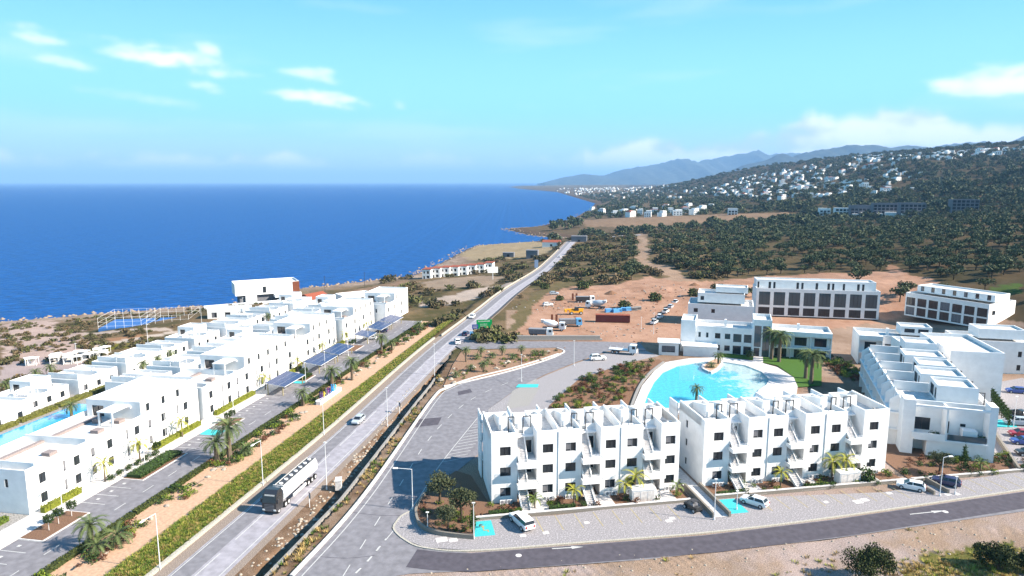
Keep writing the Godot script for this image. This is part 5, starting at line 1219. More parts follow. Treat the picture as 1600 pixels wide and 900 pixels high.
	for i in 5200:
		var X := rf(4, 74); var Z := rf(-93, -74)
		var bb := (X + 3.2) * -0.17365 - (Z + 99.9) * 0.98481
		if bb > -18: continue
		var dens := smoothstep(46, 52, X) * smoothstep(-24.5, -27, bb) + (0.07 if noise.get_noise_2d(X * 5, Z * 5) > 0.15 else 0.0)
		if rng.randf() > dens: continue
		more.append(rnd_tr(X, height(X, Z) - 0.03, Z, 0.5, 1.6))
	scatter("dry_grass", "dry yellow and green grass on the dirt in the foreground", "grass", [tuft[3], tuft[3], tuft[1]], more)
	more = []
	for i in 420:
		var Z := -rf(64, 172); var X := kerb_x(Z) - rf(0.8, 3.2)
		if noise.get_noise_2d(X * 4, Z * 4) < -0.05: continue
		more.append(rnd_tr(X, height(X, Z), Z, 0.7, 1.9))
	scatter("ditch_grass", "yellowing grass on the strip above the ditch", "grass", [tuft[3], tuft[3], tuft[2]], more)
	# three big bushes in the foreground
	var fb := [[Vector2(45.6, -79.8), 4.6, 5.2, "large dark bush at the bottom edge, the bigger one"], [Vector2(63.4, -81.5), 3.4, 4.2, "dark bush at the bottom right beside the dry grass"], [Vector2(66.7, -81.1), 2.6, 2.8, "low dark bush cut by the right edge"]]
	for i in 3:
		var k: Array = fb[i]; rng.seed = 190 + i
		var t := MB.new(); var b := MB.new(); b.usec = true
		for s in 5: t.tube(Vector3(0, -0.2, 0), Vector3(rf(-1, 1), k[1] * 0.6, rf(-1, 1)), 0.12, 0.04, 5)
		for s in 5:
			var c := Vector3(rf(-0.32, 0.32) * k[2], k[1] * rf(0.42, 0.68), rf(-0.3, 0.3) * k[2])
			leaves(b, c, Vector3(k[2] * 0.34, k[1] * 0.36, k[2] * 0.34), 1500, 0.14, Color(0.02, 0.03, 0.012), Color(0.075, 0.085, 0.03), 16)
		tree("bush", k[3], [t.mesh(M.trunk), b.mesh(M.leaf)], at(k[0].x, height(k[0].x, k[0].y), k[0].y), "bush")
	# olive trees in the corner bed
	var cm := [tree_meshes(201, 5.2, 2.5, 2400, 0.15, Color(0.035, 0.045, 0.022), Color(0.10, 0.11, 0.06)), tree_meshes(202, 4.6, 2.2, 2200, 0.15, Color(0.03, 0.04, 0.02), Color(0.09, 0.10, 0.05))]
	var cs := [[Vector2(-11.2, -99.5), "rearmost of the three olive trees in the corner bed"], [Vector2(-7.5, -95), "tall olive tree in the corner bed beside the white gable"], [Vector2(-9.2, -91.3), "short-trunked olive tree nearest the corner kerb"]]
	for i in 3: tree("olive_tree", cs[i][1], cm[i % 2], at(cs[i][0].x, 0.3, cs[i][0].y, i * 100, 1.0 if i < 2 else 0.72), "tree", "olive trees in the corner bed")
	for k in [[Vector2(-5.7, -90.5), "slim cypress by the lamp post at the turquoise bay", 1.0], [Vector2(79.5, -113.1), "slim cypress against the shaded balcony block", 1.1], [Vector2(36.2, -106.7), "young cypress beside the stairs of the middle front block", 0.8]]:
		var b := MB.new(); b.usec = true; rng.seed = 210; leaves(b, Vector3(0, 2.1, 0), Vector3(0.5, 2.1, 0.5), 500, 0.14, dk, gr, 14)
		var t := MB.new(); t.tube(Vector3(0, -0.2, 0), Vector3(0, 1.2, 0), 0.07, 0.05, 5)
		tree("cypress", k[1], [t.mesh(M.trunk), b.mesh(M.leaf)], at(k[0].x, 0.15, k[0].y, 0, k[2]), "tree")
	for i in 9:
		var b := MB.new(); b.usec = true; rng.seed = 215; leaves(b, Vector3(0, 2.0, 0), Vector3(0.45, 2.0, 0.45), 260, 0.18, dk, gr, 12)
		var p: Vector2 = Vector2(108.9, -148.2).lerp(Vector2(102.1, -133.6), i / 8.0)
		var t := MB.new(); t.tube(Vector3(0, -0.2, 0), Vector3(0, 1.2, 0), 0.07, 0.05, 5)
		tree("cypress", "slim cypress in the line beside the right-hand car park, %s from the far end" % ORD[i], [t.mesh(M.trunk), b.mesh(M.leaf)], at(p.x, 0.1, p.y), "tree", "cypresses lining the car park")
	tree("olive_tree", "bushy grey-green tree in front of the balcony block", cm[0], at(Vector2(73.7, -110.7).x, 0.2, Vector2(73.7, -110.7).y, 40, 0.8), "tree")
	# garden shrubs in front of the blocks
	var gs := []
	for i in 4: gs.append(shrub_mesh(230 + i, Vector3(0.8, 0.55, 0.8), 130, 0.14, [dk, Color(0.03, 0.05, 0.02), gr, Color(0.10, 0.05, 0.03)][i], [gr, Color(0.07, 0.11, 0.03), yg, Color(0.16, 0.07, 0.04)][i]))
	rng.seed = 240
	more = []
	for i in 120:
		var a := rf(-1, 95)
		if (a > 31 and a < 36) or fmod(a + 4, 10.4) < 2.4: continue
		var z := rf(0.9, 4.2)
		var p := RF * Vector3(a, 0.15, z); more.append(rnd_tr(p.x, p.y, p.z, 0.5, 1.1))
	for i in 40:
		var p: Vector2 = Vector2(-13.7, -97.4).lerp(Vector2(-6, -91.6), rng.randf()) + Vector2(rf(-1.5, 3), rf(-3, 2))
		more.append(rnd_tr(p.x, 0.3, p.y, 0.4, 0.8))
	for i in 60:
		var p: Vector2 = Vector2(71.2, -115.3).lerp(Vector2(91.7, -116.7), rng.randf()) + Vector2(rf(-2, 2), rf(-2, 2)); more.append(rnd_tr(p.x, 0.15, p.y, 0.5, 1.1))
	scatter("garden_shrubs", "mixed low shrubs planted in the garden beds of the front blocks", "shrubs", gs, more)
	more = []
	for i in 300:
		var p: Vector2 = Vector2(10.3, -150).lerp(Vector2(39.8, -182), rng.randf()) + Vector2(rf(-9, 9), rf(-12, 9))
		if not Geometry2D.is_point_in_polygon(p, PackedVector2Array([Vector2(9, -148.2),Vector2(17.1, -167.3),Vector2(33, -183.4),Vector2(41, -186.8),Vector2(35.4, -173.2),Vector2(30.6, -160.8),Vector2(25.4, -142.2),Vector2(8.6, -141.3)])): continue
		more.append(rnd_tr(p.x, 0.1, p.y, 0.5, 1.4))
	for i in 160:
		var p: Vector2 = Vector2(61.5, -197.1).lerp(Vector2(92.4, -190.3), rng.randf()) + Vector2(rf(-1, 1), rf(-1.5, 0.5)); more.append(rnd_tr(p.x, 0.1, p.y, 0.5, 1.3))
	for i in 90:
		var p: Vector2 = Vector2(89.7, -184.7).lerp(Vector2(89.2, -166.2), rng.randf()) + Vector2(rf(-4, 4), rf(-3, 3)); more.append(rnd_tr(p.x, 0.1, p.y, 0.7, 1.6))
	for i in 70:
		var p: Vector2 = Vector2(-15.7, -169.6).lerp(Vector2(11.4, -196.3), rng.randf()) + Vector2(rf(-3, 3), rf(-4, 4)); more.append(rnd_tr(p.x, 0.15, p.y, 0.3, 0.8))
	scatter("plot_shrubs", "low shrubs in the brown garden plot and the poolside beds", "shrubs", gs, more)
	for k in [[Vector2(58.9, -108.2), 1.9, "round green bush with yellow flowers at the end of the middle block"], [Vector2(82.7, -122.7), 1.5, "potted bush on the framed balcony, left one"], [Vector2(75.1, -121.1), 1.4, "potted bush on the framed balcony, middle one"]]:
		var y := 0.2 if k[1] > 1.8 else 3.5
		var o := one("bush", k[2], "bush", shrub_mesh(250, Vector3(1.0, 0.9, 1.0), 500, 0.13, dk, gr), at(k[0].x, y, k[0].y, 0, k[1] * (1.0 if y < 1 else 0.6)))
		if y > 1:
			var cfp := Transform3D(Basis(Vector3.UP, deg_to_rad(-20)), Vector3(72.4, 0, -120.5)) * Vector3(12.9 if k[2].contains("left") else 5.6, 3.4, -1.2); o.position = cfp
	for k in [[-1.0, 4.0, "beside the corner bed"], [8.4, 12.5, "right of the first stairs"], [36.0, 40.5, "beside the ramp wall of the middle block"], [51.5, 57.0, "in the middle of the middle block"]]: one("hedge", "low dark hedge along the rubble wall %s" % k[2], "hedge", hedge_mesh(380, k[1] - k[0], 0.7, 0.7, dk, gr), inR((k[0] + k[1]) / 2, -3.7, 0.15), "low hedges along the front rubble wall")
	# palms
	var dg := Color(0.05, 0.075, 0.03); var lg := Color(0.13, 0.16, 0.06)
	var date := [palm_meshes(301, 4.6, 2.6, 34, dg, lg, 0.3), palm_meshes(302, 2.9, 2.4, 30, dg, lg, 0.3), palm_meshes(303, 1.2, 2.3, 28, dg, lg, 0.28)]
	var areca := [palm_meshes(311, 2.2, 1.7, 16, Color(0.14, 0.17, 0.03), Color(0.33, 0.31, 0.05), 0.09), palm_meshes(312, 1.4, 1.5, 14, Color(0.07, 0.11, 0.03), Color(0.16, 0.2, 0.05), 0.09)]
	var pl := [[128.3, 18.6, 0, 1.15, "tall date palm beside the car park, the right of the tall pair"], [126.4, 17.2, 1, 1.1, "date palm beside the car park, the left and shorter of the tall pair"], [95.8, 17.4, 1, 1.0, "date palm in the verge at the bottom left"], [97.4, 20.4, 2, 1.0, "small leaning palm at the bottom left beside the sandy path"], [94.6, 19.4, 2, 0.8, "smallest palm in the verge at the bottom left"], [131, 20.6, 2, 0.8, "low palm just beyond the tall pair"], [160, 17.6, 1, 0.9, "date palm on the near side of the colourful letter sign"], [176, 17.6, 1, 1.1, "date palm just beyond the colourful letter sign"], [182, 20.5, 0, 0.9, "upright date palm beyond the colourful letter sign"], [210, 18.2, 0, 0.9, "date palm far along the verge before the bend"], [214, 20.0, 1, 0.8, "shorter date palm far along the verge"], [242, 20, 1, 0.8, "last small palm of the verge near the highway"]]
	for k in pl: palm(k[4], date[k[2]], inL(k[0], k[1], 0, k[0] * 40) * Transform3D(Basis.from_scale(Vector3.ONE * k[3] * 1.22), Vector3.ZERO), "date palms of the verge")
	var tp := [[Vector2(-12.9, -184.7), 0], [Vector2(-10, -187.5), 2], [Vector2(-8.9, -190.3), 1], [Vector2(-6.7, -182), 2], [Vector2(-5.5, -188.9), 2], [Vector2(-2.8, -191.8), 1], [Vector2(0, -187.5), 2], [Vector2(2.8, -191.8), 1], [Vector2(-11.1, -175.6), 2], [Vector2(-7.6, -174.4), 1], [Vector2(6.5, -191.8), 2], [Vector2(8.9, -191.8), 2], [Vector2(-14.6, -169.6), 2], [Vector2(-11.1, -208.5), 1]]
	for i in tp.size(): palm("small date palm in the planted triangle at the junction, %s from the highway" % ORD[i], date[tp[i][1]], at(tp[i][0].x, 0.15, tp[i][0].y, i * 70, 0.75), "palms of the planted triangle")
	var lp := [[Vector2(73.7, -187.5), 0, 1.5, "slender tall palm on the lawn, left one"], [Vector2(74.8, -184.7), 0, 1.55, "slender tall palm on the lawn, right one"], [Vector2(75.3, -168.5), 0, 1.3, "big date palm on the lawn, the rear of the pair"], [Vector2(74.8, -164), 0, 1.5, "big bushy date palm on the lawn beside the lagoon deck"], [Vector2(56.6, -180.7), 1, 0.9, "palm on the lagoon island, the taller one"], [Vector2(53.7, -176.9), 2, 0.8, "palm on the lagoon island, the lower one"], [Vector2(42.6, -150.9), 1, 0.9, "palm at the near edge of the lagoon, above the roofs"], [Vector2(68.7, -190.3), 2, 0.8, "yellowish small palm beside the poolside path"]]
	for k in lp: palm(k[3], date[k[1]], at(k[0].x, 0.3, k[0].y, k[0].x * 31, k[2]), "palms round the lagoon")
	for k in [[6.4, 2.6, 1, "feathery palm left of the first stairs of the nearest block"], [12.5, 3.0, 0, "yellow-green feathery palm in front of the nearest block"], [20.9, 2.4, 0, "small feathery palm beside the second stairs of the nearest block"], [23.0, 1.6, 0, "tall feathery palm beside the meter cabinet of the nearest block"], [29.6, 2.4, 1, "feathery palm at the right end of the nearest block"], [47.8, 2.6, 0, "yellow-green feathery palm in front of the middle block"], [57.8, 1.6, 0, "left feathery palm by the meter cabinet of the middle block"], [60.4, 1.6, 0, "right feathery palm by the meter cabinet of the middle block"], [85.5, 3.0, 1, "pale fan palm beside the right-hand steps"]]:
		palm(k[3], areca[k[2]], inR(k[0], -k[1], 0.15, k[0] * 50) * Transform3D(Basis.from_scale(Vector3.ONE * (1.5 if k[0] in [23.0, 57.8, 60.4] else 1.15)), Vector3.ZERO), "feathery palms in front of the blocks", "feather_palm")
	var yl := [[115.5, 2.6], [124.5, 2.4], [137, 2.4], [170, 2.2], [186.5, 2.6], [205, 1.2], [219, 2.6], [236, 3.0]]
	for i in yl.size(): palm("yellow-green feathery palm against the terrace wall, %s from the near end" % ORD[i], areca[0], inL(yl[i][0], yl[i][1], 0.1, i * 60) * Transform3D(Basis.from_scale(Vector3.ONE * 1.5), Vector3.ZERO), "feathery palms along the terrace rows", "feather_palm")
	for k in [[118, -29, "palm beside the narrow pool, near end"], [143, -29.5, "palm beside the narrow pool, far end"], [178, -39, "palm between the villas, first"], [184, -39, "palm between the villas, second"], [190, -39.5, "palm between the villas, third"], [226, -39, "yellowish palm between the far villas"], [246, -40, "palm between the farthest villas"]]: palm(k[2], date[1], inL(k[0], k[1], 0, k[0] * 31), "palms between the villa rows")
	for k in [[Vector2(-126.2, -163.6), "palm on the sand at the left edge"], [Vector2(-126.6, -174.7), "lower palm on the sand"], [Vector2(-125.9, -179.4), "upper palm on the sand near the cabanas"]]: palm(k[1], date[1], at(k[0].x, height(k[0].x, k[0].y), k[0].y, 0, 0.9), "palms on the sand")
	# topiary balls, hedges and beds of the car park
	rng.seed = 320
	var ball := MB.new(); ball.usec = true; leaves(ball, Vector3(0, 1.9, 0), Vector3(0.85, 0.8, 0.85), 700, 0.12, dk, Color(0.06, 0.10, 0.025), 60, 0.15)
	var bm := ball.mesh(M.leaf)
	var stem := MB.new(); stem.tube(Vector3(0, 0, 0), Vector3(0, 1.4, 0), 0.06, 0.05, 6); var sm := stem.mesh(M.walk)
	var tb := [[98.9, 7.2, "topiary ball tree nearest the bottom left corner"], [100.9, 7.0, "middle topiary ball tree by the nearest gable"], [103.4, 7.0, "topiary ball tree by the nearest gable, beside the first bay"], [145.6, 7.2, "topiary ball tree by the turquoise bay, left of the pair"], [147.4, 7.2, "topiary ball tree by the turquoise bay, right of the pair"], [180.5, 7.0, "topiary ball tree between two solar carports, near one"], [182.5, 6.8, "topiary ball tree between two solar carports, far one"], [214, 6.4, "topiary ball tree by the farther carports, near one"], [216.4, 6.4, "topiary ball tree by the farther carports, far one"], [128, 3.4, "clipped ball bush on the pavement by the second bed"]]
	for k in tb:
		var o := tree("topiary_tree", k[2], [sm, bm], inL(k[0], k[1], 0.1), "tree", "topiary balls of the car park")
	for k in [[96, 105, "near"], [117, 129.5, "second"], [144, 149.5, "third"], [178.5, 184.5, "fourth"], [211, 219, "fifth"]]:
		var b := MB.new(); b.box(k[0], k[1], 0, 0.14, 4.62, 8.9); struct("bed_kerb", b.mesh(M.walk), LF)
		b = MB.new(); b.box(k[0] + 0.25, k[1] - 0.25, 0.1, 0.2, 4.8, 8.65); struct("bed_soil", b.mesh(M.soil), LF)
		if k[2] in ["second", "fourth"]: one("hedge", "low clipped hedge filling the %s planting bed of the car park" % k[2], "hedge", hedge_mesh(330, k[1] - k[0] - 1.0, 0.7, 3.0, dk, gr, 1500), inL((k[0] + k[1]) / 2, 6.6, 0.15))
	for k in [[103.5, 111, 1.6], [129.5, 144, 1.5], [150, 166, 1.4], [176, 190, 1.6], [205, 221, 1.0]]: one("hedge", "yellow-green hedge against the terrace wall from %s" % ["the nearest gable", "the second bed", "the turquoise bay", "the solar carports", "the far carports"][[103.5, 129.5, 150.0, 176.0, 205.0].find(float(k[0]))], "hedge", hedge_mesh(335, k[1] - k[0], 1.1, 1.0, Color(0.10, 0.12, 0.02), Color(0.24, 0.25, 0.03)), inL((k[0] + k[1]) / 2, k[2], 0.1), "hedges along the terrace rows")
	for i in 6:
		var o := one("clipped_bush", "clipped round bush in the row on the pavement, %s from the near end" % ORD[i], "bush", shrub_mesh(340, Vector3(0.75, 0.65, 0.75), 420, 0.11, dk, gr), inL(116 + i * 2.3, 3.4, 0.1, 30 * i), "clipped bushes on the pavement")
	for i in 22: one("verge_hedge", "dark low hedge section edging the car park, %s from the near end" % ORD[i], "hedge", hedge_mesh(345 + i % 3, 8.4, 0.75, 1.1, dk, Color(0.09, 0.10, 0.025), 700), inL(66.0 + i * 8.8, 16.3, 0.0, [0, 180][i % 2]), "hedge edging the car park")
	more = []
	rng.seed = 350
	for i in 420:
		var u := rf(70, 255); var w := rf(16.8, 21.2)
		if u > 158 and u < 175 and w > 19.5: continue
		if noise.get_noise_2d(u * 6, w) < -0.1: continue
		var p := LF * Vector3(u, 0.03, w); more.append(rnd_tr(p.x, p.y, p.z, 0.5, 1.4))
	scatter("verge_shrubs", "mixed shrubs among the rocks of the verge", "shrubs", gs, more)
	# rocks
	var rk := []
	for i in 4:
		rng.seed = 360 + i
		var b := MB.new(); var rings := []
		for j in 5:
			var ring := []; var yy := -0.3 + 0.25 * j; var rr := [0.75, 1.0, 0.95, 0.7, 0.25][j] as float
			for k in 7: ring.append(Vector3(cos(-TAU * k / 7) * rr * rf(0.75, 1.2), yy * rf(0.85, 1.15), sin(-TAU * k / 7) * rr * rf(0.75, 1.2)))
			rings.append(ring)
		b.loft(rings); rk.append(b.mesh(M.rock))
	rng.seed = 370
	for i in 46:
		var u := rf(72, 240); var w := rf(18.2, 20.8)
		if u > 157 and u < 175: u += 20
		one("verge_rock", "pale boulder among the verge planting", "rock", rk[i % 4], inL(u, w, 0.05, rf(0, 360)) * Transform3D(Basis.from_scale(Vector3(rf(0.4, 0.9), rf(0.3, 0.7), rf(0.4, 0.8))), Vector3.ZERO), "pale boulders of the verge")
	for i in 18:
		var p: Vector2 = [Vector2(-16.3, -170.8), Vector2(-15.4, -168.5), Vector2(-16.4, -165.1), Vector2(-10.4, -178.8), Vector2(-4.3, -178.8), Vector2(-0.9, -182), Vector2(-12.7, -173.2), Vector2(3.7, -188.9), Vector2(9.4, -194.8), Vector2(7.6, -187.5), Vector2(-7.6, -194.8), Vector2(-15.1, -176.9)][i % 12] + Vector2(rf(-2, 2), rf(-2, 2))
		one("triangle_rock", "white boulder in the planted triangle at the junction", "rock", rk[i % 4], at(p.x, 0.15, p.y, rf(0, 360), rf(0.4, 1.0)), "white boulders of the planted triangle")
	more = []
	for i in 500:
		var X := rf(-14, 75); var Z := rf(-96, -74); var bb := (X + 3.2) * -0.17365 - (Z + 99.9) * 0.98481
		if bb > -17.2: continue
		more.append(rnd_tr(X, height(X, Z), Z, 0.05, 0.22))
	for i in 300:
		var Z := -rf(64, 165); var p := kerb_x(Z) - rf(6.5, 9.5); more.append(rnd_tr(p, height(p, Z), Z, 0.08, 0.4))
	scatter("stones", "loose stones on the foreground dirt and along the ditch", "stones", rk, more)
	more = []
	for i in 1100:
		var t := rng.randf(); var k := 4 + rng.randi() % 14
		var p0 := Vector2(COAST[k][0], COAST[k][1]).lerp(Vector2(COAST[k + 1][0], COAST[k + 1][1]), t) + Vector2(rf(-9, 9), rf(-9, 9))
		more.append(rnd_tr(p0.x, maxf(height(p0.x, p0.y), SEA) - 0.15, p0.y, 0.2, 1.2))
	var sk := []
	for r in rk:
		var d2: ArrayMesh = r.duplicate(); d2.surface_set_material(0, mat("shorerock", Color(0.26, 0.20, 0.15), 0.95)); sk.append(d2)
	scatter("shore_rocks", "brown rocks along the water's edge", "rocks", sk, more)

# ---------- vehicles; front is +x
func wheel(o: Node3D, x: float, z: float, r: float, w := 0.22):
	if not cache.has("wheel%.2f" % r):
		var t := MB.new(); t.tube(Vector3(0, 0, -w / 2), Vector3(0, 0, w / 2), r, r, 14)
		var h := MB.new(); h.tube(Vector3(0, 0, -w / 2 - 0.015), Vector3(0, 0, w / 2 + 0.015), r * 0.6, r * 0.6, 10)
		cache["wheel%.2f" % r] = [t.mesh(M.tyre), h.mesh(M.rim)]
	var ms: Array = cache["wheel%.2f" % r]
	var p := part(o, "wheel", ms[0], Vector3(x, r, z)); part(p, "rim", ms[1])
func ring(x: float, y0: float, y1: float, w: float, in_ := 0.06) -> Array:
	return [Vector3(x, y0, w - in_), Vector3(x, y0, -w + in_), Vector3(x, (y0 + y1) * 0.45, -w), Vector3(x, y1 - in_, -w), Vector3(x, y1, -w + in_ * 2), Vector3(x, y1, w - in_ * 2), Vector3(x, y1 - in_, w), Vector3(x, (y0 + y1) * 0.45, w)]
func car(label: String, paint: String, tr: Transform3D, kind := "hatch", group := "") -> Node3D:
	var o := thing("parked_car" if group.contains("parked") else "car", label, "car", tr, group)
	var L := 2.1 if kind != "suv" else 2.3; var up := 0.0 if kind != "suv" else 0.16
	var b := MB.new()
	b.loft([ring(-L, 0.42, 0.86 + up, 0.74), ring(-L + 0.12, 0.3, 1.0 + up, 0.84), ring(-L * 0.5, 0.24, 1.02 + up, 0.88), ring(L * 0.42, 0.24, 0.98 + up, 0.88), ring(L * 0.8, 0.27, 0.9 + up, 0.85), ring(L * 0.96, 0.32, 0.78 + up, 0.78), ring(L, 0.42, 0.66 + up, 0.7)])
	part(o, "body", b.mesh(M[paint], false))
	var g := MB.new(); var rb := -L + 0.2; var y0 := 0.97 + up; var y1 := 1.46 + up * 1.6
	g.frus(rb, L * 0.48, -0.8, 0.8, y0, rb + 0.4, L * 0.1, -0.62, 0.62, y1 - 0.03)
	part(o, "cabin_glass", g.mesh(M.glass))
	var r := MB.new(); r.frus(rb + 0.34, L * 0.13, -0.64, 0.64, y1 - 0.05, rb + 0.45, L * 0.06, -0.56, 0.56, y1 + 0.02)
	for z in [-1.0, 1.0]:
		for k in [[rb, rb + 0.4], [-0.25, -0.25], [L * 0.48, L * 0.1]]:
			r.hexa([Vector3(k[0] - 0.05, y0, z * 0.81 + 0.025), Vector3(k[0] + 0.05, y0, z * 0.81 + 0.025), Vector3(k[0] + 0.05, y0, z * 0.81 - 0.025), Vector3(k[0] - 0.05, y0, z * 0.81 - 0.025), Vector3(k[1] - 0.05, y1, z * 0.63 + 0.025), Vector3(k[1] + 0.05, y1, z * 0.63 + 0.025), Vector3(k[1] + 0.05, y1, z * 0.63 - 0.025), Vector3(k[1] - 0.05, y1, z * 0.63 - 0.025)])
		r.box(L * 0.3, L * 0.38, y0, y0 + 0.14, z * 0.92 - 0.09, z * 0.92 + 0.09)
	part(o, "roof", r.mesh(M[paint]))
	for z in [-0.6, 0.6]:
		var h := MB.new(); h.box(-0.05, 0.06, -0.07, 0.07, -0.17, 0.17); part(o, "headlight", h.mesh(M.lampglass), Vector3(L * 0.95, 0.7 + up, z))
		var t := MB.new(); t.box(-0.05, 0.05, -0.1, 0.1, -0.16, 0.16); part(o, "tail_light", t.mesh(M.redlamp), Vector3(-L - 0.0, 0.8 + up, z))
	var pl := MB.new(); pl.box(-L - 0.03, -L + 0.02, 0.52, 0.64, -0.26, 0.26); part(o, "number_plate", pl.mesh(M.paint))
	for x in [-L * 0.62, L * 0.64]:
		for z in [-0.8, 0.8]: wheel(o, x, z, 0.32 + up * 0.3)
	return o
func pickup(label: String, paint: String, tr: Transform3D, canopy := true, group := ""):
	var o := thing("pickup_truck", label, "pickup", tr, group)
	var b := MB.new(); b.loft([ring(-2.55, 0.5, 1.1, 0.84), ring(-2.45, 0.4, 1.15, 0.9), ring(0.9, 0.38, 1.15, 0.92), ring(2.1, 0.4, 1.1, 0.9), ring(2.5, 0.48, 0.95, 0.82)]); part(o, "body", b.mesh(M[paint]))
	var g := MB.new(); g.frus(-0.7, 1.25, -0.82, 0.82, 1.13, -0.5, 0.6, -0.68, 0.68, 1.7)
	if canopy: g.frus(-2.4, -0.72, -0.82, 0.82, 1.13, -2.25, -0.72, -0.7, 0.7, 1.66)
	else: g.box(-2.35, -0.75, 1.0, 1.16, -0.75, 0.75)
	part(o, "cabin_glass", g.mesh(M.glass))
	var r := MB.new(); r.box(-0.55, 0.62, 1.69, 1.76, -0.7, 0.7)
	if canopy: r.box(-2.32, -0.7, 1.65, 1.74, -0.73, 0.73)
	part(o, "roof", r.mesh(M[paint]))
	for z in [-0.65, 0.65]:
		var t := MB.new(); t.box(-0.04, 0.04, -0.2, 0.15, -0.1, 0.1); part(o, "tail_light", t.mesh(M.redlamp), Vector3(-2.56, 0.9, z))
		var h := MB.new(); h.box(-0.04, 0.06, -0.1, 0.1, -0.16, 0.16); part(o, "headlight", h.mesh(M.lampglass), Vector3(2.46, 0.85, z))
	for x in [-1.55, 1.55]:
		for z in [-0.84, 0.84]: wheel(o, x, z, 0.38, 0.26)
func truck(label: String, cab: String, cargo: String, tr: Transform3D, loadm := "metal", called := "lorry"):
	var o := thing(called, label, "lorry", tr)
	var b := MB.new(); b.box(1.7, 3.8, 0.7, 1.7, -1.2, 1.2); b.frus(1.7, 3.8, -1.2, 1.2, 1.7, 1.75, 3.55, -1.12, 1.12, 2.9); part(o, "cab", b.mesh(M[cab]))
	b = MB.new(); b.hexa([Vector3(3.82, 1.72, 1.05), Vector3(3.84, 1.72, 1.05), Vector3(3.84, 1.72, -1.05), Vector3(3.82, 1.72, -1.05), Vector3(3.6, 2.7, 1.0), Vector3(3.63, 2.7, 1.0), Vector3(3.63, 2.7, -1.0), Vector3(3.6, 2.7, -1.0)]); part(o, "windscreen", b.mesh(M.glass))
	for s in [-1.0, 1.0]:
		b = MB.new(); b.box(2.5, 3.4, 1.8, 2.6, s * 1.18 - 0.02, s * 1.18 + 0.02); part(o, "side_window", b.mesh(M.glass))
		b = MB.new(); b.box(3.78, 3.86, 0.8, 1.0, s * 0.85 - 0.2, s * 0.85 + 0.2); part(o, "headlight", b.mesh(M.lampglass))
	b = MB.new(); b.box(-4.0, 1.7, 0.8, 1.1, -0.5, 0.5); part(o, "chassis", b.mesh(M.darkmetal))
	b = MB.new()
	if cargo == "tipper":
		b.frus(-4.0, 1.4, -1.15, 1.15, 1.15, -4.2, 1.5, -1.25, 1.25, 2.7); part(o, "tipper_body", b.mesh(M[loadm]))
		b = MB.new(); b.box(-4.0, 1.3, 2.68, 2.74, -1.1, 1.1); part(o, "cargo", b.mesh(M.blind))
	elif cargo == "mixer":
		var rings := []
		for k in [[-3.9, 0.55, 2.9], [-3.0, 0.95, 2.6], [-1.6, 1.25, 2.35], [-0.2, 1.2, 2.25], [0.9, 0.75, 2.15], [1.3, 0.4, 2.1]]:
			var rg := []
			for i in 14: rg.append(Vector3(k[0], k[2] + cos(TAU * i / 14) * k[1], -sin(TAU * i / 14) * k[1]))
			rings.append(rg)
		b.loft(rings); part(o, "drum", b.mesh(M[loadm], true))
		b = MB.new(); b.frus(-4.4, -3.6, -0.5, 0.5, 2.6, -4.6, -3.4, -0.7, 0.7, 3.6); part(o, "hopper", b.mesh(M.metal))
	else:
		b.box(-4.4, 1.4, 1.15, 1.35, -1.2, 1.2); part(o, "flatbed", b.mesh(M[loadm]))
		b = MB.new(); b.box(1.3, 1.42, 1.35, 2.4, -1.2, 1.2)
		for x in [-4.3, -2.4, -0.5]:
			for z in [-1.2, 1.14]: b.box(x, x + 0.06, 1.35, 2.0, z, z + 0.06)
		part(o, "stakes", b.mesh(M[loadm]))
	for x in [-3.2, -1.9, 2.7]:
		for z in [-1.0, 1.0]: wheel(o, x, z, 0.5, 0.32)
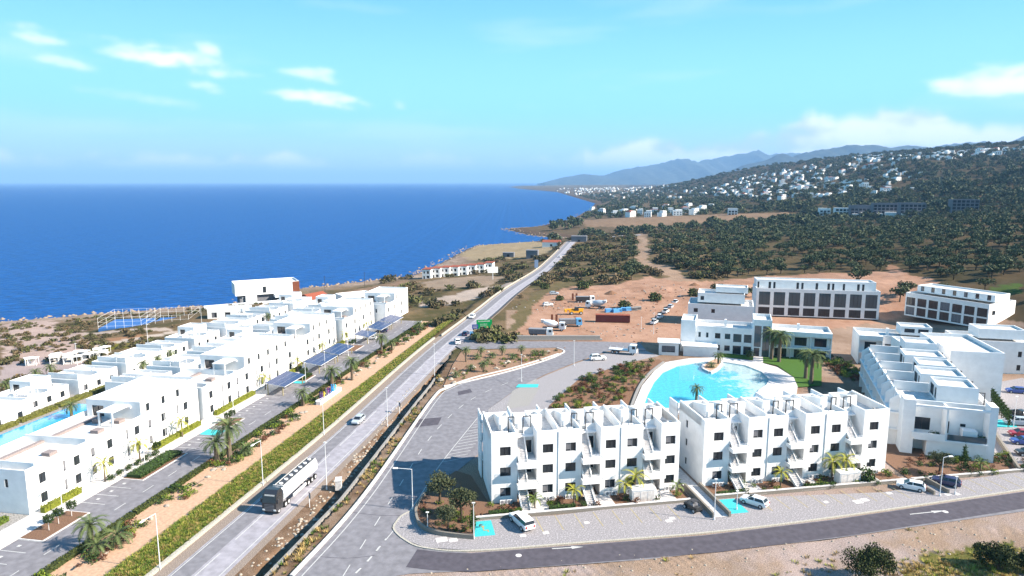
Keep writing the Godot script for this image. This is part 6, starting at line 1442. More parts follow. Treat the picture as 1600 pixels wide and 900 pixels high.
func tanker(tr: Transform3D):
	var o := thing("tanker_lorry", "black-cabbed articulated lorry with a white tank driving towards the viewer", "lorry", tr)
	var b := MB.new(); b.box(5.3, 7.5, 0.55, 2.1, -1.22, 1.22); b.frus(5.3, 7.5, -1.22, 1.22, 2.1, 5.3, 7.15, -1.2, 1.2, 3.35); b.frus(5.4, 7.1, -1.15, 1.15, 3.35, 5.4, 6.4, -1.05, 1.05, 3.8); part(o, "cab", b.mesh(M.car_black))
	b = MB.new(); b.hexa([Vector3(7.5, 2.05, 1.1), Vector3(7.54, 2.05, 1.1), Vector3(7.54, 2.05, -1.1), Vector3(7.5, 2.05, -1.1), Vector3(7.24, 3.0, 1.08), Vector3(7.28, 3.0, 1.08), Vector3(7.28, 3.0, -1.08), Vector3(7.24, 3.0, -1.08)]); part(o, "windscreen", b.mesh(M.glass))
	b = MB.new(); b.hexa([Vector3(7.21, 3.08, 0.85), Vector3(7.25, 3.08, 0.85), Vector3(7.25, 3.08, -0.85), Vector3(7.21, 3.08, -0.85), Vector3(7.15, 3.3, 0.85), Vector3(7.19, 3.3, 0.85), Vector3(7.19, 3.3, -0.85), Vector3(7.15, 3.3, -0.85)]); part(o, "sun_visor", b.mesh(M.paint))
	b = MB.new()
	for k in 5: b.box(7.5, 7.53, 0.75 + k * 0.24, 0.83 + k * 0.24, -0.8, 0.8)
	part(o, "grille", b.mesh(M.blind))
	for s in [-1.0, 1.0]:
		b = MB.new(); b.box(7.46, 7.55, 0.75, 1.0, s * 0.95 - 0.2, s * 0.95 + 0.2); part(o, "headlight", b.mesh(M.lampglass))
		b = MB.new(); b.box(6.2, 6.95, 2.15, 2.9, s * 1.22 - 0.02, s * 1.22 + 0.02); part(o, "side_window", b.mesh(M.glass))
		b = MB.new(); b.box(7.2, 7.4, 2.0, 2.7, s * 1.42 - 0.1, s * 1.42 + 0.1); part(o, "mirror", b.mesh(M.darkmetal))
	var rings := []
	for x in [-7.2, -7.0, 4.6, 4.8]:
		var inn := 0.12 if x in [-7.2, 4.8] else 0.0
		var rg := []
		for i in 16:
			var a := TAU * i / 16; var cx := cos(a); var cy := sin(a)
			rg.append(Vector3(x, 2.35 + signf(cx) * pow(absf(cx), 0.6) * (1.2 - inn), -signf(cy) * pow(absf(cy), 0.6) * (1.24 - inn)))
		rings.append(rg)
	b = MB.new(); b.loft(rings); part(o, "tank", b.mesh(M.car_white))
	b = MB.new(); b.box(-7.0, 4.6, 3.52, 3.66, -0.95, -0.85); b.box(-7.0, 4.6, 3.52, 3.66, 0.6, 0.7); b.box(4.5, 4.7, 3.5, 3.75, -1.0, 0.8); part(o, "walkway_rail", b.mesh(M.paint))
	b = MB.new(); b.box(-6.9, 4.4, 3.53, 3.57, -0.83, 0.58); part(o, "walkway", b.mesh(M.darkmetal))
	for k in 7:
		b = MB.new(); b.tube(Vector3(0, 0, 0), Vector3(0, 0.14, 0), 0.34, 0.34, 10); part(o, "hatch", b.mesh(M.metal), Vector3(-6.2 + k * 1.65, 3.57, -0.1))
	b = MB.new(); b.box(-7.1, 4.9, 0.95, 1.2, -0.5, 0.5); b.box(-2.8, 1.8, 0.5, 0.95, 1.0, 1.15); b.box(-2.8, 1.8, 0.5, 0.95, -1.15, -1.0); b.box(4.0, 6.0, 0.8, 1.05, -0.5, 0.5); part(o, "chassis", b.mesh(M.metal))
	for x in [-6.2, -4.9, -3.6, 3.4, 4.4, 6.6]:
		for z in [-1.02, 1.02]: wheel(o, x, z, 0.5, 0.34)
func vehicles():
	tanker(LF * at(116.8, 0.07, 37.6, 180))
	var P := "parked cars of the resort forecourt"
	car("silver white car driving on the highway beyond the tanker", "car_silver", LF * Transform3D(Basis(Vector3.UP, PI), Vector3(151, road_y(151) + 2.57, 35.2)))
	car("white van-like car turning at the junction with a long shadow", "car_white", at(-17.2, road_y(212) + 0.08, -208, 100), "suv")
	car("dark car following behind the white van at the junction", "car_darkblue", at(-15.3, road_y(220) + 0.08, -219, 80))
	car("white car on the highway beside the green road sign", "car_white", at(-14.8, 0.08, -247, 260), "hatch")
	car("white car far up the highway near the crest", "car_white", LF * at(520, road_y(520) + 2.58, 40.5, 0))
	pickup("white pickup truck with its rear to the road, beside the turquoise bay", "car_white", inR(3.4, -7.4, 0.13, 108), true, P)
	car("white hatchback reversing from the turquoise bay of the middle block", "car_white", inR(40.4, -7.4, 0.13, 128), "hatch", P)
	car("white hatchback parked in front of the balcony block", "car_white", inR(68.6, -6.8, 0.13, 140), "hatch", P)
	car("dark blue hatchback parked between the short stone walls", "car_darkblue", inR(75.6, -6.4, 0.13, 135), "hatch", P)
	var o := thing("buggy", "black open buggy parked beside the stone ramp wall", "buggy", inR(30.2, -7.4, 0.13, 110))
	var b := MB.new(); b.frus(-1.3, 1.4, -0.6, 0.6, 0.4, -1.2, 1.5, -0.5, 0.5, 0.85); part(o, "body", b.mesh(M.car_black))
	b = MB.new()
	for z in [-0.55, 0.55]:
		b.tube(Vector3(-1.0, 0.8, z), Vector3(-0.6, 1.65, z), 0.04, 0.04, 5); b.tube(Vector3(-0.6, 1.65, z), Vector3(0.4, 1.6, z), 0.04, 0.04, 5); b.tube(Vector3(0.4, 1.6, z), Vector3(0.9, 0.85, z), 0.04, 0.04, 5)
	b.box(-0.7, 0.4, 1.6, 1.66, -0.5, 0.5); part(o, "roll_cage", b.mesh(M.darkmetal))
	b = MB.new(); b.box(-0.5, 0.1, 0.8, 1.2, -0.5, -0.05); b.box(-0.5, 0.1, 0.8, 1.2, 0.05, 0.5); part(o, "seat", b.mesh(M.blind))
	for x in [-0.9, 1.0]:
		for z in [-0.68, 0.68]: wheel(o, x, z, 0.34, 0.26)
	P = "cars parked in the right-hand car park"
	for k in [[Vector2(120.7, -156.7), "car_blue", "bright blue car parked at the far side of the right-hand car park", "hatch", 15], [Vector2(104.9, -135.1), "car_silver", "silver estate car parked next to the turquoise bay on the right", "suv", 12], [Vector2(101, -128.6), "car_red", "dark red car parked on the right, behind the blue one", "hatch", 12], [Vector2(98.5, -124.6), "car_blue", "blue car parked on the right in front of the red one", "hatch", 12], [Vector2(95.3, -119), "car_black", "black car cut by the right edge", "hatch", 12], [Vector2(109.5, -140.5), "car_black", "black and white car under the lamp in the right-hand car park", "hatch", 80]]:
		car(k[2], k[1], at(k[0].x, 0.08, k[0].y, 180 - k[4]), k[3], P)
	P = "cars parked along the terrace rows"
	car("white car parked under the trees beyond the solar carports", "car_white", inL(228, 7.4, 0.05, 95), "hatch", P)
	car("dark car parked behind the white one by the far carport", "car_darkblue", inL(239, 7.4, 0.05, 95), "hatch", P)
	car("white saloon car parked on the inner stone car park", "car_white", at(Vector2(24.3, -186.8).x, 0.1, Vector2(24.3, -186.8).y, 10), "suv")
	truck("white flatbed lorry parked by the inner car park wall", "car_white", "flat", at(Vector2(32.9, -194).x, 0.1, Vector2(32.9, -194).y, -20), "metal")
	# building site
	truck("grey tipper lorry with white cab nearest the barrier at the building site", "car_white", "tipper", at(Vector2(9.6, -216.5).x, 0.0, Vector2(9.6, -216.5).y, -8), "greyblock")
	truck("white concrete mixer lorry behind the grey tipper", "car_white", "mixer", at(Vector2(14.4, -226.2).x, 0, Vector2(14.4, -226.2).y, -12), "car_white", "mixer_lorry")
	truck("blue and grey lorry between the mixer and the container", "bluepaint", "tipper", at(Vector2(20.6, -232.4).x, 0, Vector2(20.6, -232.4).y, 4), "greyblock")
	truck("white-cabbed lorry with a black flatbed at the back of the site", "car_white", "tipper", at(Vector2(30.8, -279.5).x, 0, Vector2(30.8, -279.5).y, 0), "darkmetal")
	truck("second white mixer lorry beside the yellow machine", "car_white", "mixer", at(Vector2(33.2, -266.4).x, 0, Vector2(33.2, -266.4).y, 160), "car_silver", "mixer_lorry")
	o = thing("telehandler", "yellow telehandler on the red soil of the building site", "digger", at(Vector2(24.4, -254.5).x, 0, Vector2(24.4, -254.5).y, 5))
	b = MB.new(); b.box(-2.6, 2.6, 0.8, 1.6, -0.9, 0.9); b.box(-3.6, 3.0, 1.7, 2.2, -0.3, 0.3); part(o, "body", b.mesh(M.yellow))
	b = MB.new(); b.frus(-0.8, 1.0, 0.2, 1.0, 1.6, -0.6, 0.8, 0.3, 0.95, 2.9); part(o, "cab", b.mesh(M.glass))
	b = MB.new(); b.box(-4.4, -3.6, 0.9, 2.0, -0.9, 0.9); part(o, "bucket", b.mesh(M.yellow))
	for x in [-1.8, 1.8]:
		for z in [-0.95, 0.95]: wheel(o, x, z, 0.62, 0.4)
	o = thing("shipping_container", "dark red shipping container lying on the building site", "container", at(Vector2(36.3, -240.1).x, 0.05, Vector2(36.3, -240.1).y, -6))
	b = MB.new(); b.box(-6.1, 6.1, 0.1, 2.6, -1.2, 1.2)
	for k in 40: b.box(-6.0 + k * 0.3, -5.86 + k * 0.3, 0.2, 2.5, 1.2, 1.24)
	part(o, "shell", b.mesh(M.container))
	b = MB.new(); b.box(6.1, 6.16, 0.15, 2.55, -1.1, -0.02); b.box(6.1, 6.16, 0.15, 2.55, 0.02, 1.1); part(o, "door", b.mesh(M.greyblock))
	b = MB.new(); b.box(-6.15, 6.15, 2.6, 2.68, -1.25, 1.25); part(o, "top_rail", b.mesh(M.redroof))
	rng.seed = 400
	for i in 7:
		var p: Vector2 = Vector2(37.7, -258.3).lerp(Vector2(49.6, -263.7), i / 6.0) + Vector2(rf(-1, 1), rf(-1, 1))
		b = MB.new()
		for k in 3: b.box(-1.2 + rf(-0.2, 0.2), 1.2, k * 0.45, k * 0.45 + 0.4, -0.8, 0.8 + rf(-0.2, 0.2))
		one("material_stack", "stack of blue wrapped building material behind the container, %s from the left" % ORD[i], "stack", b.mesh(M.bluepaint if i < 5 else M.conc), at(p.x, 0, p.y, rf(-20, 20)), "material stacks behind the container")
	P = "cars parked along the site fence"
	for i in 6:
		var p: Vector2 = Vector2(50.6, -236.8).lerp(Vector2(72.1, -287.3), i / 5.0)
		if i % 2 == 0: pickup("white pickup in the line beside the site block, %s from the near end" % ORD[i], "car_white", at(p.x, 0, p.y, 62), false, P)
		else: car("%s car in the line beside the site block, %s from the near end" % [["", "white", "", "silver", "", "dark"][i], ORD[i]], ["", "car_white", "", "car_silver", "", "car_black"][i], at(p.x, 0, p.y, 62), "suv", P)
	car("silver car alone on the red soil behind the site", "car_silver", at(Vector2(18.8, -298.2).x, height(Vector2(18.8, -298.2).x, Vector2(18.8, -298.2).y) + 0.03, Vector2(18.8, -298.2).y, 5), "hatch")
	car("white car parked on the soil bank by the shrubs", "car_white", at(Vector2(14.6, -272.1).x, height(Vector2(14.6, -272.1).x, Vector2(14.6, -272.1).y) + 0.03, Vector2(14.6, -272.1).y, 20), "hatch")
	car("white car among the trees behind the terrace block", "car_white", at(Vector2(164.6, -280.4).x, height(Vector2(164.6, -280.4).x, Vector2(164.6, -280.4).y), Vector2(164.6, -280.4).y, 20), "suv")
	b = MB.new(); b.box(-9.5, 9.5, 0, 1.0, -0.3, 0.3); b.box(-10, 10, 0, 0.25, -0.5, 0.5)
	one("concrete_barrier", "long grey concrete barrier in front of the building site", "barrier", b.mesh(M.conc), at((Vector2(1, -212).x + Vector2(28.7, -212).x) / 2, 0, Vector2(14.3, -212).y, 0.0, 1.4))
	b = MB.new()
	for k in [[Vector2(85.9, -315.4), 3.2], [Vector2(44.1, -297.2), 2.4], [Vector2(79.9, -319.3), 2.0]]:
		var rings := []
		for j in 5:
			var rg := []
			for i in 12: rg.append(Vector3(cos(-TAU * i / 12) * k[1] * 2 * (1 - j / 4.2) * rf(0.85, 1.15), k[1] * j / 4.0, sin(-TAU * i / 12) * k[1] * 2 * (1 - j / 4.2) * rf(0.85, 1.15)))
			rings.append(rg)
		var m := MB.new(); m.loft(rings); one("soil_heap", "heap of red soil %s" % ["near the olive trees behind the site", "left of the dark lorry", "right of the dirt track"][[3.2, 2.4, 2.0].find(k[1])], "heap", m.mesh(M.redsoil), at(k[0].x, -0.1, k[0].y))
func yard_bits():
	rng.seed = 410
	for k in [[Vector2(33.6, -314), 2.6, "big green bush at the top edge of the building site"], [Vector2(45.1, -265.8), 2.2, "round dark bush behind the blue material stacks"], [Vector2(60.1, -279), 2.4, "dark bush right of the material stacks"], [Vector2(15.9, -320.2), 2.0, "spreading green bush beside the soil bank"], [Vector2(20.4, -283.3), 1.5, "low bush on the soil near the silver car"], [Vector2(78.1, -286.4), 2.2, "dark bush beside the red soil heap"]]:
		one("bush", k[2], "bush", shrub_mesh(420, Vector3(1.2, 0.9, 1.2), 420, 0.22, Color(0.03, 0.045, 0.018), Color(0.09, 0.11, 0.04)), at(k[0].x, height(k[0].x, k[0].y), k[0].y, 0, k[1]))
	var bits := []
	for i in 420:
		var p: Vector2 = [Vector2(35.1, -227.2), Vector2(51.6, -269.2), Vector2(35.4, -284.1), Vector2(69, -300.7), Vector2(18.1, -269.2)][i % 5] + Vector2(rng.randfn(0, 9), rng.randfn(0, 9))
		bits.append(rnd_tr(p.x, height(p.x, p.y), p.y, 0.15, 0.7))
	var a := MB.new(); a.box(-0.9, 0.9, 0, 0.12, -0.12, 0.12); a.box(-0.6, 0.8, 0.12, 0.22, -0.3, -0.1)
	var c := MB.new(); c.frus(-0.6, 0.6, -0.5, 0.5, 0, -0.3, 0.3, -0.2, 0.2, 0.45)
	var d := MB.new(); d.box(-0.5, 0.5, 0, 0.5, -0.4, 0.4)
	scatter("site_rubble", "rubble, planks and blocks strewn over the building site", "rubble", [a.mesh(M.wood), c.mesh(M.conc), d.mesh(M.conc), c.mesh(M.redsoil)], bits)
	for k in [[Vector2(10.3, -237.9), 2], [Vector2(21.8, -284.1), 2]]:
		for i in k[1]:
			var b := MB.new(); b.box(-0.35, 0.35, 0, 3.2, -0.35, 0.35)
			for j in 3: b.box(-0.38, 0.38, 0.8 + j * 0.9, 0.86 + j * 0.9, -0.38, 0.38)
			one("brick_stack", "tall rusty stack of formwork %s, %s one" % ["beside the mixer lorry" if k[0] == Vector2(10.3, -237.9) else "left of the black flatbed lorry", ["left", "right"][i]], "stack", b.mesh(M.wood), at(k[0].x + 4 + i * 1.6, 0, k[0].y, 4))
# ---------- lamps, signs, carports
func lamp(label: String, tr: Transform3D, h: float, arm: float, group: String, two := false):
	var o := thing("street_lamp", label, "lamp post", tr, group)
	var b := MB.new(); b.tube(Vector3(0, -0.3, 0), Vector3(0, h, 0), 0.08, 0.045, 8); b.tube(Vector3(0, 0, 0), Vector3(0, 0.35, 0), 0.14, 0.14, 8); part(o, "pole", b.mesh(M.metal))
	if arm > 0:
		b = MB.new(); b.tube(Vector3(0, h - 0.05, 0), Vector3(arm, h + 0.15, 0), 0.05, 0.04, 6); part(o, "arm", b.mesh(M.metal))
		b = MB.new(); b.frus(arm - 0.1, arm + 0.7, -0.16, 0.16, h + 0.1, arm, arm + 0.6, -0.1, 0.1, h + 0.24); part(o, "lamp_head", b.mesh(M.lampglass))
	else:
		b = MB.new(); b.box(-0.22, 0.22, h, h + 0.09, -0.11, 0.11); part(o, "lamp_head", b.mesh(M.lampglass))
func furniture():
	for k in [[119.6, 41.3, "highway lamp post beside the tanker"], [150.2, 41.0, "highway lamp post beside the silver car"], [186, 41.0, "highway lamp post before the junction"]]: lamp(k[2], LF * at(k[0], road_y(k[0]) + 2.5, k[1] + 1.2, 90), 8.5, 0.0, "highway lamp posts")
	for k in [[92.5, 30.9, "highway lamp post with an arm at the bottom left"], [119.0, 30.9, "highway lamp post with an arm on the sea side behind the tanker"], [143.0, 30.9, "thin highway lamp post on the sea side"]]: lamp(k[2], LF * at(k[0], 0.3, k[1], 180), 8.0, 2.2, "armed highway lamp posts")
	for k in [[Vector2(-15.3, -98), "lamp post with an arm at the corner island", 6.6, 2.2, 180.0], [Vector2(-5.4, -89.3), "thin pole beside the turquoise bay at the corner", 5.4, 0.0, 0.0], [Vector2(-12.2, -91.6), "short post in the corner island", 2.8, 0.0, 0.0], [Vector2(30.2, -94.8), "lamp post at the end of the stone ramp wall", 6.4, 0.0, 0.0], [Vector2(34.6, -98), "short white post beside the turquoise bay of the middle block", 3.0, 0.0, 0.0], [Vector2(68.7, -102.5), "lamp post at the short ramp wall by the balcony block", 6.6, 0.8, 0.0], [Vector2(71.6, -103.2), "white post beside the dark blue hatchback", 3.0, 0.0, 0.0], [Vector2(102.1, -132.1), "lamp post in the right-hand car park", 7.0, 0.0, 0.0], [Vector2(17, -180.7), "lamp post on the inner car park kerb", 7.0, 0.0, 0.0], [Vector2(2.4, -165.7), "lamp post beside the slip road bend", 7.0, 0.0, 0.0], [Vector2(47, -220.3), "lamp post at the entrance to the building site", 7.0, 0.0, 0.0], [Vector2(44.4, -228.3), "shorter lamp post at the building site", 4.0, 0.0, 0.0]]: lamp(k[1], at(k[0].x, 0.1, k[0].y, k[4]), k[2], k[3], "resort lamp posts")
	for i in 7: lamp("white lamp pole on the pavement of the terrace rows, %s from the near end" % ORD[i], inL([104.5, 123.0, 152.0, 178.0, 190.0, 206.0, 222.0][i], [4.3, 4.6, 4.6, 9.2, 9.0, 9.0, 9.0][i], 0.1), 5.2, 0.0, "lamp poles of the terrace car park")
	for i in 5: lamp("tall thin white pole by the shore gardens, %s from the left" % ORD[i], at([Vector2(-121.8, -184.5), Vector2(-115.8, -210.5), Vector2(-110.9, -237.6), Vector2(-104.6, -259.6), Vector2(-85.7, -268.6)][i].x, height([Vector2(-121.8, -184.5), Vector2(-115.8, -210.5), Vector2(-110.9, -237.6), Vector2(-104.6, -259.6), Vector2(-85.7, -268.6)][i].x, [Vector2(-121.8, -184.5), Vector2(-115.8, -210.5), Vector2(-110.9, -237.6), Vector2(-104.6, -259.6), Vector2(-85.7, -268.6)][i].y), [Vector2(-121.8, -184.5), Vector2(-115.8, -210.5), Vector2(-110.9, -237.6), Vector2(-104.6, -259.6), Vector2(-85.7, -268.6)][i].y), 8.0, 0.0, "poles of the shore gardens")
	# solar carports
	var names := ["nearest", "second", "third", "fourth", "fifth", "farthest"]
	var cu := [166.0, 186.0, 198.0, 221.0, 232.0, 244.0]
	for i in 6:
		var l := 11.0 if i != 3 else 7.0
		var o := thing("solar_carport", "solar carport on yellow posts, %s of the six" % names[i], "carport", inL(cu[i], 4.6, 0.0), "solar carports of the terrace rows")
		var b := MB.new()
		for x in [0.4, l - 0.4]:
			for z in [0.4, 4.4]:
				b = MB.new(); b.box(x - 0.09, x + 0.09, 0, 2.95 if z < 1 else 2.35, z - 0.09, z + 0.09); part(o, "post", b.mesh(M.yellow_paint))
		b = MB.new()
		var tl := Transform3D(Basis(Vector3(1, 0, 0), 0.14), Vector3(l / 2, 2.75, 2.5))
		b.obox(tl, l, 0.12, 5.4); part(o, "frame", b.mesh(M.metal))
		var nx := int(l / 1.1)
		for x in nx:
			for z in 3:
				b = MB.new(); b.obox(tl * Transform3D(Basis.IDENTITY, Vector3(-l / 2 + (x + 0.5) * l / nx, 0.085, -1.78 + z * 1.78)), l / nx - 0.06, 0.04, 1.7); part(o, "solar_panel", b.mesh(M.solar))
	# colourful letter sign on a white base
	var o := thing("letter_sign", "row of colourful upright letters on a white base in the verge", "sign", inL(161, 20.4, 0.0))
	var b := MB.new(); b.box(0, 12.0, 0, 0.9, 0, 1.1); part(o, "base", b.mesh(M.white))
	var lc := [Color(0.05, 0.03, 0.12), Color(0.10, 0.05, 0.2), Color(0.75, 0.5, 0.05), Color(0.15, 0.15, 0.18), Color(0.18, 0.06, 0.25), Color(0.06, 0.05, 0.2), Color(0.03, 0.2, 0.5), Color(0.02, 0.35, 0.6), Color(0.03, 0.45, 0.6)]
	for i in 9:
		b = MB.new(); b.box(0, 0.22, 0, 2.1 - 0.3 * (i % 3), -0.1, 0.1); b.box(0.22, 0.7, 0 if i % 2 else 0.8, 0.25 if i % 2 else 1.05, -0.1, 0.1)
		if i % 3 == 0: b.box(0.55, 0.74, 0.2, 1.4, -0.1, 0.1)
		part(o, "letter", b.mesh(mat("letter%d" % i, lc[i], 0.5)), Vector3(1.0 + i * 1.05, 0.9, 0.55))
	# green direction sign, blue sign, junction clutter
	o = thing("road_sign", "large green road sign with faint white lettering at the junction", "sign", at(Vector2(-9.2, -222.3).x, -0.3, Vector2(-9.2, -222.3).y + 2, 12))
	b = MB.new(); b.box(-2.6, 2.6, 2.2, 5.2, -0.06, 0.06); part(o, "panel", b.mesh(M.green_sign))
	for x in [-2.2, 2.2]:
		b = MB.new(); b.tube(Vector3(x, 0, -0.12), Vector3(x, 5.0, -0.12), 0.07, 0.07, 6); part(o, "post", b.mesh(M.metal))
	b = MB.new()   # lettering too far to read: short strokes in lines
	for k in [[4.5, 10, -2.0, 0.38], [3.6, 6, -1.3, 0.22], [3.0, 6, -1.3, 0.22]]:
		for i in k[1]: b.box(k[2] + i * 0.4, k[2] + i * 0.4 + 0.24, k[0], k[0] + k[3] * [1.0, 0.8, 0.9][i % 3], 0.06, 0.075)
	part(o, "lettering", b.mesh(M.paint))
	o = thing("road_sign", "small dark blue sign on a post left of the green sign", "sign", at(Vector2(-12, -218.4).x, -0.3, Vector2(-12, -218.4).y + 2, 8))
	b = MB.new(); b.box(-1.0, 1.0, 3.0, 4.4, -0.05, 0.05); part(o, "panel", b.mesh(M.blue_sign)); b = MB.new(); b.box(-0.15, 0.15, 0, 3.0, -0.12, 0.0); part(o, "post", b.mesh(M.darkmetal))
	b = MB.new(); b.box(-0.7, 0.7, 3.8, 3.95, 0.05, 0.06); b.box(-0.6, 0.6, 3.35, 3.5, 0.05, 0.06); part(o, "lettering", b.mesh(M.paint))
	for k in [[Vector2(-7.9, -214.7), "car_red", "pink and dark blue advertising panel under the green sign"], [Vector2(-12.9, -215.6), "bluepaint", "low blue panel left of the sign post"], [Vector2(-9.8, -212), "white", "small white board under the green sign"]]:
		o = thing("advertising_board", k[2], "panel", at(k[0].x, 0, k[0].y, 10)); b = MB.new(); b.box(-0.8, 0.1, 0.5, 2.0, -0.05, 0.05); part(o, "board", b.mesh(M[k[1]]))
		b = MB.new(); b.box(0.1, 0.8, 0.5, 1.8, -0.05, 0.05); part(o, "side_board", b.mesh(M.blue_sign if k[1] == "car_red" else M[k[1]])); b = MB.new(); b.box(-0.6, -0.5, 0, 0.5, -0.04, 0.04); part(o, "leg", b.mesh(M.darkmetal)); b = MB.new(); b.box(0.5, 0.6, 0, 0.5, -0.04, 0.04); part(o, "leg", b.mesh(M.darkmetal))
	for k in [[Vector2(15.5, -428.9), "tall blue-grey roadside banner on the distant highway", 2.4, 6.5, "banner"], [Vector2(-11.1, -389.2), "pale billboard on a single post beside the shore field", 6.0, 3.5, "white"]]:
		o = thing("billboard", k[1], "billboard", at(k[0].x, height(k[0].x, k[0].y), k[0].y, 10)); b = MB.new(); b.box(-k[2] / 2, k[2] / 2, 4.0 if k[3] < 5 else 1.5, 4.0 + k[3] if k[3] < 5 else k[3], -0.1, 0.1); part(o, "panel", b.mesh(M[k[4]]))
		b = MB.new(); b.tube(Vector3(0, -0.5, -0.15), Vector3(0, 5, -0.15), 0.2, 0.2, 6); part(o, "post", b.mesh(M.metal))
	# ditch furniture
	for k in [[121.0, 42.6, "small dark notice on a post beside the ditch, near the tanker"], [158.0, 42.2, "dark notice board beside the ditch, beyond the silver car"]]:
		o = thing("roadside_notice", k[2], "sign", LF * at(k[0] - (8 if k[0] < 130 else 0), ramp(k[0]) + 2.5, k[1], 40)); b = MB.new(); b.box(-0.06, 0.06, 0, 2.2, -0.05, 0.05); part(o, "post", b.mesh(M.metal)); b = MB.new(); b.box(-0.5, 0.5, 1.6, 2.5, 0.05, 0.1); part(o, "board", b.mesh(M.darkmetal))
	b = MB.new(); b.box(-0.9, 0.9, 0, 1.6, -0.5, 0.5); b.box(-0.95, 0.95, 1.6, 1.7, -0.55, 0.55)
	one("utility_box", "white utility box standing in the ditch beside the tanker", "box", b.mesh(M.walk), LF * at(120, 0.2, 44.5, 20))
	for k in [[Vector2(-87.2, -397.1), "bare mast on the shore behind the terrace rows"], [Vector2(-106.9, -383), "thin wooden mast beside the clubhouse"]]:
		b = MB.new(); b.tube(Vector3(0, -0.5, 0), Vector3(0, 9, 0), 0.14, 0.09, 6); b.box(-0.8, 0.8, 8.2, 8.35, -0.06, 0.06); one("mast", k[1], "mast", b.mesh(M.darkmetal), at(k[0].x, height(k[0].x, k[0].y), k[0].y))

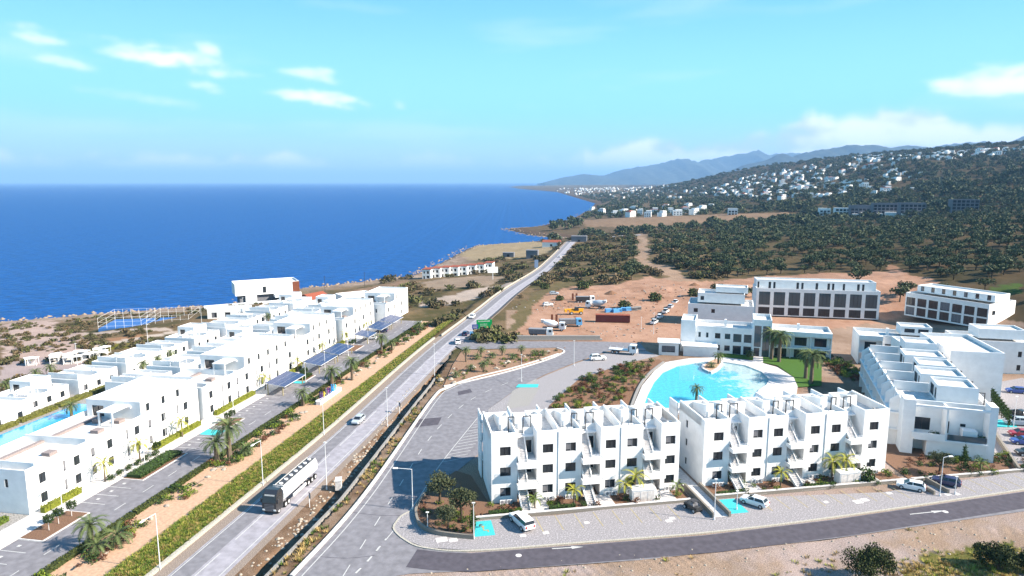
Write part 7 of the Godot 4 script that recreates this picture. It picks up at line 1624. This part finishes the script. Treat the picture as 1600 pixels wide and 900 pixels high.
func make_sky() -> Sky:
	var w := 2048; var h := 1024
	var im := Image.create(w, h, false, Image.FORMAT_RGBF)
	var f := FastNoiseLite.new(); f.seed = 12; f.frequency = 0.9; f.fractal_octaves = 5
	var K := 0.37
	var hz := Color(0.78, 0.98, 1.03) * K; var mid := Color(0.40, 0.97, 1.06) * K; var hi := Color(0.21, 0.66, 1.0) * K; var up := Color(0.08, 0.33, 0.78) * K
	var puffs := [[-34.0, 9.6, 1.5, 0.55, 0.75], [-32.6, 8.1, 1.9, 0.4, 0.6], [-25.6, 8.8, 3.9, 0.85, 1.0], [-23.2, 9.6, 0.8, 0.6, 0.7], [-23.7, 7.0, 1.2, 0.35, 0.7], [-15.8, 8.3, 2.0, 0.5, 0.8], [-14.8, 6.3, 3.2, 0.6, 1.0], [-28.0, 6.0, 3.5, 0.3, 0.3], [-9.3, 6.2, 0.5, 0.3, 0.35]]
	for y in h:
		var el := 90.0 - 180.0 * (y + 0.5) / h
		var base := Color(0.10, 0.22, 0.42) * K
		if el >= -2.0:
			base = hz.lerp(mid, smoothstep(-0.5, 6, el)).lerp(hi, smoothstep(6, 17, el)).lerp(up, smoothstep(15, 65, el))
		im.fill_rect(Rect2i(0, y, w, 1), base)
		if el < -2.0 or el > 42: continue
		for x in w:
			var az := fposmod(360.0 * (x + 0.5) / w + 180.0, 360.0) - 180.0
			var d := Vector3(sin(deg_to_rad(az)) * cos(deg_to_rad(el)), sin(deg_to_rad(el)), -cos(deg_to_rad(az)) * cos(deg_to_rad(el)))
			var a := 0.0
			# thin cirrus streaks, all round
			var s := f.get_noise_3d(d.x * 2.2, d.y * 16.0, d.z * 2.2)
			a = maxf(a, smoothstep(0.1, 0.6, s) * 0.16 * smoothstep(0.5, 5, el))
			# low cumulus bank over the horizon, all round, higher over the land
			var big := smoothstep(4, 16, az) * (1 - smoothstep(140, 175, az))
			var lump := f.get_noise_3d(d.x * 9, d.y * 20, d.z * 9)
			var top := 2.3 + 2.6 * big + (1.0 + 1.6 * big) * f.get_noise_3d(d.x * 4 + 7, 5, d.z * 4) + 1.3 * f.get_noise_3d(d.x * 16, 9, d.z * 16) + 0.7 * lump
			var bank := smoothstep(top, top - 1.1, el) * lerpf(0.85, 0.9, big) * (1 - 0.8 * smoothstep(1.7, 0.6, el) * (1 - big)) * smoothstep(-0.55, 0.1, lump + 0.25 * big)
			if az > -14 and az < 6: bank *= 0.4
			for p in puffs:
				var ex: float = (az - p[0]) / p[2]; var ey: float = (el - p[1] + (az - p[0]) * 0.12) / p[3]
				var r := ex * ex + ey * ey
				if r < 4: a = maxf(a, p[4] * smoothstep(1.7, -0.5, r + 1.5 * f.get_noise_3d(d.x * 12, d.y * 55, d.z * 12) + 0.7 * f.get_noise_3d(d.x * 45, d.y * 90, d.z * 45)))
			a = maxf(a, bank)
			if az > 26 and az < 70: a = maxf(a, 0.95 * smoothstep(1.5, -0.3, pow((el - 6.6 - 0.03 * (az - 30)) / 1.15, 2) + pow(maxf(0, 35 - az) / 4.5, 2) + 1.5 * f.get_noise_3d(d.x * 10, d.y * 34, d.z * 10) + 0.6 * f.get_noise_3d(d.x * 40, d.y * 80, d.z * 40)))
			if a > 0.01:
				var wt := Color(1.35, 1.38, 1.42) * K
				if bank > 0.05: wt = wt.lerp(Color(0.62, 0.76, 0.92) * K, smoothstep(0.15, -0.35, lump) * 0.8)
				im.set_pixel(x, y, base.lerp(wt, clampf(a, 0, 1)))
	var m := PanoramaSkyMaterial.new(); m.panorama = ImageTexture.create_from_image(im)
	var s := Sky.new(); s.sky_material = m
	return s
func _ready():
	# camera
	var cam := Camera3D.new(); cam.name = "camera"; add_child(cam)
	cam.position = Vector3(0, 50, 0); cam.rotation_degrees = Vector3(-8.9, 0, 0); cam.fov = 46.0; cam.near = 0.5; cam.far = 120000
	# light
	var env := Environment.new(); env.background_mode = Environment.BG_SKY; env.sky = make_sky(); env.background_energy_multiplier = 1.0
	env.tonemap_mode = Environment.TONE_MAPPER_LINEAR; env.tonemap_exposure = 2.8
	env.ambient_light_source = Environment.AMBIENT_SOURCE_SKY
	env.sdfgi_enabled = true; env.ssao_enabled = true; env.ssil_enabled = true
	env.fog_enabled = true; env.fog_density = 0.00007; env.fog_light_color = Color(0.60, 0.79, 1.0)
	var we := WorldEnvironment.new(); we.name = "environment"; we.environment = env; add_child(we)
	var sun := DirectionalLight3D.new(); sun.name = "sun"; add_child(sun)
	sun.light_energy = 1.6; sun.light_color = Color(1.0, 0.95, 0.88); sun.light_angular_distance = 0.5; sun.shadow_enabled = true
	var el := deg_to_rad(35); var az := deg_to_rad(77)
	sun.look_at_from_position(Vector3.ZERO, -Vector3(sin(az) * cos(el), sin(el), cos(az) * cos(el)))
	noise.seed = 3; noise.frequency = 0.012; noise.fractal_octaves = 4
	var t0 := Time.get_ticks_msec()
	materials(); print("materials ", Time.get_ticks_msec() - t0)
	patches(); terrain(); far_ridges(); print("terrain ", Time.get_ticks_msec() - t0)
	roads(); print("roads ", Time.get_ticks_msec() - t0)
	resort(); left_side(); far_town(); print("buildings ", Time.get_ticks_msec() - t0)
	vehicles(); yard_bits(); furniture(); print("vehicles ", Time.get_ticks_msec() - t0)
	plants(); print("plants ", Time.get_ticks_msec() - t0)
